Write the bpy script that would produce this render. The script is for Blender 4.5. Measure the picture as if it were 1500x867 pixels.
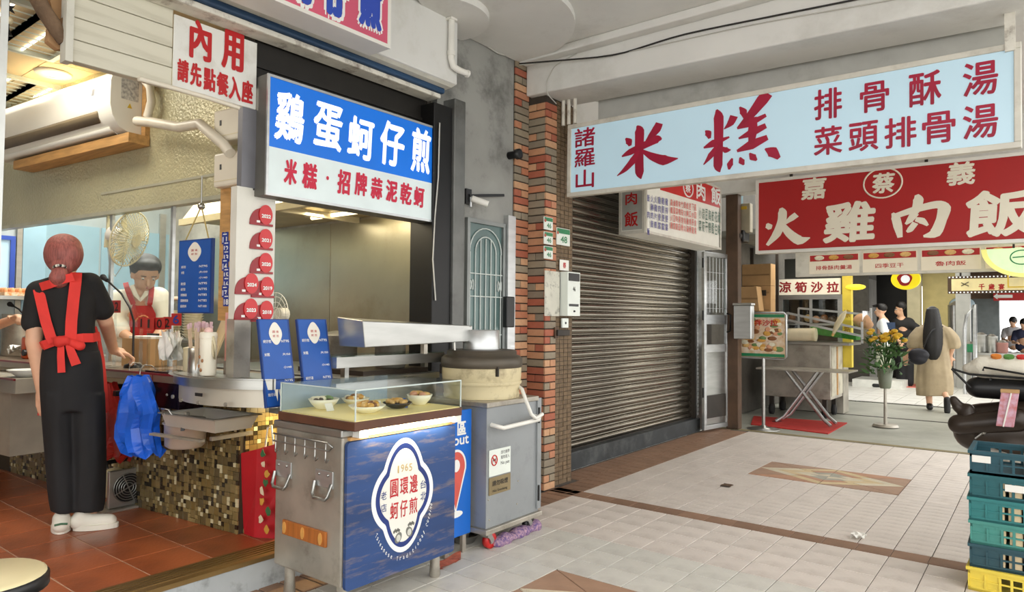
import bpy, bmesh, math, random
from mathutils import Vector as V, Matrix
random.seed(7)
for o in list(bpy.data.objects): bpy.data.objects.remove(o)
SC = bpy.context.scene
COL = SC.collection

# ------------------------------------------------------------------ camera
CH, CF = 1.37, 1012.0                       # eye height (m), focal length in pixels of a 1500 x 867 frame
RX = V((0.791, 0.611, 0.009)); RY = V((0.014, -0.032, 0.999)); 
RZ = RX.cross(RY).normalized(); RX = RY.cross(RZ).normalized(); RY = RZ.cross(RX).normalized()
cam = bpy.data.cameras.new('camera'); camo = bpy.data.objects.new('camera', cam); COL.objects.link(camo)
cam.sensor_width = 36.0; cam.lens = CF / 1500 * 36; cam.clip_start = .05; cam.clip_end = 300
camo.matrix_world = Matrix(((RX.x, RY.x, RZ.x, 0), (RX.y, RY.y, RZ.y, 0), (RX.z, RY.z, RZ.z, CH), (0, 0, 0, 1)))
SC.camera = camo

# ------------------------------------------------------------------ sky and daylight
W = bpy.data.worlds.new('overcast_sky'); SC.world = W; W.use_nodes = True
bg = W.node_tree.nodes['Background']; bg.inputs[0].default_value = (1, .99, .965, 1); bg.inputs[1].default_value = 2.8
SC.view_settings.view_transform = 'Standard'; SC.view_settings.look = 'None'
SC.view_settings.exposure = 0.0; SC.view_settings.gamma = 1.0; SC.view_settings.use_curve_mapping = False

def area_light(name, loc, sx, sy, power, col=(1, 1, 1), rot=(0, 0, 0)):
    l = bpy.data.lights.new(name, 'AREA'); l.shape = 'RECTANGLE'; l.size = sx; l.size_y = sy; l.energy = power; l.color = col
    o = bpy.data.objects.new(name, l); COL.objects.link(o); o.location = loc; o.rotation_euler = rot
    return o

# ------------------------------------------------------------------ measuring helpers: a pixel of the photograph, met with a real plane
def ray(x, y): return RX * ((x - 750) / CF) + RY * (-(y - 433.5) / CF) - RZ
CO = V((0, 0, CH))
def onp(x, y, p, n):
    r = ray(x, y); n = V(n); return CO + r * ((V(p) - CO).dot(n) / r.dot(n))
def atx(x, y, X): return onp(x, y, (X, 0, 0), (1, 0, 0))
def aty(x, y, Y): return onp(x, y, (0, Y, 0), (0, 1, 0))
def atz(x, y, Z=0): return onp(x, y, (0, 0, Z), (0, 0, 1))
def proj(p):
    d = V(p) - CO; return 750 + CF * d.dot(RX) / -d.dot(RZ), 433.5 - CF * d.dot(RY) / -d.dot(RZ)
class PL:                                   # a sign plane: origin, right, up; px() gives in-plane coordinates
    def __init__(s, o, u, v=(0, 0, 1)): s.o = V(o); s.u = V(u).normalized(); s.v = V(v).normalized(); s.n = s.u.cross(s.v)
    def px(s, x, y): d = onp(x, y, s.o, s.n) - s.o; return d.dot(s.u), d.dot(s.v)
    def at(s, a, b, d=0): return s.o + s.u * a + s.v * b + s.n * d
    def off(s, d): return PL(s.o + s.n * d, s.u, s.v)

# ------------------------------------------------------------------ materials
def lin(c):
    if isinstance(c, str): c = tuple(int(c[i:i+2], 16) for i in (0, 2, 4))
    return tuple(((x/255)/12.92 if x/255 <= .04045 else ((x/255 + .055)/1.055)**2.4) for x in c) + (1,)
MATS = {}
def M(name, col, rough=.55, metal=0, var=.12, scale=6, bump=0, bscale=60, emit=0, ecol=None, alpha=None, trans=0, stretch=None, col2=None, rand=0, spec=.5, dirt=None, dscale=3, damt=.5):
    m = bpy.data.materials.new(name); m.use_nodes = True; N = m.node_tree.nodes; L = m.node_tree.links
    b = N['Principled BSDF']; b.inputs['Roughness'].default_value = rough; b.inputs['Metallic'].default_value = metal
    b.inputs['Specular IOR Level'].default_value = spec
    c = lin(col)
    tc = N.new('ShaderNodeTexCoord'); mp = N.new('ShaderNodeMapping'); L.new(tc.outputs['Object'], mp.inputs[0])
    if stretch: mp.inputs['Scale'].default_value = stretch
    nz = N.new('ShaderNodeTexNoise'); nz.inputs['Scale'].default_value = scale; nz.inputs['Detail'].default_value = 6; L.new(mp.outputs[0], nz.inputs['Vector'])
    mx = N.new('ShaderNodeMix'); mx.data_type = 'RGBA'
    c2 = lin(col2) if col2 else tuple(x*(1-var) for x in c[:3]) + (1,)
    c1 = c if col2 else tuple(min(1, x*(1+var*.6)) for x in c[:3]) + (1,)
    mx.inputs[6].default_value = c1; mx.inputs[7].default_value = c2
    rp = N.new('ShaderNodeMapRange'); rp.inputs[1].default_value = .35; rp.inputs[2].default_value = .68; L.new(nz.outputs[0], rp.inputs[0]); L.new(rp.outputs[0], mx.inputs[0])
    out = mx.outputs[2]
    if rand:
        oi = N.new('ShaderNodeObjectInfo'); hv = N.new('ShaderNodeHueSaturation')
        mr = N.new('ShaderNodeMapRange'); mr.inputs[3].default_value = 1-rand; mr.inputs[4].default_value = 1+rand
        L.new(oi.outputs['Random'], mr.inputs[0]); L.new(mr.outputs[0], hv.inputs['Value']); L.new(out, hv.inputs['Color']); out = hv.outputs[0]
    if dirt:
        n2 = N.new('ShaderNodeTexNoise'); n2.inputs['Scale'].default_value = dscale; n2.inputs['Detail'].default_value = 8; n2.inputs['Roughness'].default_value = .7; L.new(mp.outputs[0], n2.inputs['Vector'])
        r2 = N.new('ShaderNodeMapRange'); r2.inputs[1].default_value = .52; r2.inputs[2].default_value = .72; r2.inputs[4].default_value = damt; L.new(n2.outputs[0], r2.inputs[0])
        m2 = N.new('ShaderNodeMix'); m2.data_type = 'RGBA'; m2.inputs[7].default_value = lin(dirt); L.new(r2.outputs[0], m2.inputs[0]); L.new(out, m2.inputs[6]); out = m2.outputs[2]
    L.new(out, b.inputs['Base Color'])
    if bump:
        bn = N.new('ShaderNodeTexNoise'); bn.inputs['Scale'].default_value = bscale; L.new(mp.outputs[0], bn.inputs['Vector'])
        bp = N.new('ShaderNodeBump'); bp.inputs['Strength'].default_value = bump; bp.inputs['Distance'].default_value = .01; L.new(bn.outputs[0], bp.inputs['Height']); L.new(bp.outputs[0], b.inputs['Normal'])
    if emit:
        b.inputs['Emission Color'].default_value = lin(ecol) if ecol else c; b.inputs['Emission Strength'].default_value = emit
    if trans:
        b.inputs['Transmission Weight'].default_value = trans; b.inputs['IOR'].default_value = 1.1
    if alpha is not None: b.inputs['Alpha'].default_value = alpha
    MATS[name] = m; return m
def ramp_by_object(name, cols, rough=.7, bump=.25, bscale=90, emit=0):
    m = M(name, cols[0], rough, bump=bump, bscale=bscale); N = m.node_tree.nodes; L = m.node_tree.links
    oi = N.new('ShaderNodeObjectInfo'); cr = N.new('ShaderNodeValToRGB'); cr.color_ramp.interpolation = 'CONSTANT'
    e = cr.color_ramp.elements
    while len(e) < len(cols): e.new(.5)
    for i, c in enumerate(cols): e[i].position = i/len(cols); e[i].color = lin(c)
    nz = [n for n in N if n.type == 'TEX_NOISE'][0]; mx = N.new('ShaderNodeMix'); mx.data_type = 'RGBA'; mx.blend_type = 'MULTIPLY'
    mr = N.new('ShaderNodeMapRange'); mr.inputs[3].default_value = .75; mr.inputs[4].default_value = 1.1; nz.inputs['Scale'].default_value = 25
    L.new(nz.outputs[0], mr.inputs[0]); L.new(oi.outputs['Random'], cr.inputs[0]); mx.inputs[0].default_value = 1
    L.new(cr.outputs[0], mx.inputs[6]); L.new(mr.outputs[0], mx.inputs[7]); L.new(mx.outputs[2], N['Principled BSDF'].inputs['Base Color'])
    return m
def glass(name, tint=(1, 1, 1), mixf=.12, rough=.03):
    m = bpy.data.materials.new(name); m.use_nodes = True; N = m.node_tree.nodes; L = m.node_tree.links
    N.remove(N['Principled BSDF']); t = N.new('ShaderNodeBsdfTransparent'); t.inputs[0].default_value = tint + (1,)
    g = N.new('ShaderNodeBsdfGlossy'); g.inputs['Roughness'].default_value = rough
    lw = N.new('ShaderNodeLayerWeight'); lw.inputs[0].default_value = .5; pw = N.new('ShaderNodeMath'); pw.operation = 'POWER'; pw.inputs[1].default_value = 3.5; L.new(lw.outputs['Facing'], pw.inputs[0]); fr = N.new('ShaderNodeMath'); fr.operation = 'MULTIPLY_ADD'; fr.inputs[1].default_value = .5; fr.inputs[2].default_value = .03; L.new(pw.outputs[0], fr.inputs[0])
    nz = N.new('ShaderNodeTexNoise'); nz.inputs['Scale'].default_value = 3; ad = N.new('ShaderNodeMath'); ad.operation = 'MULTIPLY_ADD'; ad.inputs[1].default_value = mixf*.3
    L.new(nz.outputs[0], ad.inputs[0]); L.new(fr.outputs[0], ad.inputs[2])
    x = N.new('ShaderNodeMixShader'); L.new(ad.outputs[0], x.inputs[0]); L.new(t.outputs[0], x.inputs[1]); L.new(g.outputs[0], x.inputs[2]); L.new(x.outputs[0], N['Material Output'].inputs[0])
    return m

# ------------------------------------------------------------------ mesh builder
WM = {}
class MB:
    def __init__(s): s.v = []; s.f = []; s.sm = []; s.mi = []; s.cur = 0
    def add(s, vs, fs, sm=False):
        k = len(s.v); s.v += [tuple(p) for p in vs]; s.f += [tuple(i+k for i in f) for f in fs]; s.sm += [sm]*len(fs); s.mi += [s.cur]*len(fs); return s
    def box(s, x0, x1, y0, y1, z0, z1, T=None):
        vs = [V((x, y, z)) for z in (z0, z1) for y in (y0, y1) for x in (x0, x1)]
        if T: vs = [T(p) for p in vs]
        return s.add(vs, [(0, 2, 3, 1), (4, 5, 7, 6), (0, 1, 5, 4), (2, 6, 7, 3), (0, 4, 6, 2), (1, 3, 7, 5)])
    def hexa(s, b, t):                      # bottom and top quads
        return s.add(list(b)+list(t), [(3, 2, 1, 0), (4, 5, 6, 7), (0, 1, 5, 4), (1, 2, 6, 5), (2, 3, 7, 6), (3, 0, 4, 7)])
    def bar(s, p, q, w, h=None, up=(0, 0, 1)):   # square bar from p to q
        p = V(p); q = V(q); d = (q-p).normalized(); h = h or w; u = V(up)
        if abs(d.dot(u)) > .97: u = V((1, 0, 0))
        a = d.cross(u).normalized()*w/2; b = a.cross(d).normalized()*h/2
        return s.hexa([p-a-b, p+a-b, p+a+b, p-a+b], [q-a-b, q+a-b, q+a+b, q-a+b])
    def ring(s, p, d, r, n, ref=None):
        d = V(d).normalized(); a = ref or (V((0, 0, 1)) if abs(d.z) < .9 else V((1, 0, 0))); u = d.cross(a).normalized(); w = d.cross(u)
        return [V(p) + u*(r*math.cos(2*math.pi*i/n)) + w*(r*math.sin(2*math.pi*i/n)) for i in range(n)]
    def cyl(s, p, q, r, r2=None, n=16, caps=True, sm=True):
        p = V(p); q = V(q); d = q-p; r2 = r if r2 is None else r2
        A = s.ring(p, d, r, n); B = s.ring(q, d, r2, n)
        s.add(A+B, [(i, (i+1) % n, n+(i+1) % n, n+i) for i in range(n)], sm)
        if caps: s.add(A, [tuple(range(n-1, -1, -1))]); s.add(B, [tuple(range(n))])
        return s
    def tube(s, pts, r, n=8, sm=True, closed=False):
        pts = [V(p) for p in pts]; R = []; k = len(pts)
        for i, p in enumerate(pts):
            if closed: d = pts[(i+1) % k]-pts[i-1]
            else: d = (pts[min(i+1, k-1)]-pts[max(i-1, 0)])
            rr = r[i] if isinstance(r, (list, tuple)) else r
            R += s.ring(p, d, rr, n, V((.13, .21, .97)))
        fs = []
        for i in range(k if closed else k-1):
            j = (i+1) % k
            fs += [(i*n+a, i*n+(a+1) % n, j*n+(a+1) % n, j*n+a) for a in range(n)]
        s.add(R, fs, sm)
        if not closed: s.add(R[:n], [tuple(range(n-1, -1, -1))]); s.add(R[-n:], [tuple(range(n))])
        return s
    def lathe(s, prof, c=(0, 0, 0), n=24, sm=True, d=(0, 0, 1), caps=True, sx=1, sy=1):
        c = V(c); d = V(d).normalized(); R = []
        q = V((0, 0, 1)).rotation_difference(d)
        for r, z in prof:
            for i in range(n):
                a = 2*math.pi*i/n; R.append(c + q @ V((r*sx*math.cos(a), r*sy*math.sin(a), z)))
        fs = []
        for k in range(len(prof)-1): fs += [(k*n+i, k*n+(i+1) % n, (k+1)*n+(i+1) % n, (k+1)*n+i) for i in range(n)]
        s.add(R, fs, sm)
        if caps: s.add(R[:n], [tuple(range(n-1, -1, -1))]); s.add(R[-n:], [tuple(range(n))])
        return s
    def ell(s, c, r, n=16, m=10, rot=None):
        if not isinstance(r, (tuple, list)): r = (r, r, r)
        c = V(c); vs = []; fs = []
        for k in range(1, m):
            t = math.pi*k/m
            for i in range(n):
                a = 2*math.pi*i/n; p = V((r[0]*math.sin(t)*math.cos(a), r[1]*math.sin(t)*math.sin(a), r[2]*math.cos(t)))
                vs.append(c + (rot @ p if rot else p))
        p = V((0, 0, r[2])); p = rot @ p if rot else p
        vs += [c+p, c-p]; T = len(vs)-2
        for k in range(m-2): fs += [(k*n+i, (k+1)*n+i, (k+1)*n+(i+1) % n, k*n+(i+1) % n) for i in range(n)]
        fs += [(T, i, (i+1) % n) for i in range(n)] + [(T+1, (m-2)*n+(i+1) % n, (m-2)*n+i) for i in range(n)]
        return s.add(vs, fs, True)
    def prism(s, pts, pl, d0, d1):          # outline in plane coordinates, from depth d0 to d1 along the plane normal
        n = len(pts); A = [pl.at(a, b, d0) for a, b in pts]; B = [pl.at(a, b, d1) for a, b in pts]
        ar = sum(pts[i][0]*pts[(i+1) % n][1]-pts[(i+1) % n][0]*pts[i][1] for i in range(n))
        if ar < 0: A.reverse(); B.reverse()
        if d1 < d0: A, B = B, A
        return s.add(A+B, [tuple(range(n-1, -1, -1)), tuple(range(n, 2*n))] + [(i, (i+1) % n, n+(i+1) % n, n+i) for i in range(n)])
    def pbox(s, pl, a0, a1, b0, b1, d0, d1): return s.prism([(a0, b0), (a1, b0), (a1, b1), (a0, b1)], pl, d0, d1)
    def frame(s, pl, a0, a1, b0, b1, w, d0, d1):
        s.pbox(pl, a0, a1, b1-w, b1, d0, d1); s.pbox(pl, a0, a1, b0, b0+w, d0, d1); s.pbox(pl, a0, a0+w, b0+w, b1-w, d0, d1); return s.pbox(pl, a1-w, a1, b0+w, b1-w, d0, d1)
    def sheet(s, grid, sm=True, th=0):
        h = len(grid); w = len(grid[0]); vs = [p for r in grid for p in r]
        fs = [(j*w+i, j*w+i+1, (j+1)*w+i+1, (j+1)*w+i) for j in range(h-1) for i in range(w-1)]
        return s.add(vs, fs, sm)
    def mesh(s, name, mat, bevel=0, seg=2, weld=False):
        me = bpy.data.meshes.new(name); me.from_pydata(s.v, [], s.f)
        me.polygons.foreach_set('use_smooth', s.sm); me.polygons.foreach_set('material_index', s.mi)
        for m in (mat if isinstance(mat, (list, tuple)) else [mat]): me.materials.append(m)
        if bevel or weld:
            b = bmesh.new(); b.from_mesh(me)
            if weld: bmesh.ops.remove_doubles(b, verts=b.verts, dist=1e-5)
            if bevel:
                es = [e for e in b.edges if len(e.link_faces) == 2 and e.calc_face_angle(0) > .6]
                bmesh.ops.bevel(b, geom=es, offset=bevel, segments=seg, affect='EDGES', profile=.5, clamp_overlap=True)
            b.to_mesh(me); b.free()
        return me
    def build(s, name, mat, parent=None, bevel=0, seg=2, weld=False):
        vs = s.v; c = V([(min(p[i] for p in vs)+max(p[i] for p in vs))/2 for i in range(3)])
        if parent is None: c.z = min(p[2] for p in vs)
        s.v = [(p[0]-c.x, p[1]-c.y, p[2]-c.z) for p in vs]
        return link(name, s.mesh(name, mat, bevel, seg, weld), c, parent)
def link(name, me, loc, parent=None, rz=0):
    o = bpy.data.objects.new(name, me); COL.objects.link(o); o.location = loc
    if rz: o.rotation_euler = (0, 0, rz)
    WM[o.name] = Matrix.Translation(loc) @ Matrix.Rotation(rz, 4, 'Z')
    if parent: o.parent = parent; o.matrix_parent_inverse = WM[parent.name].inverted()
    return o
def tag(o, label, cat, group=None, kind=None):
    o['label'] = label; o['category'] = cat
    if group: o['group'] = group
    if kind: o['kind'] = kind
    return o
def thing(name, label, cat, loc=(0, 0, 0), group=None):
    o = bpy.data.objects.new(name, None); COL.objects.link(o); o.location = loc; o.empty_display_size = .1
    WM[o.name] = Matrix.Translation(loc); return tag(o, label, cat, group)
def struct(name, mb, mat, label=None, bevel=0):
    o = mb.build(name, mat, None, bevel); o['kind'] = 'structure'
    if label: o['label'] = label
    return o
def place(o, loc, rz=0): o.location = loc; o.rotation_euler = (0, 0, rz)
def copy_tree(o, parent=None):
    kids = list(o.children); c = o.copy(); COL.objects.link(c); c.parent = parent
    if parent: c.matrix_parent_inverse = o.matrix_parent_inverse
    for k in kids: copy_tree(k, c)
    return c

# ------------------------------------------------------------------ lettering (outlines of the built-in font, as thin raised print)
TMP = bpy.data.scenes.new('work'); 
def evaluated(ob):
    TMP.collection.objects.link(ob); vl = TMP.view_layers[0]; vl.update(); dg = vl.depsgraph
    me = bpy.data.meshes.new_from_object(ob.evaluated_get(dg)); TMP.collection.objects.unlink(ob); return me
GL = {}
def glyph(ch, bold=0, space=1.0):
    k = (ch, bold)
    if k not in GL:
        cu = bpy.data.curves.new('t', 'FONT'); cu.body = ch; cu.size = 1; cu.offset = bold; cu.resolution_u = 3; cu.fill_mode = 'FRONT'
        ob = bpy.data.objects.new('t', cu); me = evaluated(ob)
        vs = [(v.co.x, v.co.y) for v in me.vertices]; fs = [tuple(p.vertices) for p in me.polygons]
        bpy.data.objects.remove(ob); bpy.data.curves.remove(cu); bpy.data.meshes.remove(me); GL[k] = (vs, fs)
    return GL[k]
def put(mb, pl, ch, a, b, w, h, bold=0, d=.004, slant=0, rot=0):   # bold: the same outline struck five times, a hair apart
    vs, fs = glyph(ch)
    if not vs: return
    x0 = min(p[0] for p in vs); x1 = max(p[0] for p in vs); y0 = min(p[1] for p in vs); y1 = max(p[1] for p in vs)
    cr, sr = math.cos(rot), math.sin(rot); e = bold*h/max(y1-y0, 1e-6); w -= 2*e; h -= 2*e
    for k, (ex, ey) in enumerate([(0, 0)]+([(math.cos(q_*math.pi/5), math.sin(q_*math.pi/5)) for q_ in range(10)] if bold > .026 else [(1, .4), (-1, -.4), (.4, -1), (-.4, 1)] if bold else [])):
        P = []
        for x, y in vs:
            u = (x-(x0+x1)/2)/max(x1-x0, 1e-6)*w; t = (y-(y0+y1)/2)/max(y1-y0, 1e-6)*h; u += slant*t + ex*e; t += ey*e
            P.append(pl.at(a+u*cr-t*sr, b+u*sr+t*cr, d+.00008*k))
        mb.add(P, fs)
def text(mb, pl, s, a, b, w=None, h=.05, bold=0, d=.004):     # a whole line, fitted to w x h, centred at a,b
    vs, fs = glyph(s)
    x0 = min(p[0] for p in vs); x1 = max(p[0] for p in vs); y0 = min(p[1] for p in vs); y1 = max(p[1] for p in vs)
    w = w or h*(x1-x0)/(y1-y0); put(mb, pl, s, a, b, w, h, bold, d)
def put_px(mb, pl, ch, x, y, w, h, bold=0, d=.004, slant=0):  # centre and size in photo pixels
    a, b = pl.px(x, y); a0 = pl.px(x-w/2, y)[0]; a1 = pl.px(x+w/2, y)[0]; b0 = pl.px(x, y+h/2)[1]; b1 = pl.px(x, y-h/2)[1]
    put(mb, pl, ch, a, b, a1-a0, b1-b0, bold, d, slant)
def brush(pts, ws):                          # outline of a tapering brush stroke
    L_, R_ = [], []; n = len(pts)
    for i, (x, y) in enumerate(pts):
        x0, y0 = pts[max(i-1, 0)]; x1, y1 = pts[min(i+1, n-1)]; dx, dy = x1-x0, y1-y0; l = math.hypot(dx, dy) or 1
        L_.append((x-dy/l*ws[i], y+dx/l*ws[i])); R_.append((x+dy/l*ws[i], y-dx/l*ws[i]))
    return L_ + R_[::-1]

# ------------------------------------------------------------------ soft bodies: closed lumps fused into one continuous surface
def cap(p, q, r, r2=None): return ('c', V(p), V(q), r, r if r2 is None else r2)
def lump(c, r, rot=None): return ('e', V(c), r, rot)
def fuse(parts, voxel=.012, smooth=4, fac=.5):
    mb = MB()
    for t in parts:
        if t[0] == 'c':
            _, p, q, a, b = t; d = q-p; n = 14; 
            if d.length < 1e-5: continue
            u = d.normalized(); prof = []
            for k in range(6): s = math.pi/2*k/5; prof.append((max(a*math.sin(s), 1e-4), -a*math.cos(s)))
            for k in range(6): s = math.pi/2*k/5; prof.append((max(b*math.cos(s), 1e-4), d.length+b*math.sin(s)))
            mb.lathe(prof, p, n, True, u)
        elif t[0] == 'e': mb.ell(t[1], t[2], 18, 12, t[3])
        elif t[0] == 'm': mb.add(t[1].v, t[1].f, True)
    me = mb.mesh('tmp', [])
    ob = bpy.data.objects.new('tmp', me); r = ob.modifiers.new('r', 'REMESH'); r.mode = 'VOXEL'; r.voxel_size = voxel
    if smooth: s = ob.modifiers.new('s', 'SMOOTH'); s.factor = fac; s.iterations = smooth
    out = evaluated(ob); bpy.data.objects.remove(ob); bpy.data.meshes.remove(me)
    m = MB(); m.v = [tuple(v.co) for v in out.vertices]; m.f = [tuple(p.vertices) for p in out.polygons]; m.sm = [True]*len(m.f); m.mi = [0]*len(m.f)
    bpy.data.meshes.remove(out); return m
# ------------------------------------------------------------------ shared materials
PLASTER = M('white_paint', (226, 225, 220), .8, var=.05, scale=2.5, bump=.08, bscale=30, dirt=(165, 160, 148), dscale=1.6, damt=.35)
CREAM = M('cream_paint', (214, 212, 200), .7, var=.08, scale=3, dirt=(150, 145, 125), dscale=4, damt=.4)
PEEL = M('peeling_paint', (222, 218, 206), .8, var=.1, scale=8, bump=.5, bscale=25, dirt=(92, 66, 48), dscale=7, damt=.9)
GREYWALL = M('sooty_plaster', (152, 152, 147), .75, var=.18, scale=2.2, bump=.1, dirt=(48, 46, 44), dscale=1.1, damt=.9)
STEEL = M('stainless_steel', (178, 178, 174), .28, .9, var=.12, scale=3, stretch=(1, 1, 6))
STEELD = M('worn_steel', (182, 176, 164), .4, .6, var=.25, scale=4, dirt=(96, 84, 66), dscale=5, damt=.5)
STEELW = M('kitchen_steel_panel', (168, 164, 146), .3, .9, var=.16, scale=1.6, dirt=(120, 104, 78), dscale=1.4, damt=.4)
ALU = M('aluminium', (196, 198, 198), .35, .8, var=.1, scale=5, stretch=(1, 1, 5))
BLACK = M('black_metal', (15, 14, 14), .45, .2, var=.3)
BLACKP = M('black_plastic', (24, 24, 25), .4, var=.2)
WHITEP = M('white_plastic', (232, 230, 222), .35, var=.04)
CREAMP = M('aged_plastic', (218, 206, 170), .45, var=.1)
DARK = M('dark_brown_steel', (56, 50, 44), .55, .3, var=.35, scale=3)
BROWNP = M('rusty_brown_paint', (88, 66, 48), .65, var=.3, scale=5, dirt=(50, 38, 30))
WOOD = M('pale_wood', (196, 150, 92), .6, var=.25, scale=3, stretch=(1, 12, 12))
RUBBER = M('rubber', (32, 31, 31), .8, var=.2)
REDP = M('red_plastic', (196, 34, 30), .4, var=.15)
YEL = M('yellow_plastic', (226, 190, 60), .45, var=.1)
SKIN = M('skin', (226, 178, 146), .5, var=.06, scale=14)
GLASS = glass('clear_glass', (.97, .99, .98), .1)
GLASSK = glass('kitchen_glass', (.95, .97, .96), .16)
PAPER = M('paper', (240, 238, 230), .8, var=.03)
CARD = M('cardboard', (188, 150, 104), .85, var=.12, scale=4)
def PRINT(name, col, e=0): return M(name, col, .5, var=.02, emit=e)
INK_R = PRINT('red_print', (186, 14, 20)); INK_W = PRINT('white_print', (240, 240, 236)); INK_B = PRINT('blue_print', (34, 60, 140)); INK_K = PRINT('black_print', (30, 28, 28))

# ------------------------------------------------------------------ the arcade floor
T = .2; GX = -.549
TILE_F = M('beige_floor_tile', (222, 212, 203), .42, var=.07, scale=5, rand=.05, bump=.15, bscale=40, dirt=(176, 162, 150), dscale=3, damt=.5)
TILE_N = M('grey_white_floor_tile', (212, 209, 200), .42, var=.06, scale=7, rand=.04, bump=.15, bscale=40, dirt=(170, 165, 156), dscale=4, damt=.4)
TILE_B = M('brown_floor_brick', (146, 114, 92), .55, var=.15, scale=6, rand=.14, bump=.2)
GROUT = M('floor_grout', (104, 96, 88), .9, var=.15, scale=4)
floor = struct('floor', MB().box(-3.45, .95, -2.5, 8.72, -.12, -.005), GROUT, 'pale tiled arcade pavement')
def clip_tile(w, h, name, mat, t=.005, bev=.0015):
    return MB().box(-w/2, w/2, -h/2, h/2, -.012, t-.005).mesh(name, mat, bev, 1)
cands = []
def tile(cx, cy, w, h, mat, key):
    x, y = proj((cx, cy, 0)); 
    if cy < .5 or not (-60 < x < 1560 and y < 930): return
    x2, y2 = proj((cx+w/2, cy-h/2, 0)); x3, y3 = proj((cx-w/2, cy+h/2, 0)); x4, y4 = proj((cx+w/2, cy+h/2, 0))
    area = abs((x2-x4)*(y3-y4)-(x3-x4)*(y2-y4)); cands.append((area, cx, cy, w, h, mat, key))
MOS = [(-2.149, -.949, 6.28, 6.98), (-2.149, -.949, 2.52, 3.2)]
def in_mos(x, y): return any(a < x < b and c < y < d for a, b, c, d in MOS)
for i in range(-8, 13):
    cx = GX-T*i-T/2
    for j in range(0, 40):                       # beyond the brown cross strip
        cy = 4.765+.1*j+.05
        if cy < 8.66 and cx > -2.95 and not in_mos(cx, cy): tile(cx, cy, .194, .0945, TILE_F, 'far')
    for j in range(-1, 16):                      # nearer than the strip
        cy = 4.605-.2*j-.1
        if j >= 0 and not in_mos(cx, cy) and cx > -2.95: tile(cx, cy, .195, .1945, TILE_F if cy > 3.72 + .0*cx else TILE_N, 'near' if cy > 3.72 else 'nearg')
for i in range(0, 20): tile(.3-.19*i, 4.685, .186, .145, TILE_B, 'strip')
for j in range(0, 60):
    cy = 1.6+.12*j
    for i in range(0, 2):
        cx = -2.95-.115-.23*i
        if cy < 8.6 and not (cx < -3.18 and cy < 5.0): tile(cx, cy+.06*(i % 2), .225, .054*2, TILE_B, 'border')
cands.sort(key=lambda c: -c[0])
TM = {}; rest = {}
for n, (ar, cx, cy, w, h, mat, key) in enumerate(cands):
    if n < 300:
        if key not in TM: TM[key] = clip_tile(w, h, 'floor_tile', mat)
        link('floor_tile' if mat is not TILE_B else 'border_brick', TM[key], (cx, cy, 0), floor)
    else:
        rest.setdefault(key, (MB(), mat))[0].box(cx-w/2, cx+w/2, cy-h/2, cy+h/2, -.012, 0)
for k, (mb, mat) in rest.items():
    o = mb.build('distant_tiles', mat, floor); o['kind'] = 'stuff'
# stone inlay panels (irregular slabs in a lozenge pattern)
INL = [M('inlay_'+n, c, .5, var=.1, scale=8, bump=.1) for n, c in (('cream', (216, 205, 180)), ('terracotta', (190, 142, 112)), ('grey', (168, 166, 152)), ('brown', (172, 138, 114)), ('yellow', (214, 192, 148)))]
def inlay(x0, x1, y0, y1):
    cx, cy = (x0+x1)/2, (y0+y1)/2; hx, hy = (x1-x0)/2, (y1-y0)/2; pl = PL((cx, cy, -.005), (1, 0, 0), (0, 1, 0))
    Rh = lambda s: [(s*hx, 0), (0, s*hy), (-s*hx, 0), (0, -s*hy)]
    def slab(pts, c): q = (sum(p[0] for p in pts)/len(pts), sum(p[1] for p in pts)/len(pts)); MB().prism([(q[0]+(a-q[0])*.965, q[1]+(b-q[1])*.965) for a, b in pts], pl, -.008, .0045).build('inlay_slab', INL[c], floor)
    mid = lambda a, b, t=.5: (a[0]+(b[0]-a[0])*t, a[1]+(b[1]-a[1])*t)
    for k in range(4):
        A, B = Rh(1)[k], Rh(1)[(k+1) % 4]; c = (A[0] or B[0], A[1] or B[1]); m_ = mid(A, B); slab([A, m_, c], 3); slab([m_, B, c], (1, 3)[k % 2])
        for s0, s1, t, cs in ((1, .74, .5, (0, 4)), (.74, .5, .42, (4, 1)), (.5, .26, .55, (0, 2))):
            a0, b0, a1, b1 = Rh(s0)[k], Rh(s0)[(k+1) % 4], Rh(s1)[k], Rh(s1)[(k+1) % 4]; slab([a0, mid(a0, b0, t), mid(a1, b1, t), a1], cs[k % 2]); slab([mid(a0, b0, t), b0, b1, mid(a1, b1, t)], cs[(k+1) % 2])
        slab([Rh(.26)[k], Rh(.26)[(k+1) % 4], (0, 0)], (2, 0)[k % 2])
for m in MOS: inlay(*m)
ASPH = M('asphalt', (172, 170, 164), .85, var=.2, scale=3, bump=.3)  # ASPH: unseen roadway, paled so it bounces daylight up to the ceiling
CONC = M('worn_concrete', (168, 168, 156), .5, var=.16, scale=1.4, dirt=(120, 120, 105), dscale=1.0, damt=.6)
struct('street', MB().box(.95, 14, -12, 40, -.16, -.1), ASPH)
struct('pavement_approach', MB().box(-3.45, .95, -12, -2.5, -.12, -.005), TILE_N)
struct('cross_lane', MB().box(-9, .95, 8.72, 13.3, -.14, -.012), CONC)
struct('lane_drain', MB().box(-9, .95, 11.3, 11.36, -.02, -.008), DARK)
struct('lane_kerb', MB().box(-3.4, .95, 8.72, 8.82, -.1, -.002), M('yellowish_kerb', (140, 128, 92), .8, var=.2))
TILE_X = M('pale_market_floor', (226, 224, 216), .45, var=.05, scale=3, dirt=(200, 190, 180))
ffl = struct('market_floor', MB().box(-9, .95, 13.3, 44, -.1, .0), GROUT)
for j in range(0, 7):
    for i in range(0, 16):
        MB().box(-4.4+.33*i, -4.4+.33*i+.322, 13.3+.5*j, 13.3+.5*j+.49, -.01, .006).build('floor_tile', TILE_X, ffl)
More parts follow.
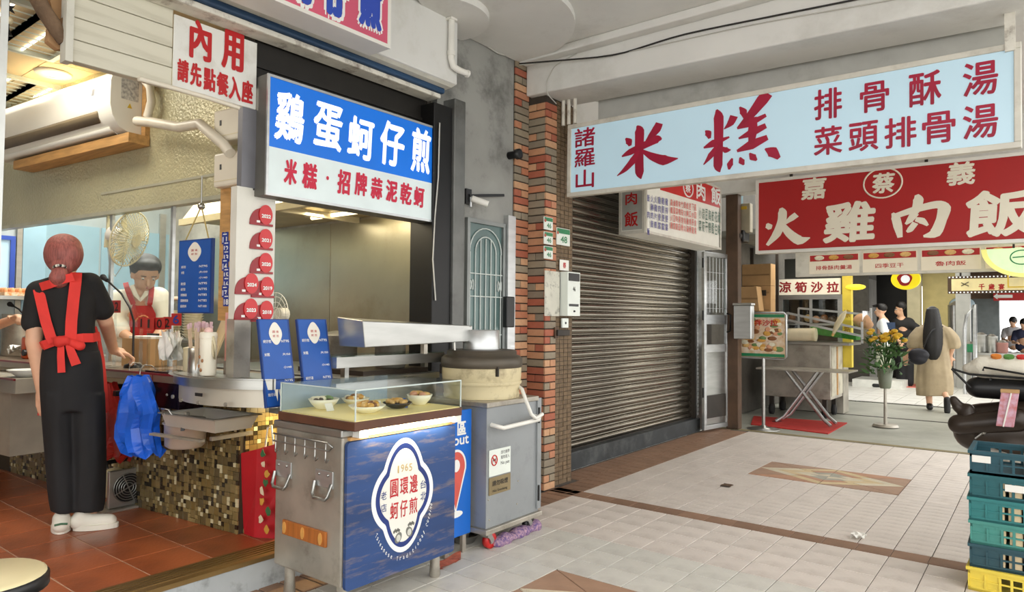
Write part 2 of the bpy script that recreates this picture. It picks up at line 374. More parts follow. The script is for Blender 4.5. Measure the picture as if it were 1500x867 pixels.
o = MB().box(-4.4, .9, 16.8, 43, -.01, .006).build('distant_tiles', TILE_X, ffl); o['kind'] = 'stuff'

# ------------------------------------------------------------------ overhead: slab, beams, fascia
struct('ceiling', MB().box(-3.62, .95, -2.5, 8.9, 3.5, 3.7), PLASTER)
b0, b1 = aty(771, 141, 4.5), aty(1350, 22, 4.5); sl = (b1.z-b0.z)/(b1.x-b0.x)
def bz(x): return b0.z+sl*(x-b0.x)
struct('beam_front', MB().hexa([(-3.35, 4.5, bz(-3.35)), (.9, 4.5, bz(.9)), (.9, 4.93, bz(.9)), (-3.35, 4.93, bz(-3.35))], [(-3.35, 4.5, 3.52), (.9, 4.5, 3.52), (.9, 4.93, 3.52), (-3.35, 4.93, 3.52)]), PLASTER, bevel=.012)
struct('beam_rear', MB().hexa([(-2.95, 4.98, 2.75), (-.14, 4.98, 2.72), (-.14, 5.12, 2.72), (-2.95, 5.12, 2.75)], [(-2.95, 4.98, 3.5), (-.14, 4.98, 3.5), (-.14, 5.12, 3.5), (-2.95, 5.12, 3.5)]), M('grey_white_paint', (190, 190, 184), .8, var=.08, dirt=(150, 150, 140)))
struct('beam_far', MB().box(-3.6, .95, 8.62, 8.9, 3.0, 3.52), PLASTER)
struct('beam_cornice', MB().box(-3.35, .9, 4.4, 4.5, 3.44, 3.5), PLASTER, bevel=.01)
# round plaster panels on the slab
def arc_panel(cx, cy, r, z0, name):
    pts = [(cx+r*math.cos(a), cy+r*math.sin(a)) for a in [2*math.pi*k/64 for k in range(64)]]
    pts = [p for p in pts if p[0] > -3.16 or p[1] > 3.5]
    pts = [(max(p[0], -3.36), min(p[1], 4.4)) for p in pts]
    return struct(name, MB().prism(pts, PL((0, 0, z0), (1, 0, 0), (0, 1, 0)), 0, .05), PLASTER)
arc_panel(-3.3, 3.62, .83, 3.455, 'ceiling_round_panel'); arc_panel(-3.27, 3.36, .36, 3.405, 'ceiling_round_panel')
# fascia over the shop front
XF = -3.18
struct('fascia', MB().box(-3.6, XF, -2.5, 3.48, 2.975, 3.5), M('fascia_paint', (222, 222, 218), .7, var=.04, scale=2, dirt=(182, 178, 160), dscale=2, damt=.4), bevel=.01)
struct('fascia_soffit', MB().hexa([(-3.30, -2.5, 2.952), (-3.215, -2.5, 2.96), (-3.215, 3.46, 2.96), (-3.30, 3.46, 2.952)], [(-3.30, -2.5, 2.98), (XF-.002, -2.5, 2.98), (XF-.002, 3.475, 2.98), (-3.30, 3.475, 2.98)]), CREAM)
struct('lintel_blue', MB().box(-3.36, -3.255, -2.5, 3.44, 2.918, 2.958), M('dark_blue_paint', (26, 62, 96), .5, var=.25, scale=4, stretch=(1, .2, 8)), bevel=.012)
struct('lintel_white', MB().box(-3.40, -3.275, -2.5, 3.42, 2.885, 2.917), PEEL, bevel=.008)
# the side wall beside the stair door, behind the fascia
struct('wall_stair', MB().box(-3.6, -3.37, 3.48, 4.37, 0, 3.5), GREYWALL)
struct('shop_column', MB().box(-3.5, -3.28, 3.36, 3.54, 0, 2.85), BLACK, bevel=.006)
struct('shop_column_jamb', MB().box(-3.5, -3.26, 3.545, 3.66, 0, 2.92), M('grey_jamb', (112, 113, 110), .5, .4, var=.2, dirt=(70, 66, 60)), bevel=.006)
struct('wall_upper_left', MB().box(-3.62, -3.42, -2.5, 2.05, 3.02, 3.5), CREAM)
# the shop's floor, walls and ceiling
ZF = .16
struct('threshold_step', MB().box(-3.3, -3.165, -2.5, 2.9, -.05, .135), M('step_grey_paint', (176, 182, 184), .6, var=.1, scale=4, dirt=(84, 84, 80), dscale=6, damt=.7), bevel=.006)
nose = MB().box(-3.33, -3.155, -2.5, 2.9, .136, .158)
for k in range(5): nose.box(-3.325+.028*k, -3.311+.028*k, -2.5, 2.9, .158, .1625)
struct('threshold_nosing', nose, M('brass_strip', (138, 112, 70), .4, .7, var=.3, scale=8, stretch=(1, .3, 1)))
TERRA = M('terracotta_tile', (172, 94, 56), .3, var=.2, scale=3, rand=.09, bump=.12, dirt=(104, 52, 32), dscale=2.5, damt=.55)
sfl = struct('shop_floor', MB().box(-7.2, -3.3, -2.5, 3.6, -.05, ZF-.0025), M('shop_grout', (198, 164, 138), .9, var=.2))
tm = MB().box(-.1475, .1475, -.1475, .1475, -.012, 0).mesh('floor_tile', TERRA, .0012, 1)
for i in range(12):
    for j in range(15):
        x, y = -3.48-.302*i, -.7+.302*j - .092*.302*i*0; 
        if x > -7 and y < 3.2 and y > .2: link('floor_tile', tm, (x, y, ZF), sfl)
KW = M('kitchen_wall_tile', (176, 186, 188), .35, .3, var=.1)
struct('wall_right', MB().box(-7.1, -3.42, 3.47, 3.58, 0, 3.1), STEELD)
struct('wall_back', MB().box(-7.2, -7.05, -2.5, 3.6, 0, 3.1), KW)
struct('wall_left', MB().box(-7.2, -3.4, -2.6, -2.5, 0, 3.1), CREAM)
SCEIL = M('ceiling_tile', (214, 196, 158), .8, var=.06, scale=2)
sc_ = struct('shop_ceiling', MB().box(-7.2, -3.42, -2.5, 3.6, 3.08, 3.2), M('ceiling_grid_back', (190, 180, 150), .8))
cu_ = V((-.9957, -.092, 0)); cn_ = V((-.092, .9957, 0))
# ------------------------------------------------------------------ brick pillar between the two shops
BRICK = ramp_by_object('pillar_brick', [(186, 122, 90), (148, 136, 116), (198, 146, 110), (152, 138, 116), (172, 98, 74), (140, 128, 110), (190, 130, 98), (206, 160, 122)])
MORTAR = M('dark_mortar', (66, 58, 50), .9, var=.2)
pil = MB().box(-3.6, -3.192, 4.562, 4.95, 0, 3.5).box(-3.6, -3.366, 4.36, 4.57, 0, 3.5)
pil = struct('brick_pillar', pil, MORTAR, 'orange and grey brick pillar')
BM = {}
def brick(x, y, z, lx, ly, lz):
    k = (round(lx, 3), round(ly, 3), round(lz, 3))
    if k not in BM: BM[k] = MB().box(-lx/2, lx/2, -ly/2, ly/2, -lz/2, lz/2).mesh('brick', BRICK, .0025, 1)
    link('brick', BM[k], (x, y, z), pil)
ch = .0615
for k in range(56):
    z = .035+ch*k; h = ch-.009; off = .5 if k % 2 else 0
    if z < 3.17:
        if k % 3 == 1: brick(-3.19, 4.585, z, .024, .07, h); brick(-3.19, 4.665, z, .024, .072, h)
        else: brick(-3.19, 4.626, z, .024, .15, h)
        if k % 4 == 2: brick(-3.235, 4.56, z, .085, .02, h); brick(-3.322, 4.56, z, .078, .02, h)
        else: brick(-3.275, 4.56, z, .168, .02, h)
    if k % 3 == 2: brick(-3.362, 4.405, z+.02, .02, .085, h); brick(-3.362, 4.5, z+.02, .02, .09, h)
    else: brick(-3.362, 4.455, z+.02, .02, .185, h)
SMB = M('small_brown_brick', (112, 92, 68), .7, var=.3, scale=20, bump=.3)
mb = MB()
for k in range(88):
    for i in range(4):
        y = 4.705+.062*i; z = .02+.036*k
        mb.box(-3.196, -3.183-random.random()*.004, y+.003, y+.059, z, z+.032)
o = mb.build('small_bricks', SMB, pil); o['kind'] = 'stuff'
struct('pillar_return', MB().box(-3.6, -3.197, 4.945, 4.975, 0, 3.2), M('brown_render', (84, 70, 56), .8, var=.2))

# ------------------------------------------------------------------ rolled-down shutter bay
SHUT = M('galvanised_shutter', (152, 145, 132), .2, .95, var=.35, scale=1.5, stretch=(1, .35, 3), dirt=(70, 60, 50), dscale=1.2, damt=.8)
struct('shutter_curb', MB().box(-3.62, -3.43, 4.98, 8.3, 0, .165), M('black_curb', (46, 50, 52), .6, var=.3, dirt=(120, 124, 122), dscale=4, damt=.35), bevel=.008)
bay = thing('roller_shutter', 'grey corrugated metal shutter pulled down over the closed shop', 'shutter', (-3.53, 6.6, .165))
prof = [(0, -.038), (.014, -.036), (.024, -.02), (.026, 0), (.022, .016), (.008, .026), (-.002, .031), (0, .039)]
mb = MB(); vs = []; y0, y1 = 4.98, 8.2
for dx, dz in prof: vs += [(dx, -1.61, dz), (dx, 1.61, dz)]
mb.add(vs, [(2*i, 2*i+1, 2*i+3, 2*i+2) for i in range(len(prof)-1)], True)
mb.add([(-.012, y, z) for y in (-1.61, 1.61) for z in (-.038, .039)], [(0, 1, 3, 2)])
sm = mb.mesh('slat', SHUT)
for k in range(37): link('slat', sm, (-3.53+.003*random.random(), 6.59, .205+.0765*k), bay)
MB().box(-3.56, -3.50, 4.98, 8.2, .166, .175).build('bottom_rail', DARK, bay)
struct('shutter_header', MB().box(-3.62, -3.44, 4.98, 8.9, 2.96, 3.5), PLASTER)
struct('shutter_backing', MB().box(-3.62, -3.56, 4.98, 9.0, 0, 3.0), DARK)
struct('shutter_guide_far', MB().box(-3.56, -3.46, 8.2, 8.25, .0, 2.96), DARK)
mb = MB().box(-3.56, -3.45, 8.25, 8.5, .0, 2.96)
for k in range(40): mb.box(-3.45, -3.442, 8.27, 8.36, .2+.05*k, .235+.05*k)
struct('shutter_jamb_far', mb, ALU)
# steel door swung open at the end of the shutter
A = atz(1030, 634); B = atz(1066, 627); u = V((B.x-A.x, B.y-A.y, 0)); Ld = u.length; pl = PL((A.x, A.y, .03), u)
dr = thing('steel_door', 'narrow stainless steel door with barred glass standing open beside the shutter', 'door', (A.x, A.y, 0))
H_ = 2.2
MB().frame(pl, 0, Ld, 0, H_, .055, -.02, .02).pbox(pl, .05, Ld-.05, .95, 1.05, -.018, .018).pbox(pl, .05, Ld-.05, 1.3, 1.42, -.018, .018).build('door_frame', ALU, dr, .004)
MB().pbox(pl, .05, Ld-.05, .06, .96, -.006, .006).build('lower_panel', STEEL, dr)
MB().pbox(pl, .05, Ld-.05, 1.41, H_-.05, -.003, .003).build('glass_pane', GLASSK, dr)
mb = MB()
for k in range(7): a = .06+(Ld-.12)*k/6; mb.cyl(pl.at(a, 1.45, .012), pl.at(a, H_-.06, .012), .004, n=6)
for b in (1.5, 1.75, 1.95, 2.2): mb.cyl(pl.at(.05, b, .012), pl.at(Ld-.05, b, .012), .004, n=6)
mb.build('security_bars', ALU, dr)
MB().pbox(pl, .06, Ld-.08, .14, .42, .006, .02).build('vent', DARK, dr)
mb = MB().tube([pl.at(Ld-.05, 1.2, .02), pl.at(Ld-.05, 1.22, .07), pl.at(Ld-.05, 1.42, .07), pl.at(Ld-.05, 1.44, .02)], .01); mb.build('pull_handle', BLACKP, dr)
for b in (.4, 1.35, 2.0): MB().cyl(pl.at(.0, b, 0), pl.at(.0, b+.12, 0), .012, n=8).build('hinge', BLACKP, dr)
struct('corner_post', MB().box(-3.26, -3.1, 8.72, 8.85, 0, 3.1), BROWNP, bevel=.01)
mb = thing('metal_canister', 'dented steel box strapped to the brown corner post', 'box', (-3.06, 8.72, 1.15))
pl = PL((-3.09, 8.705, 1.15), (1, 0, 0)); MB().pbox(pl, -.02, .2, 0, .42, 0, .12).build('body', ALU, mb, .01); MB().pbox(pl, -.03, .21, .42, .45, -.005, .13).build('lid', STEEL, mb, .006); MB().pbox(pl, -.05, 0, .1, .13, -.02, .0).build('bracket', DARK, mb)

# ------------------------------------------------------------------ stair door with arched grille
pl = PL((-3.37, 0, 0), (0, 1, 0)); a0 = pl.px(684, 400)[0]; a1 = pl.px(750, 400)[0]; zt = pl.px(684, 325)[1]
d1 = MB().frame(pl, a0-.03, a1-.12, .05, zt+.03, .03, 0, .03); d1 = d1.build('door_1', M('grey_door_frame', (134, 138, 136), .4, .5, var=.15)); d1['kind'] = 'structure'; d1['label'] = 'narrow grey metal door with an arched white grille'
MB().pbox(pl, a0, a1-.15, .08, zt, .002, .008).build('pane', M('frosted_door_glass', (88, 112, 110), .25, var=.3, scale=2), d1)
ac, aw = (a0+a1-.15)/2, (a1-.15-a0)/2; zs = zt-aw-.02; mb = MB(); GR = M('white_ironwork', (206, 214, 210), .5, var=.05)
for rr in (aw-.01, aw*.62): mb.tube([pl.at(ac+rr*math.cos(t), zs+rr*math.sin(t), .016) for t in [math.pi*k/14 for k in range(15)]], .005, 6)
for k in range(7):
    a = a0+.015+(2*aw-.03)*k/6; mb.cyl(pl.at(a, .1, .016), pl.at(a, zs+ (aw*.55 if 1 < k < 5 else 0), .016), .0045, n=6)
for z in (zs-.16, zs-.33, zs-.62): mb.cyl(pl.at(a0, z, .016), pl.at(a1-.15, z, .016), .005, n=6)
for a in (ac-.05, ac, ac+.05): mb.ell(pl.at(a, zs-.62, .018), .014, 8, 6)
for a in (a0+.03, a1-.18): mb.tube([pl.at(a+.022*math.cos(t), zs-.245+.05*math.sin(2*t)*.8, .018) for t in [2*math.pi*k/16 for k in range(16)]], .004, 6, closed=True)
mb.build('grille', GR, d1)
jb = MB().pbox(pl, a1-.115, a1-.02, 0, zt+.1, 0, .05); o = struct('door_jamb_strip', jb, ALU)
# soot-black lamp arm, camera and plumbing on that wall
t = thing('wall_camera', 'small white camera on a black arm on the sooty wall', 'camera', atx(685, 290, -3.36))
p = atx(684, 287, -3.36); q = atx(742, 276, -3.3)
MB().bar(p+V((.02, 0, 0)), V((-3.33, q.y, p.z+.06)), .02).box(-3.37, -3.34, p.y-.03, p.y+.03, p.z-.06, p.z+.05).build('arm', BLACKP, t)
MB().cyl((-3.33, p.y+.02, p.z-.02), (-3.24, p.y+.10, p.z-.06), .025, n=12).build('camera_body', WHITEP, t); MB().cyl((-3.34, p.y+.02, p.z), (-3.34, p.y+.02, p.z-.08), .012, n=8).build('mount', ALU, t)
p = atx(752, 228, -3.34); t = thing('blackened_vent_pipe', 'soot blackened pipe stub poking out beside the bricks', 'pipe', p)
MB().cyl((-3.37, p.y-.02, p.z), (-3.27, p.y-.02, p.z), .03, n=14).build('pipe', BLACK, t); MB().lathe([(.042, 0), (.042, .03), (.03, .035)], (-3.29, p.y-.02, p.z), 14, d=(1, 0, 0)).build('pipe_rim', BLACKP, t)
p = atx(744, 470, -3.33); t = thing('meter_box', 'small black box with a conduit fixed below beside the bricks', 'box', p)
MB().box(-3.365, -3.30, p.y-.05, p.y+.05, p.z-.05, p.z+.19).build('body', BLACKP, t, .008); MB().cyl((-3.34, p.y-.0, p.z-.05), (-3.34, p.y, p.z-.6), .012, n=8).build('conduit', ALU, t)
MB().bar((-3.365, p.y-.03, p.z-.2), (-3.31, p.y+.06, p.z-.2), .02).build('clamp', ALU, t)

# drain pipe on the fascia end, and cable runs
p0 = atx(662, 0, -3.16); p1 = atx(660, 88, -3.16)
t = thing('drain_pipe', 'white plastic drain pipe with an elbow on the fascia corner', 'pipe', (-3.16, 3.44, 2.9))
MB().tube([(-3.155, p1.y, 3.5), (-3.155, p1.y, p1.z+.01), (-3.15, p1.y+.015, p1.z-.04), (-3.14, p1.y+.06, p1.z-.055), (-3.13, p1.y+.13, p1.z-.06)], .022, 12).build('pipe', WHITEP, t)
MB().cyl((-3.155, p1.y, p1.z+.03), (-3.155, p1.y, p1.z+.06), .027, n=12).build('coupling', WHITEP, t); MB().box(-3.185, -3.13, p1.y-.03, p1.y+.03, p1.z+.27, p1.z+.285).build('clip', WHITEP, t); MB().cyl((-3.13, p1.y+.13, p1.z-.06), (-3.128, p1.y+.145, p1.z-.061), .026, n=12).build('pipe_rim', WHITEP, t)
CAB = M('grey_cable', (196, 194, 186), .6, var=.1); CABK = M('black_cable', (40, 38, 36), .6)
def cable(name, pts, r, mat, label):
    q = []
    for i in range(len(pts)-1):
        a, b = V(pts[i]), V(pts[i+1])
        for k in range(6): q.append(a.lerp(b, k/6))
    q.append(V(pts[-1])); 
    for _ in range(2): q = [q[0]]+[(q[i-1]+q[i]*2+q[i+1])/4 for i in range(1, len(q)-1)]+[q[-1]]
    return tag(MB().tube(q, r, 6).build(name, mat), label, 'cable')
X = -3.355
for k, (m, l) in enumerate([(CAB, 'thick white cable sagging under the ceiling above the sooty wall'), (CAB, 'lower white cable of the pair sagging above the sooty wall')]):
    cable('electric_cable', [(X, 3.6, 3.49), atx(700, 52+6*k, X), atx(730, 75+4*k, X), atx(757, 78+6*k, X), (X+.02, 4.42, 3.44)], .008-.002*k, m, l)
cable('electric_cable', [(-3.33, 4.38, 3.43), aty(900, 82, 4.49), aty(1000, 50, 4.49), aty(1200, 10, 4.49), aty(1400, -30, 4.49)], .006, CABK, 'black cable running along the top of the front beam')
cable('electric_cable', [(-3.33, 4.38, 3.42), aty(860, 86, 4.49), aty(930, 74, 4.49), aty(1100, 36, 4.49), aty(1350, -8, 4.49)], .004, CAB, 'thin grey cable below the black one on the beam')
cable('electric_cable', [aty(845, 78, 4.49), aty(812, 96, 4.49), aty(800, 120, 4.49), aty(802, 138, 4.49), aty(815, 152, 4.6)], .004, CAB, 'loose thin wire drooping down the beam face by the bricks')

# ------------------------------------------------------------------ plates and boxes on the pillar front
pl = PL((-3.178, 0, 0), (0, 1, 0)); PLW = M('enamel_white', (226, 232, 224), .35, var=.05); PLG = M('enamel_green', (42, 128, 84), .35, var=.1)
def plate(x0, x1, y0, y1, num, label, grp=None):
    a0, b1 = pl.px(x0, y0); a1, b0 = pl.px(x1, y1); o = MB().pbox(pl, a0, a1, b0, b1, .004, .012).build('house_number_plate', PLW); tag(o, label, 'plate', grp)
    MB().pbox(pl, a0+.004, a1-.004, b1-(b1-b0)*.32, b1-.004, .012, .0135).build('green_band', PLG, o)
    mb = MB(); mb.cyl(pl.at(a0+.014, b1-(b1-b0)*.3, .012), pl.at(a0+.014, b1-(b1-b0)*.3, .0145), .013, n=14); mb.build('emblem', M('emblem_red', (180, 84, 70), .5), o)
    mb = MB(); text(mb, pl, num, (a0+a1)/2+.006, b0+(b1-b0)*.34, (a1-a0)*.5, (b1-b0)*.4, .02, .0135); mb.build('number', PLG, o)
plate(795.5, 808, 317, 338, '46', 'upper of the three small green and white number plates on the bricks')
plate(795.5, 808, 339, 359, '46', 'middle of the three small green and white number plates on the bricks')
plate(795.5, 808, 360, 380, '46', 'lowest of the three small green and white number plates on the bricks')
plate(814, 833, 333, 361, '48', 'larger green and white number plate reading 48 nearest the shutter')
a0, b1 = pl.px(820, 398); a1, b0 = pl.px(838, 463)
t = thing('mailbox', 'slim white metal mailbox on the pillar next to the shutter', 'mailbox', pl.at(a0, b0))
MB().pbox(pl, a0, a1, b0, b1, .0, .08).build('body', PLW, t, .004); MB().pbox(pl, a0+.012, a1-.02, b1-.075, b1-.012, .08, .086).build('window', BLACKP, t)
mb = MB(); text(mb, pl, '46', (a0+a1)/2, b1-.14, .04, .04, .01, .0815); mb.build('number', INK_K, t); MB().pbox(pl, a0+.02, a1-.03, b0+.08, b0+.1, .08, .084).build('slot', BLACKP, t)
MB().cyl(pl.at((a0+a1)/2, b0+.04, .08), pl.at((a0+a1)/2, b0+.04, .09), .008, n=8).build('lock', BLACKP, t)
a0, b1 = pl.px(797, 396); a1, b0 = pl.px(818, 463); o = MB().pbox(pl, a0, a1, b0, b1, .004, .01).build('worn_notice_board', M('torn_paper_board', (206, 204, 190), .8, var=.1, dirt=(66, 66, 60), dscale=14, damt=.9)); tag(o, 'metal plate with torn paper left of the white mailbox', 'notice')
a0, b1 = pl.px(819, 380); a1, b0 = pl.px(832, 397); o = MB().pbox(pl, a0, a1, b0, b1, .004, .008).build('red_sticker', PAPER); tag(o, 'small white sticker with red print above the mailbox', 'sticker'); mb = MB(); put(mb, pl, '春', (a0+a1)/2, (b0+b1)/2, .05, .05, .02, .0095); mb.build('lettering', INK_R, o)
a0, b1 = pl.px(821, 466); a1, b0 = pl.px(830, 480); o = MB().pbox(pl, a0, a1, b0, b1, .004, .02).build('door_bell', PLW, None, .003); tag(o, 'little white door bell under the mailbox', 'bell'); MB().cyl(pl.at((a0+a1)/2, (b0+b1)/2, .02), pl.at((a0+a1)/2, (b0+b1)/2, .024), .01, n=10).build('button', INK_K, o)
p = atx(812, 492, -3.17); t = thing('rusty_hasp', 'dark rusty hasp on the brown bricks by the shutter', 'latch', p); MB().pbox(pl, p.y+.02, p.y+.2, p.z+.0, p.z+.05, .004, .03).build('bar', DARK, t, .004); MB().pbox(pl, p.y, p.y+.05, p.z-.02, p.z+.07, .004, .015).build('plate', BROWNP, t)

# ------------------------------------------------------------------ hanging rice cake sign across the arcade
Y = 4.75; c = [aty(826, 181, Y), aty(831, 289, Y), aty(1497, 216, Y), aty(1488, 69, Y)]
uu = (c[2]-c[1]).normalized(); pl = PL(c[1], uu, V((0, 0, 1))-uu*uu.z); wd = (c[2]-c[1]).length; hg = .5*((c[0]-c[1]).length+(c[3]-c[2]).length)
LIT = M('lit_pale_blue_acrylic', (188, 214, 226), .35, var=.05, scale=1.2, emit=.22, ecol=(186, 222, 240)); FR = M('sign_frame', (214, 210, 198), .5, .1, var=.1, dirt=(140, 128, 108), dscale=5, damt=.4)
t = thing('hanging_light_sign', 'long pale blue light box sign with crimson rice cake lettering hanging across the arcade', 'sign', c[1])
MB().pbox(pl, .0, wd, .0, hg, -.05, -.004).build('box', FR, t, .008); MB().frame(pl, 0, wd, 0, hg, .035, -.004, .012).build('frame', FR, t, .004)
MB().pbox(pl, .035, wd-.035, .035, hg-.035, -.003, .002).build('panel', LIT, t)
CRIM = M('crimson_print', (160, 6, 50), .4, var=.3, scale=1.5, emit=.05); CRD = M('dark_crimson_print', (158, 14, 40), .4, emit=.1)
def B2(pts, ws): return brush(pts, ws)
def strokes(mb, pl, cx, cy, w, h, lst, d=.005, mat=None, par=None):  # strokes in a 100 x 100 box, y down
    for pts, ws in lst:
        P = []; Wd = []; mb = MB()
        for i in range(len(pts)-1):
            for k in range(4): P.append(tuple(pts[i][j]+(pts[i+1][j]-pts[i][j])*k/4 for j in (0, 1))); Wd.append(ws[i]+(ws[i+1]-ws[i])*k/4)
        P.append(pts[-1]); Wd.append(ws[-1])
        for _ in range(2): P = [P[0]]+[tuple((P[i-1][j]+2*P[i][j]+P[i+1][j])/4 for j in (0, 1)) for i in range(1, len(P)-1)]+[P[-1]]
        Wd = [q_*1.2 for q_ in Wd]
        for i in range(len(P)-1):               # quads so that bends stay clean
            q = brush([P[max(i-1, 0)], P[i], P[i+1], P[min(i+2, len(P)-1)]], [0, Wd[i], Wd[i+1], 0]); n = 4
            f = [q[1], q[2], q[n+1], q[n+2]]; f = [(cx+(x-50)/100*w, cy+(50-y)/100*h) for x, y in f]
            d2 = d+.0001*lst.index((pts, ws)); mb.add([pl.at(a, b, d2) for a, b in f], [(3, 2, 1, 0)])
        mb.build('brush_stroke', mat or CRIM, par or t)
RICE = [([(33, 9), (38, 16), (37, 50), (38, 90), (41, 99)], [1, 6.5, 6, 6, .5]), ([(14, 27), (20, 33), (22, 41)], [1, 5, 2]), ([(70, 11), (66, 20), (55, 32), (48, 36)], [5, 6, 4, .5]),
        ([(8, 57), (20, 52), (50, 42), (68, 36), (74, 38)], [1, 4.5, 5, 5.5, 1]), ([(36, 50), (28, 66), (14, 80), (0, 89)], [2, 5, 3.5, .5]), ([(42, 52), (58, 64), (78, 74), (100, 73)], [2, 5, 7, .5])]
mb = MB(); x, y = pl.px(948, 218); w = pl.px(993, 218)[0]-pl.px(904, 218)[0]; h = pl.px(948, 174)[1]-pl.px(948, 262)[1]; strokes(mb, pl, x, y, w, h, RICE); mb = MB()
CAKE = [([(17, 11), (20, 20), (20, 55), (19, 92), (22, 99)], [1, 5.5, 5, 5, .5]), ([(2, 38), (6, 42), (8, 50)], [.5, 4, 1.5]), ([(40, 24), (36, 33), (27, 40)], [4.5, 4, .5]), ([(0, 62), (12, 58), (34, 52)], [1, 4.5, 1]), ([(18, 60), (10, 74), (0, 86)], [1, 3.5, .5]), ([(22, 64), (30, 70), (36, 70)], [1, 3.5, .5]),
        ([(47, 13), (52, 20), (54, 30)], [.8, 4, 1.5]), ([(82, 1), (76, 8), (60, 28), (44, 41)], [6, 6.5, 4.5, .5]), ([(44, 42), (60, 38), (80, 30)], [1, 4, 2]), ([(46, 56), (62, 51), (80, 44)], [1, 4.5, 3]), ([(44, 73), (62, 67), (82, 60)], [1.5, 5.5, 3]), ([(64, 30), (64, 48), (62, 66)], [4, 5, 3]),
        ([(38, 82), (35, 90), (34, 97)], [1, 3.5, 1]), ([(48, 82), (50, 88), (53, 93)], [.8, 3.5, .8]), ([(60, 78), (64, 84), (69, 89)], [.8, 4, 1]), ([(79, 75), (88, 80), (96, 90)], [.8, 6, 2])]
x, y = pl.px(1087, 196); w = pl.px(1144, 196)[0]-pl.px(1029, 196)[0]; h = pl.px(1087, 143)[1]-pl.px(1087, 250)[1]; strokes(mb, pl, x, y, w, h, CAKE)
pass
mb = MB()
for ch_, x, y, w, h in [('諸', 857, 201, 30, 28), ('羅', 857, 231, 30, 26), ('山', 857, 262, 27, 27), ('排', 1213, 152, 41, 45), ('骨', 1281, 142, 43, 44), ('酥', 1355, 130, 48, 50), ('湯', 1436, 115, 52, 50), ('菜', 1213, 206, 42, 42), ('頭', 1265, 200, 44, 43), ('排', 1319, 194, 47, 45), ('骨', 1375, 187, 49, 46), ('湯', 1436, 178, 52, 50)]:
    mb = MB(); put_px(mb, pl, ch_, x, y, w, h, .016, .005); mb.build('character', CRIM, t)
for px_ in (831, 839, 848): 
    p = aty(px_, 182, Y+.08); MB().cyl((p.x, Y+.02, c[0].z-.01), (p.x, Y+.02, 3.2), .016, n=8).build('hanging_rod', PEEL, t)
MB().box(c[3].x-.05, c[3].x+.0, Y-.02, Y+.02, c[3].z-.02, 3.14).build('hanging_rod', PEEL, t)

# ------------------------------------------------------------------ menu light box over the shutter
XB, YB0, YB1 = -3.13, 6.2, 8.16; zb = aty(945, 341, YB0).z; MW = M('menu_box_white', (230, 228, 216), .5, var=.05, emit=.08); RED = M('sign_red', (190, 30, 28), .45, var=.1, emit=.05)
t = thing('menu_light_box', 'boxy white menu sign with red top over the shutter', 'sign', (-3.27, 7.2, zb))
MB().box(-3.42, XB, YB0, YB1, zb, 3.0).build('box', MW, t, .006)
pl = PL((-3.42, YB0, zb), (1, 0, 0)); MB().frame(pl, 0, .29, .0, .75, .03, 0, .012).build('end_frame', FR, t); MB().pbox(pl, .03, .26, .04, .73, .0, .004).build('end_panel', M('grey_panel', (176, 176, 170), .5), t)
mb = MB(); put_px(mb, pl, '肉', 925, 291, 17, 18, .02, .006); mb.build('character', INK_R, t); mb = MB(); put_px(mb, pl, '飯', 925, 321, 20, 22, .02, .006); mb.build('character', INK_R, t)
pl = PL((XB, YB0, zb), (0, 1, 0)); MB().frame(pl, 0, 2.0, 0, .76, .025, 0, .012).build('front_frame', FR, t)
P_ = [pl.px(967, 278), pl.px(1055, 305), (1.97, .735), (.3, .735)]; P_[1] = (1.97, P_[1][1]); MB().prism(P_, pl, .001, .005).build('red_field', RED, t)
mb = MB(); put_px(mb, pl, '肉', 1026, 281, 13, 24, .03, .007); mb.build('heading', INK_W, t); mb = MB(); put_px(mb, pl, '飯', 1048, 287, 14, 26, .03, .007); mb.build('heading', INK_W, t); mb = MB()
a, b = pl.px(1007, 275); mb.tube([pl.at(a+.13*math.cos(q), b+.1*math.sin(q), .008) for q in [2*math.pi*k/24 for k in range(24)]], .009, 6, closed=True); put(mb, pl, '蔡', a, b, .14, .11, .02, .007); mb.build('heading', INK_W, t)
def columns(name, mat, cols, x0, x1, y0, y1, n):
    mb = MB()
    for k, s in enumerate(cols):
        x = x0+(x1-x0)*k/max(len(cols)-1, 1)
        for j, c_ in enumerate(s):
            if c_ == ' ': continue
            yy = y0+(y1-y0)*(j+.5)/n + (x-x0)*.22; put_px(mb, pl, c_, x, yy, (x1-x0)/len(cols)*.8, (y1-y0)/n*.86, .012, .014)
    mb.build(name, mat, t)
columns('menu_print', PRINT('blue_menu', (52, 52, 140)), ['飯 肉 飯', '火雞肉飯', '火雞片飯', '雞肉便當', '雞腿便當', '雞排便當'], 948, 975, 284, 333, 4)
columns('menu_print', PRINT('red_menu', (204, 70, 62)), ['嘉義火雞', '滷蛋豆腐', '青菜時蔬', '味噌湯品', '竹筍排骨', '貢丸魚丸', '蛤蜊雞湯', '苦瓜排骨', '下水肝連', '虱目魚湯'], 982, 1017, 291, 336, 4)
columns('menu_print', PRINT('green_menu', (50, 96, 76)), ['小菜', '涼筍', '豆干', '海帶', '皮蛋', '花生', '滷味'], 1024, 1052, 303, 340, 2)
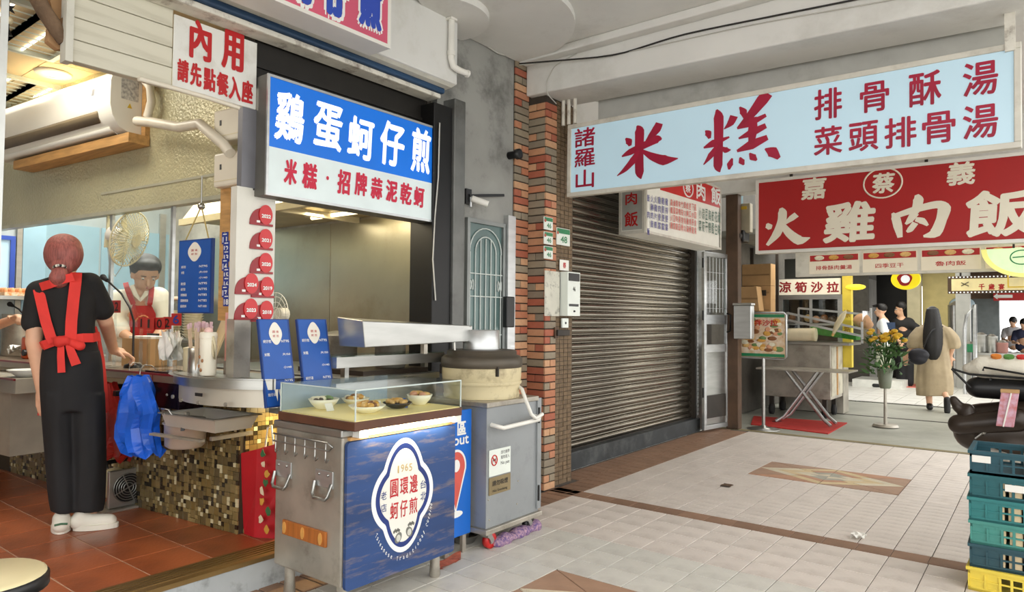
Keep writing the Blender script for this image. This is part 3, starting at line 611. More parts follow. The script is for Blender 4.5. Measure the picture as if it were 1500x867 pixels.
# ------------------------------------------------------------------ shop front: boards, signs, post
C0 = V((-3.58, 2.15, 0)); pc = PL(C0, -cu_)                 # the counter front; in-plane 'a' runs to the right
def cp(a, off, z): return pc.at(a, z, -off)                 # off > 0 goes behind the counter front
pf = PL((-3.4, 0, 0), (0, 1, 0)); BOARD = M('cream_board', (214, 210, 192), .5, var=.06, scale=2, stretch=(1, .3, 4), dirt=(150, 140, 112), dscale=4, damt=.35)
a0 = pf.px(106, 60)[0]; a1 = pf.px(252, 100)[0]; bd = struct('wall_board', MB().pbox(pf, a0, a1, 2.5, 3.0, -.05, -.012), BOARD)
for k in range(5): MB().pbox(pf, a0, a1, 2.5+.1*k, 2.596+.1*k, -.012, .0).build('plank', BOARD, bd, .003)
MB().pbox(pf, a0-.03, a0, 2.49, 3.0, -.05, .012).build('edge_trim', CREAM, bd)
struct('wall_over_sign', MB().box(-3.62, -3.46, 2.12, 3.48, 2.5, 3.1), DARK)
o = struct('shutter_housing', MB().box(-3.46, -3.41, 2.06, 3.4, 2.64, 2.884).box(-3.41, -3.395, 2.06, 3.4, 2.74, 2.76), M('brown_black_housing', (34, 31, 27), .5, .3, var=.25))
pl = PL((-3.395, 0, 0), (0, 1, 0)); a0, b0 = pl.px(252, 128); a1, b1 = pl.px(374, 160)[0], pl.px(253, 20)[1]
t = thing('dine_in_sign', 'white plate with red lettering for dining inside, above the entrance', 'sign', pl.at(a0, b0))
MB().pbox(pl, a0, a1, b0, b1, -.004, .006).build('plate', M('white_sign_plate', (228, 228, 222), .4, var=.04, dirt=(150, 130, 100), dscale=5, damt=.3), t, .003)
for ch, x, y, w, h in [('內', 293, 60, 33, 58), ('用', 340, 75, 33, 58), ('請', 267, 104, 17, 33), ('先', 286, 110, 17, 34), ('點', 306, 117, 18, 34), ('餐', 325, 124, 18, 34), ('入', 343, 130, 18, 34), ('座', 361, 135, 17, 34)]:
    mb = MB(); put_px(mb, pl, ch, x, y, w, h, .028, .008); mb.build('character', INK_R, t)
# blue light box
pl = PL((-3.3, 0, 0), (0, 1, 0)); a0, b0 = pl.px(388, 285); a1, b1 = pl.px(636, 325)[0], pl.px(385, 105)[1]; bm = pl.px(390, 213)[1]
t = thing('blue_light_sign', 'blue and white light box sign over the griddle opening', 'sign', pl.at(a0, b0))
MB().pbox(pl, a0, a1, b0, b1, -.13, -.004).build('box', M('grey_sign_box', (112, 110, 104), .5, .4, var=.15), t, .004); MB().frame(pl, a0, a1, b0, b1, .014, -.004, .008).build('frame', ALU, t)
MB().pbox(pl, a0+.014, a1-.014, bm, b1-.014, -.003, .003).build('blue_panel', M('lit_blue_acrylic', (0, 108, 214), .35, var=.12, scale=1.2, emit=.22, ecol=(0, 120, 232)), t)
MB().pbox(pl, a0+.014, a1-.014, b0+.014, bm, -.003, .003).build('white_panel', M('lit_white_acrylic', (214, 226, 226), .35, var=.05, emit=.16), t)
LW = M('lit_white_print', (244, 248, 250), .4, var=.02, emit=.45)
for ch, x, y, w, h in [('鷄', 424, 172, 43, 74), ('蛋', 480, 186, 43, 68), ('蚵', 528, 203, 38, 62), ('仔', 574, 211, 36, 66), ('煎', 616, 221, 28, 66)]:
    mb = MB(); put_px(mb, pl, ch, x, y, w, h, .024, .006, .05); mb.build('character', LW, t)
for ch, x, y, w, h in [('米', 425, 252, 19, 38), ('糕', 453, 258, 22, 38), ('．', 479, 261, 4, 6), ('招', 503, 267, 19, 36), ('牌', 528, 270, 18, 34), ('蒜', 551, 276, 17, 32), ('泥', 573, 280, 17, 32), ('乾', 594, 284, 17, 32), ('蚵', 613, 289, 15, 30)]:
    mb = MB(); put_px(mb, pl, ch, x, y, w, h, .03, .006, .05); mb.build('character', PRINT('crimson_ink_'+str(x), (196, 24, 60), .08), t)
MB().tube([atx(644, 180, -3.27), atx(642, 260, -3.27), atx(637, 320, -3.27), atx(634, 380, -3.27), atx(638, 440, -3.27)], .005, 6).build('power_cord', CAB, t)
# pink fascia sign: a tilted box on the fascia
pl = PL((-3.0, 0, 0), (0, 1, 0)); a1, b0 = pl.px(571, 72)
t = thing('fascia_light_sign', 'pink light box with blue lettering on the white fascia', 'sign', pl.at(a1, b0))
MB().pbox(pl, a1-2.2, a1, b0, 3.46, -.179, -.004).build('box', WHITEP, t, .004); MB().frame(pl, a1-2.2, a1, b0, 3.46, .022, -.004, .006).build('frame', WHITEP, t)
MB().pbox(pl, a1-2.178, a1-.022, b0+.022, 3.44, -.003, .002).build('panel', M('pink_acrylic', (196, 84, 108), .4, var=.12, scale=2, emit=.16), t)
for ch, x, y, w, h in [('煎', 542, 10, 34, 64), ('仔', 492, -16, 36, 84), ('蚵', 440, -46, 40, 100)]:
    for m_, bb, dd, g in ((INK_W, .1, .004, 1.16), (PRINT('blue_ink_'+str(x), (40, 70, 170), .1), .045, .0055, 1)):
        mb = MB(); put_px(mb, pl, ch, x, y, w*g, h*g, bb, dd); mb.build('character', m_, t)

# ------------------------------------------------------------------ post with awards
ZC = 1.05
PW = M('post_white', (226, 224, 214), .5, var=.05)
post = thing('front_post', 'white and wooden post between the dining entrance and the kitchen', 'post', (-3.45, 2.1, ZC))
ya, yb, yc = pf.px(347, 300)[0], pf.px(370, 300)[0], pf.px(404, 300)[0]; wa, wb_ = pc.px(333, 350)[0], pc.px(347, 350)[0]
MB().box(-3.46, -3.40, ya, yb, ZC, 2.07).build('post', PW, post); MB().pbox(pc, wa, wb_, ZC+.3, 2.2, .001, .05).build('wooden_edge', WOOD, post)
MB().box(-3.44, -3.402, yb, yc, 1.36, 2.06).build('award_board', PW, post); MB().box(-3.44, -3.396, ya+.02, yb+.01, 2.07, 2.5).build('grey_casing', M('grey_casing', (122, 122, 128), .5, .3), post)
MB().box(-3.47, -3.395, ya-.002, yb+.002, ZC, 1.36).build('foot', STEELD, post)
AWR = M('award_red', (206, 40, 44), .35, var=.06); AWD = M('award_dark_red', (150, 18, 28), .35, var=.06)
pa = PL((-3.4, 0, 0), (0, 1, 0))
for yr, x, y in [('2022', 388, 315), ('2021', 388, 350), ('2020', 388, 385), ('2019', 390, 420), ('2018', 389, 455), ('2024', 367, 415), ('2023', 366, 452)]:
    a, b = pa.px(x, y); r = .049
    t = thing('award_plaque', {'2022': 'topmost round red award plaque on the white post, reading 2022', '2021': 'second round red award plaque from the top of the post, reading 2021', '2020': 'third round red award plaque from the top of the post, reading 2020', '2019': 'red award plaque reading 2019, just right of the 2024 plaque', '2018': 'lowest right red award plaque on the post, reading 2018', '2024': 'upper of the two red award plaques in the left column, reading 2024', '2023': 'lowest left red award plaque on the post, reading 2023'}[yr], 'plaque', pa.at(a, b-r), 'red award plaques on the post')
    MB().prism([(a+1.5*r*math.cos(q)-.02, b-r+1.7*r*math.sin(q)) for q in [math.pi*(.5+.5*k/8) for k in range(9)]]+[(a-.02, b-r)], pa, .001, .006).build('backing', AWD, t)
    MB().pbox(pa, a-1.5*r-.02, a+r*.9, b-r-.012, b-r, .001, .012).build('ledge', AWD, t)
    MB().prism([(a+r*.82*math.cos(q), b+r*1.12*math.sin(q)) for q in [2*math.pi*k/28 for k in range(28)]], pa, .006, .013).build('disc', AWR, t)
    mb = MB(); text(mb, pa, yr, a, b-.008, r*1.15, r*.42, .04, .014); mb.build('year', INK_W, t)
    MB().pbox(pa, a-.024-r*.6, a-.024-r*.2, b-r+.002, b-r+.014, .006, .009).build('tag', INK_W, t)
for k in range(8):
    x, y = 331+(1 if k % 3 else -1), 347+13*k; pn = pc.off(.052+.003*k); a, b = pn.px(x, y)
    o = MB().pbox(pn, a-.028, a+.028, b-.04, b+.028, 0, .002).build('table_number_card', M('navy_card_%d' % k, (36, 60, 150), .4, var=.05)); tag(o, '%s small navy number card on the wooden post, reading %d' % (['topmost', 'second from top', 'third from top', 'fourth from top', 'fifth from top', 'sixth from top', 'second lowest', 'lowest'][k], 11+k), 'number card', 'navy table number cards')
    mb = MB(); text(mb, pn, str(11+k), a, b-.016, .04, .032, .03, .003); mb.build('number', INK_W, o); MB().pbox(pn, a-.016, a+.016, b+.012, b+.018, .002, .003).build('caption', INK_W, o)
    MB().cyl(pn.at(a, b+.025, -.01), pn.at(a, b+.025, .004), .004, n=6).build('pin', STEEL, o)
# menu boards
NAVY = M('menu_blue', (26, 84, 168), .45, var=.08, emit=.03); NAVYD = M('menu_blue_edge', (20, 60, 130), .5)
def oval4(a, b, w, h, n=40): return [(a+w*math.cos(q)*(1+.05*math.cos(4*q)), b+h*math.sin(q)*(1+.05*math.cos(4*q))) for q in [2*math.pi*k/n for k in range(n)]]
MENU = [('蚵仔煎', '95'), ('米糕', '大/50'), ('', '小/40'), ('蚵仔湯', '95'), ('蛤仔湯', '95'), ('排骨酥湯', '85'), ('菜頭排骨湯', '85'), ('蒜泥乾蚵', '100')]
def menu_print(pl, a0, a1, b0, b1, par, rows=MENU, top=.34):
    w = a1-a0; h = b1-b0; MB().prism(oval4((a0+a1)/2, b1-h*.17, w*.2, h*.125), pl, .001, .003).build('crest', M('crest_cream', (238, 234, 222), .6, var=.03), par)
    mb = MB(); put(mb, pl, '圓', (a0+a1)/2-w*.06, b1-h*.15, w*.08, h*.03, 0, .004); put(mb, pl, '蚵', (a0+a1)/2-w*.06, b1-h*.2, w*.08, h*.03, 0, .004); put(mb, pl, '邊', (a0+a1)/2+w*.06, b1-h*.15, w*.08, h*.03, 0, .004); put(mb, pl, '煎', (a0+a1)/2+w*.06, b1-h*.2, w*.08, h*.03, 0, .004); mb.build('crest_lettering', INK_R, par)
    for k, (l, r) in enumerate(rows):
        y = b1-h*(top+(1-top-.05)*(k+.4)/len(rows)); cs = h*.038
        mb = MB()
        if l: text(mb, pl, l, a0+w*.08+len(l)*cs*.45, y, len(l)*cs*.9, cs, .012, .002)
        mb.v and mb.build('dish_name', INK_W, par); mb = MB(); text(mb, pl, 'NT'+r if '/' not in r else r, a1-w*.08-w*.13, y, w*.26, cs*.8, .012, .002); mb.build('price_line', INK_W, par)
pm = pc.off(.03); a0, b1 = pm.px(267, 353); a1, b0 = pm.px(313, 459)
t = thing('hanging_menu_board', 'tall blue menu board hanging on strings by the cook', 'menu board', pm.at(a0, b0)); MB().pbox(pm, a0, a1, b0, b1, 0, .02).build('board', NAVYD, t, .002); MB().pbox(pm, a0+.008, a1-.012, b0+.008, b1-.008, .02, .021).build('face', NAVY, t)
menu_print(pm.off(.02), a0+.008, a1-.012, b0, b1, t); hx = pm.px(295, 302); 
MB().tube([pm.at(a0+.05, b1, .01), pm.at(*hx, .0)], .004, 6).tube([pm.at(a1-.05, b1, .01), pm.at(*hx, .0)], .004, 6).build('string', M('twine', (190, 170, 110), .8), t); MB().ell(pm.at(*hx, .0), .022, 10, 8).cyl(pm.at(*hx, .0), pm.at(hx[0], 2.2, 0), .005, n=6).build('hook', STEEL, t)

# ------------------------------------------------------------------ partition over the counter, glass and beam
PATT = M('figured_glass_panel', (176, 172, 142), .3, .15, var=.2, scale=1.2, bump=.9, bscale=55, col2=(206, 198, 158))
al = -3.45
struct('partition', MB().pbox(pc, al, -.02, 2.075, 3.08, -.05, -.002), PATT, 'figured glass partition above the counter')
struct('partition_rail', MB().pbox(pc, al, -.02, 2.06, 2.085, -.06, .0).pbox(pc, -1.55, -.03, 2.2, 2.215, -.02, .004), M('greyish_rail', (190, 188, 168), .4, .3))
gl = MB().pbox(pc, -2.4, -.75, 1.3, 2.06, -.045, -.035); gl = gl.build('window_1', GLASSK); gl['kind'] = 'structure'; gl['label'] = 'clear splash glass over the counter'
mb = MB(); mb.pbox(pc, -1.49, -1.46, 1.06, 2.06, -.05, -.03).pbox(pc, -.77, -.745, 1.06, 2.06, -.05, -.03); mb.build('glazing_bar', ALU, gl)

# air conditioner
pq = pc.off(.23); ar = pc.px(213, 188)[0]; zt = pq.px(150, 103)[1]; zb = pc.off(.1).px(212, 190)[1]; al2 = -2.75
AC = M('ac_white', (236, 234, 224), .22, var=.02)
t = thing('air_conditioner', 'long white wall air conditioner on a wooden batten', 'air conditioner', cp((ar+al2)/2, 0, zb))
hh = zt-zb; pr = [(.0, zb), (.0, zt), (.17, zt), (.21, zt-.02), (.225, zt-.08), (.225, zb+hh*.42), (.21, zb+hh*.25), (.17, zb+hh*.08), (.12, zb+.01), (.06, zb)]
def sweep(mb, pr, a0, a1):
    n = len(pr); A = [pc.at(a0, z, d) for d, z in pr]; B = [pc.at(a1, z, d) for d, z in pr]
    mb.add(A+B, [tuple(range(n)), tuple(range(2*n-1, n-1, -1))]); mb.add(A+B, [(i, n+i, n+(i+1) % n, (i+1) % n) for i in range(n)], True); return mb
sweep(MB(), pr, al2, ar).build('casing', AC, t)
sweep(MB(), [(.20, zb+hh*.22), (.222, zb+hh*.36), (.223, zb+hh*.31), (.2, zb+hh*.17)], al2+.04, ar-.16).build('air_slot', M('slot_brown', (122, 108, 84), .5), t)
sweep(MB(), [(.12, zb+.006), (.18, zb+hh*.09), (.182, zb+hh*.085), (.122, zb+.0)], al2+.04, ar-.1).build('louvre', AC, t)
pe = PL(cp(ar, 0, 0), pc.n*-1); MB().pbox(pe, -.16, -.05, zb+hh*.55, zb+hh*.9, .0005, .0015).build('rating_label', M('faint_print', (214, 214, 208), .5, var=.3, scale=60, col2=(150, 150, 150)), t)
MB().prism([(-.12, zb+hh*.42), (-.09, zb+hh*.42), (-.105, zb+hh*.5)], pe, .0005, .002).build('warning_mark', YEL, t)
for k, x in enumerate((.02,)): MB().prism([(ar-.23, zt-.14), (ar-.2, zt-.14), (ar-.19, zt-.1), (ar-.22, zt-.1)], pc, .2255, .2262).build('logo', M('grey_mark', (150, 150, 150)), t)
wb = MB().pbox(pc, al2+.2, ar+.06, zb-.07, zb-.006, .001, .14).build('wooden_batten', WOOD, None, .004); tag(wb, 'yellowish wooden batten under the air conditioner', 'batten')
struct('partition_stud', MB().pbox(pc, ar+.005, ar+.05, zb-.006, zt+.1, -.02, .03), WOOD)
IVP = M('ivory_plastic', (228, 220, 202), .4, var=.04)
def pbx(name, x0, x1, y0, y1, label):
    pb = pc.off(.1); a0, b1 = pb.px(x0, y0); a1, b0 = pb.px(x1, y1); t = thing(name, label, 'junction box', pb.at(a0, b0)); MB().pbox(pc, a0, a1, b0, b1, .0, .1).build('cover', IVP, t, .012)
    MB().pbox(pc, a0+.005, a1-.005, b0+.03, b0+.034, .1, .1015).build('seam', CREAMP, t); MB().pbox(pc, a0+.06, a0+.075, (b0+b1)/2, (b0+b1)/2+.03, .1, .102).build('mark', M('small_mark', (60, 60, 60)), t)
pbx('junction_box', 313, 355, 163, 201, 'ivory plastic junction box just under the dine-in sign'); pbx('junction_box', 313, 357, 226, 268, 'lower ivory plastic junction box on the post')
q = [pc.off(.12).px(*p) for p in [(203, 178), (225, 180), (265, 187), (295, 182), (310, 195), (330, 212), (340, 225)]]
tag(MB().tube([pc.at(a, b, .13) for a, b in q], .03, 10).build('insulated_pipe', IVP), 'fat ivory insulated pipe from the air conditioner to the lower box', 'pipe')
q = [pc.off(.05).px(*p) for p in [(202, 114), (212, 116), (222, 128), (224, 150), (218, 172)]]; tag(MB().tube([pc.at(a, b, .06) for a, b in q], .026, 10).build('insulated_pipe', IVP), 'short bent ivory pipe dropping behind the board', 'pipe')
tag(MB().tube([atx(203, 115, -3.36), atx(250, 128, -3.36), atx(300, 142, -3.36), atx(350, 158, -3.36)], .012, 8).build('conduit', IVP), 'thin ivory conduit along the bottom of the boards', 'conduit')
# shop ceiling: lay-in tiles, troffers, downlight
cm = MB().box(-.297, .297, -.297, .297, 0, .012).mesh('ceiling_tile', SCEIL); TRO = M('tube_light', (255, 250, 235), .5, emit=3); LOUV = M('louvre_white', (206, 214, 206), .4, .2)
spots = [atz(28, 40, 3.06), atz(22, 135, 3.06)]
def near(x, y, s): return abs(x-s.x) < .45 and abs(y-s.y) < .35
for i in range(6):
    for j in range(8):
        x, y = -3.75-.6*i, -1.6+.6*j
        if y < 3.3: link('ceiling_tile', cm, (x, y, 3.068), sc_)
for s, l in zip(spots, ('recessed louvred ceiling light nearest the entrance', 'recessed louvred ceiling light behind the air conditioner')):
    t = thing('ceiling_light', l, 'ceiling light', (s.x, s.y, 3.04)); MB().frame(PL((s.x, s.y, 3.04), (1, 0, 0), (0, 1, 0)), -.42, .42, -.32, .32, .03, 0, .028).build('frame', LOUV, t)
    for k in range(2): MB().cyl((s.x-.38, s.y-.13+.26*k, 3.058), (s.x+.38, s.y-.13+.26*k, 3.058), .008, n=8).build('tube', TRO, t)
    mb = MB()
    for k in range(9): mb.box(s.x-.38+.095*k, s.x-.377+.095*k, s.y-.29, s.y+.29, 3.042, 3.05)
    for k in range(2): mb.box(s.x-.39, s.x+.39, s.y-.02+.0*k, s.y+.02, 3.042, 3.05)
    mb.build('louvre', LOUV, t); area_light('ceiling_light_lamp', (s.x, s.y, 3.03), .8, .5, 14 if 'nearest' in l else 3, (1, .93, .8))
s = atz(78, 108, 3.06); t = thing('downlight', 'round warm downlight in the shop ceiling', 'downlight', (s.x, s.y, 3.05)); MB().lathe([(.06, 0), (.11, .0), (.115, .012), (.06, .012)], (s.x, s.y, 3.052), 24, caps=False).build('ring', WHITEP, t); MB().cyl((s.x, s.y, 3.056), (s.x, s.y, 3.062), .062, n=20).build('lens', M('warm_lens', (255, 236, 190), emit=4), t)
area_light('downlight_lamp', (s.x, s.y, 3.04), .12, .12, 8, (1, .82, .55))
# weathered timber bracket and a small hanging charm at the edge of the board
p = atx(78, 60, -3.5); t = thing('timber_bracket', 'weathered wooden bracket with a bark edge beside the boards', 'bracket', (p.x, p.y, 2.6)); P_ = [atx(x, y, -3.48) for x, y in [(72, -5), (100, -5), (100, 72), (85, 72), (70, 60), (72, 40), (80, 30)]]
pl = PL((-3.48, 0, 0), (0, 1, 0)); MB().prism([(p.y, p.z) for p in P_], pl, -.04, .0).build('board', M('raw_timber', (186, 146, 104), .8, var=.3, scale=6), t)
MB().tube([atx(52, -8, -3.46), atx(64, 15, -3.45), atx(78, 36, -3.45), atx(95, 62, -3.44)], [.035, .033, .034, .028], 10).build('branch', M('bark', (122, 98, 76), .9, var=.4, scale=10, bump=.6), t); MB().bar(atx(88, 38, -3.45), atx(99, 30, -3.45), .04).build('peg', M('old_wood', (110, 80, 50), .8), t)
p = atx(13, 0, -3.6); t = thing('hanging_charm', 'little metal star and bead charm hanging at the far left', 'charm', p); zc = [atx(13, y, -3.6) for y in (12, 30, 42)]
MB().tube([V((p.x, p.y, 3.08)), zc[0], zc[1], zc[2]], .0025, 6).build('cord', BLACKP, t); pl = PL((-3.6, 0, 0), (0, 1, 0))
MB().prism([(zc[0].y+(.028 if k % 2 else .012)*math.cos(k*math.pi/5), zc[0].z+(.028 if k % 2 else .012)*math.sin(k*math.pi/5)) for k in range(10)], pl, -.003, .003).build('star', BLACK, t); MB().ell(zc[1], .016, 10, 8).build('bead', CREAMP, t); MB().lathe([(.002, .03), (.016, 0)], zc[2]-V((0, 0, .03)), 8).build('tassel', BLACK, t)
y = atx(2, 400, -3.235).y; struct('door_edge_post', MB().box(-3.24, -3.235, y-.03, y-.004, .158, 3.0), M('aluminium_edge', (206, 208, 204), .4, .5))
# ------------------------------------------------------------------ the mosaic counter
MOSB = ramp_by_object('mosaic_brown', [(118, 102, 64), (132, 114, 72), (104, 90, 58), (124, 104, 60), (98, 86, 58)], .3, .05)
ctr = thing('serving_counter', 'long bar counter faced with brown and cream mosaic tiles', 'counter', C0+V((-1.4, 0, ZF)))
GRM = M('mosaic_grout', (60, 50, 34), .8)
MB().pbox(pc, -3.45, 0, ZF, .93, -.2, -.006).build('body', GRM, ctr)
cell = .0245; bs = 3*cell; big = MB().pbox(PL((0, 0, 0), -cu_), -cell+.001, cell-.001, -cell+.001, cell-.001, 0, .007).mesh('mosaic_tile', MOSB, .0015, 1)
SM = {n: (MB(), M('mosaic_'+n, c, .25, var=.1)) for n, c in (('cream', (206, 196, 158)), ('dark', (48, 42, 30)), ('tan', (146, 128, 84)), ('brown', (114, 98, 62)))}; nb = 0; restb = MB()
def mosaic(pl, a0, a1, b0, b1, par, maxparts, rnd):
    global nb
    na, nbz = int((a1-a0)/bs), int((b1-b0)/bs)
    for i in range(na):
        for j in range(nbz):
            a = a1-bs*(i+1); b = b0+bs*j; sh = (i*1+j) % 3
            ca, cb = a+cell*(1+ (sh == 1)), b+cell*(1+(sh == 2))
            if nb < maxparts and pl is pc: link('mosaic_tile', big, pl.at(ca, cb, -.006), par); nb += 1
            else: restb.pbox(pl, ca-cell+.001, ca+cell-.001, cb-cell+.001, cb+cell-.001, -.006, .001)
            used = {(x, y) for x in ((0, 1) if sh != 1 else (1, 2)) for y in ((0, 1) if sh != 2 else (1, 2))}
            for x in range(3):
                for y in range(3):
                    if (x, y) in used: continue
                    k = rnd.choice(['cream', 'dark', 'tan', 'brown', 'brown', 'dark', 'brown', 'tan']); SM[k][0].pbox(pl, a+x*cell+.001, a+(x+1)*cell-.001, b+y*cell+.001, b+(y+1)*cell-.001, -.006, .001+rnd.random()*.002)
rn = random.Random(3)
mosaic(pc, -2.85, 0, ZF, .93, ctr, 300, rn)
pend = PL(C0+V((.006, 0, 0)), (0, 1, 0)); mosaic(pend, 0.0, .4, ZF, .93, ctr, 300, rn)
o = restb.build('small_mosaic', M('mosaic_olive', (116, 98, 60), .3, var=.15), ctr); o['kind'] = 'stuff'
for k, (mb, mt) in SM.items(): o = mb.build('small_mosaic', mt, ctr); o['kind'] = 'stuff'
MB().box(C0.x-.35, C0.x-.001, C0.y+.01, C0.y+.42, ZF, .93).build('body_end', GRM, ctr)
# counter top with red edge, steel rail and the bowed steel skirt
DKR = M('dark_red_edge', (122, 22, 30), .35, var=.15)
zt = 1.035
MB().pbox(pc, -3.45, -.0, .985, zt, -.3, .16).build('counter_top', M('brushed_brown_steel', (150, 132, 112), .3, .5, var=.1), ctr, .004)
MB().pbox(pc, -3.45, -.0, zt-.008, zt+.004, .155, .166).build('top_edge', DKR, ctr); MB().pbox(pc, -.602, -.596, .985, zt, .16, .163).build('joint', DKR, ctr)
MB().pbox(pc, -3.45, -.5, .93, .985, -.2, .02).build('rail', M('pale_rail', (196, 184, 150), .45, .2), ctr)
def bow(mb, z0, z1, grow, n=24):
    P = []; 
    for k in range(n+1):
        q = k/n; a = -.42+(.86)*q; d = .1+.15*math.sin(math.pi*q)**.8+grow; P.append((a, d))
    A = [pc.at(a, z0, d) for a, d in P]; B = [pc.at(a, z1, d) for a, d in P]; C = [pc.at(a, z0, d-.02) for a, d in P]; D = [pc.at(a, z1, d-.02) for a, d in P]; m = n+1
    mb.add(A+B, [(i, i+1, m+i+1, m+i) for i in range(n)], True); mb.add(C+D, [(i+1, i, m+i, m+i+1) for i in range(n)], True); mb.add(B+D, [(i, i+1, m+i+1, m+i) for i in range(n)]); mb.add(A+C, [(i+1, i, m+i, m+i+1) for i in range(n)])
    return P
sk = thing('bowed_steel_skirt', 'curved stainless steel griddle skirt bulging from the counter end', 'steel skirt', cp(-.15, -.2, .86))
STEELB = M('bright_brushed_steel', (206, 200, 186), .38, .45, var=.08, scale=3); mb = MB(); bow(mb, .905, 1.0, 0); mb.build('skirt', STEELB, sk); mb = MB(); P = bow(mb, 1.0, 1.055, .035); mb.build('rim', STEEL, sk)  # STEELB: paler, less metallic steel with bright outside reflections put into its colour
mb = MB(); top = [pc.at(a, 1.05, d+.03) for a, d in P]; mb.add(top+[pc.at(.44, 1.05, -.1), pc.at(-.42, 1.05, -.1)], [tuple(range(len(top)+2))]); mb.build('deck', STEEL, sk)
mb = MB()
for a, d in P[3:-3:5]: MB().cyl(pc.at(a, .922, d), pc.at(a, .922, d+.008), .011, n=10).build('rivet', STEELD, sk)
a, d = P[13]; MB().pbox(pc, a-.03, a+.03, .955, .972, d, d+.004).build('maker_plate', INK_K, sk)
# control panel, hooks, bags, pans under the top
def tocounter(x0, y0, x1, y1, d): q = pc.off(d); a0, b1 = q.px(x0, y0); a1, b0 = q.px(x1, y1); return q, a0, a1, b0, b1
q, a0, a1, b0, b1 = tocounter(212, 542, 262, 601, .14)
o = thing('control_panel', 'dark mirror-like steel panel under the counter top', 'panel', q.at(a0, b0)); MB().pbox(q, a0, a1, b0, b1, -.14, 0).build('panel', M('dark_mirror_steel', (70, 54, 66), .14, .8, var=.2, scale=2), o, .003)
for k in (0, 1): MB().ell(q.at(a1-.12, b0+.08+.11*k, .0), .009, 8, 6).build('bolt', STEEL, o)
BAGB = M('blue_plastic_bag', (24, 92, 206), .3, var=.25, scale=6); BAGR = M('red_plastic_bag', (170, 34, 28), .35, var=.25, scale=5)
def bag(name, lab, mat, pts, x0, d0, dep, seed, hookpx):
    rn = random.Random(seed); q = pc.off(d0); g = []; n = 22
    t = thing(name, lab, 'plastic bag', q.at(*q.px(x0, pts[-1][0])))
    for (y, l, r) in pts:
        row = []; al_, b = q.px(l, y); ar_, _ = q.px(r, y)
        for k in range(n+1):
            th = 2*math.pi*k/n; f = 1+.26*math.sin(6*th+seed+y*.035)+.2*math.sin(11*th+y*.05+seed)
            row.append(q.at((al_+ar_)/2+(ar_-al_)/2*math.cos(th)*(.84+.16*f), b+(.006+.014*(y > 650))*math.sin(5*th+y*.2), dep*math.sin(th)*f*(.35+.65*min(1, (ar_-al_)/.16))))
        g.append(row)
    gg = []
    for i in range(len(g)-1):
        for k in range(3): gg.append([g[i][j].lerp(g[i+1][j], k/3) for j in range(n+1)])
    gg.append(g[-1]); MB().sheet(gg, False).build('bag', mat, t)
    top = q.at(*q.px(*hookpx)); z = .975; MB().tube([top+V((.012, -.01, -.03)), top+V((.012, -.005, .0)), top+V((0, .02, .02)), V((top.x, top.y+.06, top.z+.015)), V((top.x-.005, top.y+.09, top.z-.01))], .003, 6).build('hook', STEEL, t)
bag('carrier_bag_bundle', 'bundle of blue plastic carrier bags hanging from a hook', BAGB, [(550, 199, 209), (560, 196, 213), (572, 188, 217), (585, 182, 222), (600, 179, 226), (620, 176, 222), (640, 176, 226), (655, 186, 230), (661, 200, 231)], 200, .3, .07, 2, (206, 540))
bag('red_shopping_bag', 'limp red plastic bag hanging behind the blue bags', BAGR, [(560, 158, 166), (585, 150, 176), (610, 150, 186), (635, 150, 196), (655, 152, 196), (668, 158, 186)], 170, .14, .05, 5, (190, 536))
q, a0, a1, b0, b1 = tocounter(252, 602, 330, 632, .25)
t = thing('steel_food_tray', 'rectangular stainless food tray on the bracket under the counter', 'tray', q.at(a0, b0))
z0, z1 = b0-.005, b1-.005
mb = MB().add([q.at(a0+.02, z0, .045), q.at(a1-.02, z0, .045), q.at(a1-.02, z0, -.17), q.at(a0+.02, z0, -.17), q.at(a0, z1, .06), q.at(a1, z1, .06), q.at(a1, z1, -.2), q.at(a0, z1, -.2)], [(3, 2, 1, 0), (0, 1, 5, 4), (1, 2, 6, 5), (2, 3, 7, 6), (3, 0, 4, 7)]); mb.build('pan', STEELB, t)
MB().frame(PL(q.at(0, z1, 0), q.u, -q.n), a0-.012, a1+.012, -.075, .215, .02, -.0, .006).build('rim', STEEL, t); MB().tube([q.at(a0+.05, z1, .075), q.at(a0+.05, z1+.03, .09), q.at(a0+.12, z1+.03, .09), q.at(a0+.12, z1, .075)], .005, 6).build('handle', STEEL, t)
p = q.at(*q.px(256, 640)); t = thing('stock_pot', 'shiny steel pot hanging beside the food tray', 'pot', p-V((0, 0, .06)))
MB().lathe([(.085, -.07), (.105, -.055), (.11, .06), (.118, .066), (.118, .07), (.1, .07)], p+V((-.04, .08, .0)), 24).build('body', STEELB, t); MB().lathe([(.115, .0), (.1, .02), (.02, .035), (.02, .05), (.012, .055)], p+V((-.04, .08, .07)), 20).build('lid', STEELD, t); MB().bar(p+V((.05, .02, .05)), p+V((.14, -.03, .06)), .018).build('handle', BLACKP, t)
MB().bar(q.at(a0-.02, b0-.045, .1), q.at(a1-.1, b0-.05, .06), .03, .012).bar(q.at(a1-.12, b0-.05, .0), q.at(a1-.12, b0-.05, -.25), .02, .02).build('pot_bracket', STEELD, ctr)
for k in range(3): MB().pbox(pc, -1.6+.4*k, -1.57+.4*k, .9, .93, .0, .28).build('bracket', BLACK, ctr)
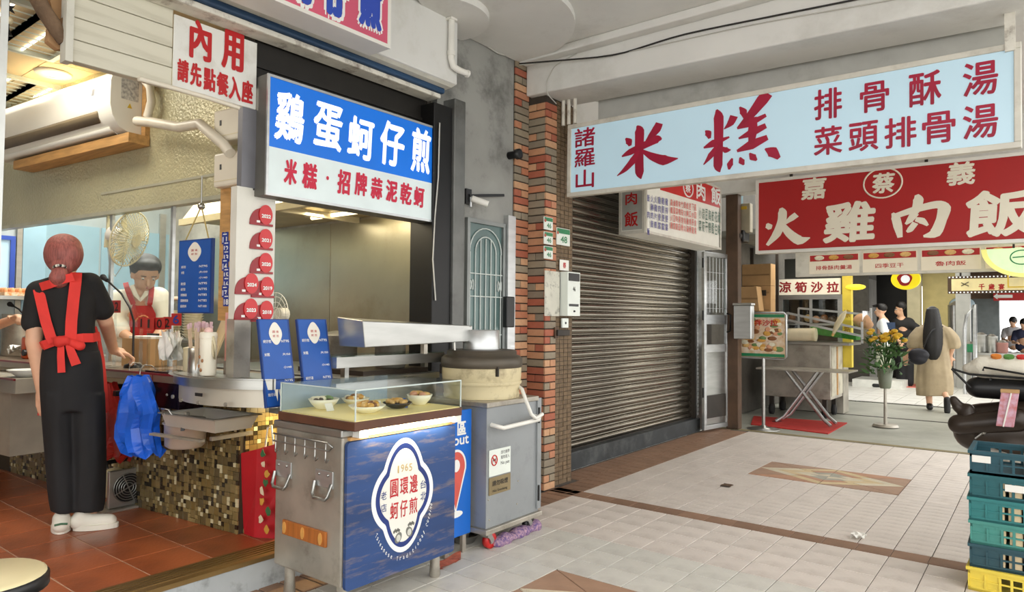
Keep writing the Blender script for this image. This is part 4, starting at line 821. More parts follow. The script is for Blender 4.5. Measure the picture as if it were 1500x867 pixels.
# floor blower
p = atz(182, 745, ZF); t = thing('floor_blower', 'small silver floor blower with a round grille against the mosaic', 'blower', p)
R_ = Matrix.Rotation(math.radians(92), 3, 'Z'); c = p+V((0, .02, .13)); pb = PL(c, R_ @ V((1, 0, 0)))
MB().lathe([(.085, -.03), (.095, -.05), (.098, -.2), (.07, -.24)], c, 24, d=pb.n).build('housing', CREAMP, t); MB().pbox(pb, -.115, .115, -.115, .115, -.03, 0).build('face_plate', STEEL, t, .004)
mb = MB()
for r in (.03, .045, .06, .075, .09): mb.tube([pb.at(r*math.cos(x), r*math.sin(x), .006) for x in [2*math.pi*k/24 for k in range(24)]], .003, 6, closed=True)
for k in range(4): mb.bar(pb.at(0, 0, .005), pb.at(.092*math.cos(k*math.pi/2+.4), .092*math.sin(k*math.pi/2+.4), .005), .006)
mb.build('grille', STEEL, t); MB().cyl(pb.at(0, 0, -.005), pb.at(0, 0, .003), .09, n=24).build('fan_hub', BLACK, t); MB().tube([pb.at(-.09, .12, -.1), pb.at(-.085, .155, -.1), pb.at(.05, .16, -.1), pb.at(.06, .125, -.1)], .014, 8).build('handle', BLACKP, t); MB().pbox(pb, -.17, .13, -.13, -.118, -.22, .04).build('base', STEELD, t)
# red paper shopping bag
q = PL((-3.5, 0, 0), (0, 1, 0)); 
p0, p1 = atz(357, 781, ZF), atz(404, 789, ZF)
t = thing('red_paper_bag', 'tall red paper bag with gold print leaning between counter and cart', 'paper bag', (p0+p1)/2)
zt_ = .56; n1 = V((p1.x-p0.x, p1.y-p0.y, 0)).normalized(); bk = V((-.35, .94, 0))*.12
Pb = onp; tp0, tp1 = onp(352, 664, p0, (1, -.5, 0)), onp(405, 650, p1, (1, -.5, 0)); RB = M('red_paper', (186, 30, 40), .4, var=.15, scale=3, bump=.1, bscale=10)
g0 = [p0, p0.lerp(p1, .45)+V((.01, -.03, 0)), p1]; g1 = [p0.lerp(tp0, .5), p0.lerp(p1, .45).lerp(tp0.lerp(tp1, .45), .5)+V((.0, -.01, 0)), p1.lerp(tp1, .5)]; g2 = [tp0, tp0.lerp(tp1, .5)+V((.01, -.015, 0)), tp1]
MB().sheet([g0, g1, g2], False).sheet([[p+bk for p in r][::-1] for r in (g0, g1, g2)], False).add([g0[0], g0[0]+bk, g2[0]+bk, g2[0]], [(0, 1, 2, 3)]).add([g0[2], g2[2], g2[2]+bk, g0[2]+bk], [(0, 1, 2, 3)]).add([g0[0], g0[1], g0[2], g0[2]+bk, g0[1]+bk, g0[0]+bk], [(0, 1, 2, 3, 4, 5)]).build('bag', RB, t)
MB().tube([tp0.lerp(tp1, .7), tp0.lerp(tp1, .75)+V((0, 0, .1)), tp0.lerp(tp1, .85)+V((0, 0, .11)), tp0.lerp(tp1, .92)], .005, 6).build('cord_handle', PAPER, t)
pr_ = PL(p0.lerp(p1, .45)+V((.012, -.034, 0)), (p1-p0.lerp(p1, .45)), V((0, 0, 1))); pg = []
for k in range(9): 
    rr = random.Random(k); a, b = .05+rr.random()*.06, .06+.05*k; MB().prism([(a+(.01+.012*rr.random())*math.cos(x), b+(.012+.02*rr.random())*math.sin(x)) for x in [2*math.pi*i/8 for i in range(8)]], pr_, .012, .014).build('printed_motif', [M('gold_print_%d' % k, c, .4) for c in [((214, 160, 70)), ((230, 210, 180)), ((60, 110, 70))]][k % 3], t)

# ------------------------------------------------------------------ things on the counter
def oncp(x, y, d=0.0, z=None): q = pc.off(d); a, b = q.px(x, y); return a, b
ACR = glass('acrylic', (.95, .97, .97), .2); NRED = M('number_card_red', (176, 44, 40), .45, var=.15)
for txt, x, y, w, h, lab in [('12', 169, 449, 14, 18, 'acrylic stand with a red card reading twelve beside the server'), ('1', 218, 474, 14, 18, 'acrylic stand with a red card reading one, left of the number ten'), ('10', 231, 474, 20, 18, 'acrylic stand with a wide red card reading ten in the cluster'), ('2', 245, 473, 11, 18, 'acrylic stand with a red card reading two half hidden by napkins'), ('6', 258, 468, 14, 18, 'acrylic stand with a red card reading six by the chopsticks'), ('1', 207, 473, 9, 17, 'acrylic stand with a narrow red card leftmost in the cluster')]:
    d = {'12': .05, '6': .14}.get(txt, .1+.006*(x % 5)); q = pc.off(d); a0, b1 = q.px(x-w/2, y-h/2); a1, b0 = q.px(x+w/2, y+h/2); am = (a0+a1)/2
    t = thing('table_number_stand', lab, 'number stand', q.at(am, zt), 'red table number stands')
    MB().pbox(q, a0, a1, b0, b1, -.003, .0).build('card', NRED, t); mb = MB(); text(mb, q, txt, am, (b0+b1)/2, (a1-a0)*(.62 if txt != '1' else .22), (b1-b0)*.72, .02, .001); mb.build('number', INK_K if txt != '6' else INK_B, t)
    MB().pbox(q, am-.018, am+.018, zt+.004, b0, -.003, .0).build('stem', ACR, t); MB().pbox(q, am-.035, am+.035, zt+.0, zt+.012, -.03, .035).build('foot', ACR, t)
a, b = oncp(252, 510, .05); t = thing('napkin_stack', 'crumpled white napkins bunched in a holder on the counter', 'napkins', pc.at(a, zt, .08))
for k in range(5):
    rr = random.Random(k); g = [[pc.at(a-.055+.12*i/6+.01*math.sin(j+k), zt+.08+.13*j/6+.01*math.sin(2.1*i+k)+(.04 if i in (2, 3, 4) else 0)*(j > 3), .02+.02*k+.012*math.sin(i*1.7+j+k)) for i in range(7)] for j in range(7)]; MB().sheet(g).build('napkin', PAPER, t)
MB().cyl(pc.at(a, zt, .05), pc.at(a, zt+.1, .05), .05, .06, 16).build('holder', ACR, t)
a, b = oncp(290, 500, .06); ca = pc.at(a, zt, .06); t = thing('chopstick_canister', 'steel canister full of paper-wrapped chopsticks', 'canister', ca)
MB().lathe([(.05, 0), (.052, .01), (.052, .155), (.048, .155), (.048, .02)], ca, 24).build('can', STEEL, t); WRAP = M('chopstick_wrap', (226, 204, 176), .6, var=.15); PTIP = M('pink_tip', (226, 196, 204), .6, var=.2)
for k in range(26):
    rr = random.Random(k); x, y = (rr.random()-.5)*.08, (rr.random()-.5)*.06; p = ca+V((x, y, .03)); q2 = ca+V((x*1.7, y*1.6, .25+.03*rr.random())); o = MB().bar(p, q2, .009).build('chopsticks', WRAP, t); MB().bar(q2, q2+(q2-p).normalized()*.03, .013).build('paper_tip', PTIP, o)
a, b = oncp(305, 518, .2); ca = pc.at(a, 1.056, .2); t = thing('drink_tumbler', 'tall cream tumbler with a strap and small brown prints', 'tumbler', ca); TUMB = M('tumbler_cream', (238, 232, 214), .35, var=.03)
MB().lathe([(.036, 0), (.042, .008), (.044, .16), (.044, .2), (.04, .205)], ca, 24).build('body', TUMB, t); MB().lathe([(.046, .2), (.046, .225), (.04, .232)], ca, 24).build('lid', TUMB, t); MB().ell(ca+V((0, 0, .238)), (.022, .022, .02), 12, 8).build('spout_cap', M('pink_cap', (236, 196, 190), .4), t)
MB().tube([ca+V((.045, 0, .21)), ca+V((.07, 0, .16)), ca+V((.066, 0, .09)), ca+V((.05, 0, .12)), ca+V((.045, 0, .19))], .006, 8).build('strap', CREAMP, t)
for k, (th, z) in enumerate([(-1.9, .05), (-1.4, .03), (-1.7, .1), (-1.2, .08)]): MB().ell(ca+V((.0445*math.cos(th), .0445*math.sin(th), z)), (.008, .006, .01), 8, 6).build('print', M('brown_print_%d' % k, (160, 110, 70), .5), t)
a, b = oncp(346, 530, .02); t = thing('order_pad', 'tall pink order pad propped against the post', 'paper pad', pc.at(a, zt, .05)); MB().pbox(pc, a-.05, a+.03, zt+.09, zt+.36, .04, .06).build('sheets', M('pink_paper', (226, 164, 154), .8, var=.1, scale=20), t); MB().pbox(pc, a-.05, a+.03, zt, zt+.09, .035, .065).build('stand', STEELD, t)
a, b = oncp(276, 510, .02); ca = pc.at(a, zt, .0); t = thing('sauce_jar', 'cream plastic jar left of the chopsticks', 'jar', ca); MB().lathe([(.045, 0), (.045, .13), (.04, .14)], ca, 20).build('body', CREAMP, t); MB().lathe([(.047, .135), (.047, .15), (.02, .155)], ca, 20).build('lid', CREAMP, t)
a0, b1 = pc.px(322, 462); a1, b0 = pc.px(300, 500); t = thing('wooden_tongs', 'pale wooden board leaning behind the tumbler', 'board', pc.at(a1, zt, -.05)); MB().bar(pc.at(a1-.02, zt, -.02), pc.at(a0+.0, zt+.33, -.05), .07, .012, pc.n).build('blade', M('pale_board', (224, 204, 160), .6), t); MB().cyl(pc.at(a1-.02, zt, -.02), pc.at(a1-.02, zt+.03, -.02), .02, n=10).build('grip', CREAMP, t)
q, a0, a1, b0, b1 = tocounter(179, 495, 217, 519, -.08); t = thing('cardboard_box', 'small open cardboard box with papers on the counter', 'box', q.at(a0, zt)); bx = max(b1, zt+.12)
MB().pbox(q, a0, a1, zt, bx, -.008, 0).pbox(q, a0, a1, zt, bx, -.2, -.192).pbox(q, a0, a0+.008, zt, bx, -.192, -.008).pbox(q, a1-.008, a1, zt, bx, -.192, -.008).pbox(q, a0, a1, zt, zt+.008, -.192, -.008).build('box', CARD, t); MB().pbox(q, a0+.03, a1-.02, bx-.02, bx+.015, -.16, -.03).build('papers', PAPER, t); MB().pbox(q, a0+.01, a0+.12, bx-.02, bx+.03, -.19, -.165).build('black_folder', BLACKP, t)
def mic(base, pts, lab):
    t = thing('gooseneck_microphone', lab, 'microphone', base); MB().tube([base+V((0, 0, .03))]+pts, .007, 8).build('gooseneck', BLACKP, t); d = (pts[-1]-pts[-2]).normalized(); MB().cyl(pts[-1], pts[-1]+d*.055, .012, .019, 12).ell(pts[-1]+d*.06, .021, 12, 8).build('head', RUBBER, t); MB().lathe([(.055, 0), (.05, .02), (.018, .03), (.012, .04)], base, 16).build('base', BLACKP, t)
q = pc.off(-.02); qq = lambda x, y: q.at(*q.px(x, y)); mic(V((qq(196, 480).x, qq(196, 480).y, zt)), [qq(196, 470), qq(190, 450), qq(178, 430), qq(164, 417), qq(157, 411)], 'black gooseneck microphone arching between the server and the cook')
q = pc.off(-.15); mic(V((qq(44, 480).x, qq(44, 480).y, zt)), [qq(40, 470), qq(36, 462), qq(28, 453), qq(19, 448)], 'small black gooseneck microphone at the far left')
q, a0, a1, b0, b1 = tocounter(22, 489, 52, 528, -.02); ca = q.at((a0+a1)/2, zt, -.12); t = thing('soup_warmer', 'orange round soup warmer on the left of the counter', 'soup warmer', ca); ORG = M('orange_enamel', (206, 86, 36), .35, var=.1)
MB().lathe([(.12, 0), (.135, .01), (.135, .15), (.13, .165), (.12, .17)], ca, 28).build('body', ORG, t); MB().lathe([(.132, .165), (.1, .185), (.02, .195), (.02, .21), (.0, .215)], ca, 24).build('lid', STEEL, t); MB().cyl(ca+V((.05, -.128, .05)), ca+V((.052, -.145, .05)), .025, n=12).build('knob', BLACKP, t)
q, a0, a1, b0, b1 = tocounter(3, 495, 22, 512, .0); t = thing('tissue_heap', 'crumpled white paper on the far left of the counter', 'paper', q.at(a0, zt)); g = [[q.at(a0-.04+.16*i/5, zt+.02+.05*abs(math.sin(i*1.3+j*2)), -.2+.16*j/5) for i in range(6)] for j in range(6)]; MB().sheet(g).build('sheet', PAPER, t); MB().sheet([[p+V((.02, .01, .03)) for p in r] for r in g[1:]]).build('sheet', PAPER, t)
a, b = oncp(24, 545, .16); t = thing('white_bowl', 'white melamine bowl at the edge of the counter', 'bowl', pc.at(-2.3, .99, .2)); ca = pc.at(oncp(52, 545, .3)[0], 1.0-.14, .3)
ca = pc.at(oncp(45, 545, .25)[0], .955, .27); t.location = ca; WM[t.name] = Matrix.Translation(ca); MB().lathe([(.05, 0), (.06, .005), (.12, .05), (.115, .05), (.055, .012)], ca, 24).build('shell', WHITEP, t); MB().lathe([(.04, -.01), (.045, 0)], ca, 20).build('foot_ring', WHITEP, t)
MB().pbox(pc, -2.7, -1.75, .86, .955, .0, .4).build('side_shelf', M('grey_side_cabinet', (176, 170, 156), .5), ctr); MB().pbox(pc, -2.7, -1.75, .945, .958, .4, .412).build('shelf_edge', DKR, ctr); MB().pbox(pc, -2.28, -1.98, .42, .86, .05, .33).build('side_bin', M('pale_bin', (200, 194, 176), .5), ctr)
# bentwood stool in the left corner
p = atz(14, 867, ZF); p = V((-3.75, 1.12, ZF)); t = thing('round_stool', 'stool with a round cream seat and black rim at the lower left', 'stool', p); sz = atz(18, 838, .62)
sx, sy = -3.05, 1.0
sx, sy = atz(-24, 848, .62).x, atz(-24, 848, .62).y
MB().lathe([(.0, .012), (.14, .012), (.15, .006), (.152, -.0)], (sx, sy, .62), 32, caps=False).build('seat', M('cream_seat', (230, 216, 170), .45, var=.05), t); MB().lathe([(.152, .002), (.158, -.005), (.158, -.035), (.14, -.04)], (sx, sy, .62), 32).build('rim', BLACKP, t)
for k in range(4):
    x = math.pi/4+k*math.pi/2; MB().cyl((sx+.12*math.cos(x), sy+.12*math.sin(x), .6), (sx+.16*math.cos(x), sy+.16*math.sin(x), ZF), .013, n=8).build('leg', BLACK, t)
MB().tube([(sx+.142*math.cos(x), sy+.142*math.sin(x), .34) for x in [2*math.pi*k/24 for k in range(24)]], .008, 6, closed=True).build('footrest', BLACK, t)
t.location = (sx, sy, ZF)
for c_ in t.children: c_.matrix_parent_inverse = Matrix.Translation((-sx, -sy, -ZF))

# ------------------------------------------------------------------ kitchen behind the glass
pk = PL((0, 3.47, 0), (1, 0, 0)); 
kp = struct('kitchen_panels', MB().pbox(pk, -7.0, -3.42, 1.0, 2.12, 0, .004), STEELD)
for x0, x1 in ((-4.5, -3.44), (-5.6, -4.51), (-6.9, -5.61)): MB().pbox(pk, x0, x1, 1.0, 2.12, .004, .01).build('steel_panel', STEELW, kp)
struct('kitchen_hood', MB().hexa([(-5.5, 2.75, 2.14), (-3.46, 2.75, 2.14), (-3.46, 3.46, 2.14), (-5.5, 3.46, 2.14)], [(-5.5, 3.0, 2.5), (-3.46, 3.0, 2.5), (-3.46, 3.46, 2.5), (-5.5, 3.46, 2.5)]), M('hood_steel', (196, 180, 140), .4, .6, var=.15))
struct('hood_frame', MB().box(-5.5, -3.46, 2.73, 2.77, 2.1, 2.15).box(-4.2, -4.16, 2.75, 3.46, 2.1, 2.14), CREAMP)
area_light('hood_lamp', (-4.0, 3.05, 2.12), .9, .15, 9, (1, .86, .6)); 
t = thing('hood_tube', 'warm strip lamp glowing under the kitchen hood', 'lamp', (-4.0, 3.2, 2.1)); MB().cyl((-4.4, 3.2, 2.125), (-3.6, 3.2, 2.125), .014, n=10).build('tube', M('warm_tube', (255, 236, 190), emit=3), t); MB().box(-4.45, -3.55, 3.17, 3.23, 2.136, 2.15).build('housing', WHITEP, t)
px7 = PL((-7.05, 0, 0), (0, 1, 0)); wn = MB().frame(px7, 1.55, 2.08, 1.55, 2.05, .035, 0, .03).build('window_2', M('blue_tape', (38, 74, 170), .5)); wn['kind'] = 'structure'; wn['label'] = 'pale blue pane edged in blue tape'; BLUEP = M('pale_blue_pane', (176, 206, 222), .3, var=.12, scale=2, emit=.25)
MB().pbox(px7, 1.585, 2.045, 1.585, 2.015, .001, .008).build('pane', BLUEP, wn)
wp = struct('wall_back_panels', MB().pbox(px7, 1.5, 3.46, 1.05, 1.5, 0, .006), KW)
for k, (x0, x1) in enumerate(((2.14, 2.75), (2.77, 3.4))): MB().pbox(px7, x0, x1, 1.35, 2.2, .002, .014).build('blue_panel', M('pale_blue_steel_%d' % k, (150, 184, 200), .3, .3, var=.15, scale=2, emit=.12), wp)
MB().pbox(px7, 2.09, 2.13, 1.0, 2.4, .002, .03).build('steel_upright', STEEL, wp); MB().pbox(px7, 3.3, 3.36, 1.0, 2.4, .002, .03).build('steel_upright', STEEL, wp)
t = thing('kitchen_shelf', 'long steel shelf along the back of the kitchen', 'shelf', (-6.8, 2.4, 1.5)); MB().box(-7.03, -6.7, 1.5, 3.4, 1.5, 1.53).build('board', STEEL, t); MB().cyl((-6.68, 2.6, 1.545), (-6.68, 3.4, 1.545), .022, n=10).build('tube_rail', M('pinkish_tube', (222, 196, 176), .35), t)
for y in (1.7, 2.5, 3.3): MB().box(-7.04, -6.75, y, y+.02, 1.38, 1.5).build('bracket', STEELD, t)
MB().box(-7.03, -6.5, 2.35, 3.4, ZF, 1.02).build('base', STEELD, t)
bowlm = MB().lathe([(.035, 0), (.04, .004), (.085, .045), (.08, .045), (.036, .01)], (0, 0, 0), 20).mesh('bowl', M('cream_bowl', (222, 210, 178), .35))
def stack(x, y, z, n, lab, group):
    for k in range(n): o = link('rice_bowl', bowlm, (x, y, z+.022*k)); tag(o, lab, 'bowl', group)
stack(-6.82, 1.82, 1.53, 9, 'cream bowl nested in the stack on the back shelf', 'cream bowls stacked on the back shelf')
p = ony = aty(252, 432, 2.95); stack(p.x, 2.95, 1.18, 10, 'cream bowl nested in the stack right of the cook', 'cream bowls stacked beside the cook')
p2 = aty(284, 425, 2.95); stack(p2.x, 2.95, 1.18, 9, 'cream bowl nested in the stack behind the menu board', 'cream bowls stacked behind the menu board')
t = thing('bowl_rack', 'steel rack carrying the stacked bowls by the cook', 'rack', (p.x, 2.95, ZF)); MB().box(p.x-.2, p2.x+.2, 2.8, 3.1, 1.16, 1.18).build('shelf', STEEL, t); MB().box(p.x-.2, p2.x+.2, 2.8, 3.1, .9, .92).build('shelf', STEEL, t)
for x in (p.x-.18, p2.x+.18): MB().box(x-.015, x+.015, 2.82, 2.85, ZF, 1.16).build('leg', STEELD, t)
eg = M('orange_mesh_tray', (226, 150, 84), .6, var=.3, scale=40, col2=(240, 226, 200))
for k, (y, lab) in enumerate(((1.62, 'orange egg tray on the back shelf left of the bowls'), (2.02, 'orange egg tray on the back shelf behind the server'))):
    t = thing('egg_tray', lab, 'egg tray', (-6.8, y, 1.53)); MB().box(-6.9, -6.7, y-.1, y+.1, 1.53, 1.56).build('tray', eg, t)
    for i in range(4):
        for j in range(3): MB().ell((-6.87+.05*j, y-.075+.05*i, 1.575), (.018, .018, .024), 8, 6).build('egg', M('egg_%d%d%d' % (k, i, j), (226, 160, 110), .5), t)
t = thing('steel_stockpot', 'tall steel stock pot behind the left microphone', 'pot', cp(-3.2, .2, zt)); k_ = cp(-3.2, .2, zt); MB().lathe([(.11, 0), (.12, .01), (.12, .34), (.125, .345), (.115, .345)], k_, 24).build('body', STEELD, t); MB().tube([k_+V((.12, -.05, .26)), k_+V((.16, -.05, .26)), k_+V((.16, .05, .26)), k_+V((.12, .05, .26))], .008, 6).build('handle', STEEL, t)
# wall fan hanging from the partition rail
q = pc.off(-.12); cf = q.at(*q.px(190, 350)); t = thing('wall_fan', 'cream wire-caged fan hanging from the partition', 'fan', cf); ax = V((.8, .5, -.25)).normalized(); FANC = M('cream_fan', (226, 216, 178), .4, var=.05)
qz = V((0, 0, 1)).rotation_difference(ax); P3 = lambda r, th, d: cf+qz @ V((r*math.cos(th), r*math.sin(th), d))
cage = MB()
for sgn, dep in ((1, .05), (-1, .05)):
    for k in range(40):
        th = 2*math.pi*k/40; cage.tube([P3(r, th, sgn*dep*(1-(r/.19)**3)) for r in (.04, .1, .15, .18, .19)], .0028, 4)
    cage.tube([P3(.1, 2*math.pi*k/24, sgn*.043) for k in range(24)], .002, 4, closed=True)
cage.tube([P3(.192, 2*math.pi*k/36, 0) for k in range(36)], .006, 6, closed=True); cage.build('cage', FANC, t)
MB().cyl(P3(0, 0, .045), P3(0, 0, .055), .045, n=16).build('badge', FANC, t)
for k in range(3):
    th = 2*math.pi*k/3; g = [[P3(r, th+.5*i/3+.1*r, -.012+.02*i/3) for i in range(4)] for r in (.03, .08, .13, .17)]; MB().sheet(g).build('blade', FANC, t)
MB().cyl(P3(0, 0, -.05), P3(0, 0, -.15), .055, .05, 18).build('motor', WHITEP, t); pb_ = P3(0, 0, -.16); MB().bar(pb_, pb_+V((-.01, 0, -.1)), .04, .03).bar(pb_, pb_+V((0, 0, .12)), .03, .02).build('bracket', FANC, t); MB().tube([pb_+V((0, 0, .1)), pb_+V((.0, .04, .22)), V((pb_.x, pb_.y+.1, 2.1))], .012, 8).build('stem', STEELD, t)
MB().tube([pb_+V((-.01, 0, -.1)), pb_+V((.0, .01, -.22)), pb_+V((.07, .02, -.3)), pb_+V((.14, .03, -.24)), pb_+V((.15, .04, -.1))], .003, 6).build('cord', CAB, t)
t = thing('spot_lamp', 'round white spot lamp above the server', 'lamp', aty(95, 338, 2.7)); p = t.location; MB().ell(p, .05, 14, 10).build('bulb', M('cream_bulb', (250, 236, 210), emit=1.2), t); MB().cyl(p+V((-.03, -.02, -.03)), p+V((-.12, -.05, -.06)), .035, .02, 12).build('socket', BLACKP, t); MB().cyl(p+V((-.12, -.05, -.06)), (p.x-.14, p.y-.04, 3.076), .008, n=6).build('stem', BLACKP, t)
p = aty(402, 460, 3.0); t = thing('white_fan', 'white wire desk fan half hidden behind the award board', 'fan', V((p.x, p.y, 1.02))); mb = MB()
for r in (.05, .09, .13, .16): mb.tube([p+V((r*math.cos(x), .01, r*math.sin(x))) for x in [2*math.pi*k/28 for k in range(28)]], .003, 5, closed=True)
for k in range(12): mb.bar(p, p+V((.16*math.cos(k*math.pi/6), .01, .16*math.sin(k*math.pi/6))), .003)
mb.build('cage', WHITEP, t); MB().cyl(p+V((0, .03, 0)), p+V((0, .1, 0)), .05, n=14).build('motor', WHITEP, t); MB().cyl(p+V((0, .05, 0)), (p.x, p.y+.05, 1.04), .015, n=8).lathe([(.09, 0), (.08, .02)], (p.x, p.y+.05, 1.02), 16).build('stand', WHITEP, t)
area_light('kitchen_lamp', (-5.3, 2.75, 3.0), 1.6, .5, 60, (1, .95, .86)); area_light('rear_kitchen_lamp', (-6.4, 2.3, 3.0), .6, .8, 22, (.92, .97, 1))
area_light('under_counter_lamp', (-3.42, 2.45, .84), .1, .3, 6, (1, .8, .4), (0, math.radians(10), 0))
# ------------------------------------------------------------------ griddle station in the kitchen front
t = thing('griddle_station', 'stainless steel griddle bench behind the menu boards', 'kitchen bench', (-4.0, 3.0, ZF))
MB().box(-4.9, -3.42, 2.62, 3.44, ZF, .98).box(-3.42, -3.2, 2.62, 3.33, ZF, .98).build('cabinet', STEELD, t); MB().box(-4.92, -3.18, 2.6, 3.34, .98, 1.02).build('worktop', STEEL, t, .004)
MB().box(-3.9, -3.25, 2.75, 3.3, 1.02, 1.05).build('griddle_plate', M('seasoned_iron', (58, 48, 40), .4, .5, var=.3), t)
MB().box(-3.17, -3.12, 2.45, 3.32, 1.09, 1.15).build('front_rail', STEEL, t); MB().box(-3.3, -3.12, 2.45, 3.32, 1.15, 1.158).build('glass_shelf', glass('shelf_glass', (.8, .9, .88), .4), t); MB().box(-3.3, -3.26, 2.62, 2.65, .98, 1.15).build('shelf_post', STEEL, t); MB().box(-3.3, -3.26, 3.28, 3.31, .98, 1.15).build('shelf_post', STEEL, t)
for x, y, r, h, lab in ((-3.75, 2.95, .13, .2, 'dark stock pot on the griddle bench, nearer the post'), (-3.4, 3.1, .1, .22, 'brown stock pot on the griddle bench by the black column')):
    q = thing('stew_pot', lab, 'pot', (x, y, 1.05)); MB().lathe([(r*.92, 0), (r, .01), (r, h), (r+.008, h+.004), (r-.01, h+.004)], (x, y, 1.051), 24).build('body', STEELD, q); MB().tube([(x+r, y-.04, 1.05+h*.8), (x+r+.04, y-.04, 1.05+h*.8), (x+r+.04, y+.04, 1.05+h*.8), (x+r, y+.04, 1.05+h*.8)], .007, 6).build('handle', BLACKP, q); MB().lathe([(r, .0), (r*.6, .02), (.02, .03)], (x, y, 1.055+h), 20).build('lid', STEEL, q)

# ------------------------------------------------------------------ display cart
X0, X1, Y0, Y1 = -3.05, -2.535, 2.03, 2.765
cart = thing('display_cart', 'steel food cart with a scuffed blue front panel and crest', 'cart', ((X0+X1)/2, (Y0+Y1)/2, 0))
MB().box(X0, X1, Y0, Y1, .15, .825).build('body', STEELD, cart, .008); MB().box(X0-.008, X1+.01, Y0-.012, Y1+.01, .825, .86).build('top_trim', STEEL, cart, .006)
for x in (X0+.05, X1-.06):
    for y in (Y0+.06, Y1-.06): MB().lathe([(.026, 0), (.03, .01), (.026, .06), (.026, .155)], (x, y, 0), 16).build('foot', STEELD, cart)
ps = PL((X0, Y0, 0), (1, 0, 0)); w = X1-X0
mb = MB().tube([ps.at(.03, .795, .02), ps.at(.03, .8, .035), ps.at(w-.06, .8, .035), ps.at(w-.02, .785, .035), ps.at(w-.05, .765, .035), ps.at(.03, .765, .035)], .005, 6)
for k in range(6): a = .05+.078*k; MB().tube([ps.at(a, .8, .035), ps.at(a, .735, .035), ps.at(a+.006, .72, .04), ps.at(a+.02, .715, .046), ps.at(a+.034, .728, .044)], .0045, 6).build('hook', STEEL, cart)
mb.build('hook_rail', STEEL, cart)
for a in (.07, .39):
    h = MB().pbox(ps, a-.06, a+.07, .585, .665, 0, .008).build('handle_plate', ALU, cart, .006); MB().tube([ps.at(a-.055, .61, .012), ps.at(a-.05, .555, .03), ps.at(a-.035, .54, .034), ps.at(a+.05, .54, .034), ps.at(a+.065, .555, .03), ps.at(a+.065, .61, .012)], .008, 8).build('handle_grip', STEEL, h)
    for dx in (-.03, .035): MB().ell(ps.at(a+dx, .645, .008), .007, 8, 6).build('rivet', STEEL, h)
st = MB().pbox(ps, .085, .42, .315, .385, 0, .014).build('wooden_strip', M('orange_wood', (178, 104, 44), .5, var=.25, scale=4, stretch=(8, 1, 1)), cart, .003)
for a in (.105, .25, .385): MB().prism([(a+.014*math.cos(x), .35+.028*math.sin(x)) for x in [2*math.pi*k/16 for k in range(16)]], ps, .014, .017).build('inlaid_oval', M('pale_oval_%d' % int(a*1000), (220, 160, 84), .5), st)
# blue panel
BLP = M('scuffed_blue_board', (38, 68, 120), .5, var=.25, scale=2, stretch=(1, .5, 3), dirt=(140, 122, 108), dscale=7, damt=.85)
pb = PL((X1+.004, 0, 0), (0, 1, 0)); a0, a1, b0, b1 = Y0+.012, Y1, .135, .805; r = .02
def rrect(a0, a1, b0, b1, r): return [(cx+r*math.cos(x), cy+r*math.sin(x)) for cx, cy, s in ((a1-r, b0+r, -.5), (a1-r, b1-r, 0), (a0+r, b1-r, .5), (a0+r, b0+r, 1)) for x in [math.pi*(s+.5*k/5) for k in range(6)]]
bp_ = MB().prism(rrect(a0, a1, b0, b1, r), pb, 0, .018).build('front_panel', BLP, cart)
pp = pb.off(.018); pxp = pp
c1 = pp.px(544, 735); c2 = pp.px(634, 725); c3 = pp.px(588, 642); c4 = pp.px(582, 811); ca, cb = (c1[0]+c2[0])/2, (c3[1]+c4[1])/2; hw, hh = (c2[0]-c1[0])/2, (c3[1]-c4[1])/2
def crest(s):
    s = 1-(1-s)*1.6
    out = []
    for k in range(96):
        x = 2*math.pi*k/96; c, sn = math.cos(x), math.sin(x); e1 = 1/math.sqrt((c/(hw))**2+(sn/(hh*.66))**2); e2 = 1/math.sqrt((c/(hw*.74))**2+(sn/hh)**2); rr = max(e1, e2)-(1-s)*.35; out.append((ca+rr*c, cb+rr*sn))
    return out
WHP = M('white_paint_print', (236, 238, 236), .5, var=.04); NVY = M('navy_print', (30, 52, 120), .5)
MB().prism(crest(1), pp, 0, .001).build('crest_border', WHP, bp_); MB().prism(crest(.955), pp, .001, .0016).build('crest_ring', NVY, bp_); MB().prism(crest(.91), pp, .0016, .0022).build('crest_field', M('cream_print', (232, 230, 220), .5, var=.03), bp_)
RDC = M('crest_red_ink', (190, 36, 44), .5)
for ch, x, y, w_, h in [('圓', 577, 715, 12, 27), ('環', 591.5, 711.5, 12, 25), ('邊', 605.5, 708, 12, 27), ('蚵', 577, 748, 12, 25), ('仔', 591, 744, 11, 25), ('煎', 605, 740, 12, 24)]: mb = MB(); put_px(mb, pp, ch, x, y, w_, h, .012, .003); mb.build('character', RDC, bp_)
for ch, x, y in [('台', 619.5, 709), ('北', 619.5, 726), ('老', 561.5, 726), ('店', 561.5, 744)]: mb = MB(); put_px(mb, pp, ch, x, y, 8.5, 12, .008, .003); mb.build('character', NVY, bp_)
GOLD = M('gold_ink', (200, 172, 110), .45)
for ch, x, y in [('1', 583, 687.5), ('9', 589, 685.5), ('6', 595, 684), ('5', 601, 684)]: mb = MB(); put_px(mb, pp, ch, x, y, 4.5 if ch != '1' else 2, 11, .006, .003); mb.build('character', GOLD, bp_)
s_ = 'Taiwanese Traditional Cuisine'
for k, ch in enumerate(s_):
    if ch == ' ': continue
    x = math.pi*(1.235+(.63)*k/(len(s_)-1)); rr = 1.0; e = 1/math.sqrt((math.cos(x)/(hw*.98))**2+(math.sin(x)/(hh*1.1))**2); a, b = ca+e*math.cos(x), cb+e*math.sin(x)
    mb = MB(); put(mb, pp, ch, a, b, .0095 if ch not in 'il' else .004, .02 if ch in 'TCltd' else .015, .008, .002, 0, (x-1.5*math.pi)*.75); mb.build('character', WHP, bp_)
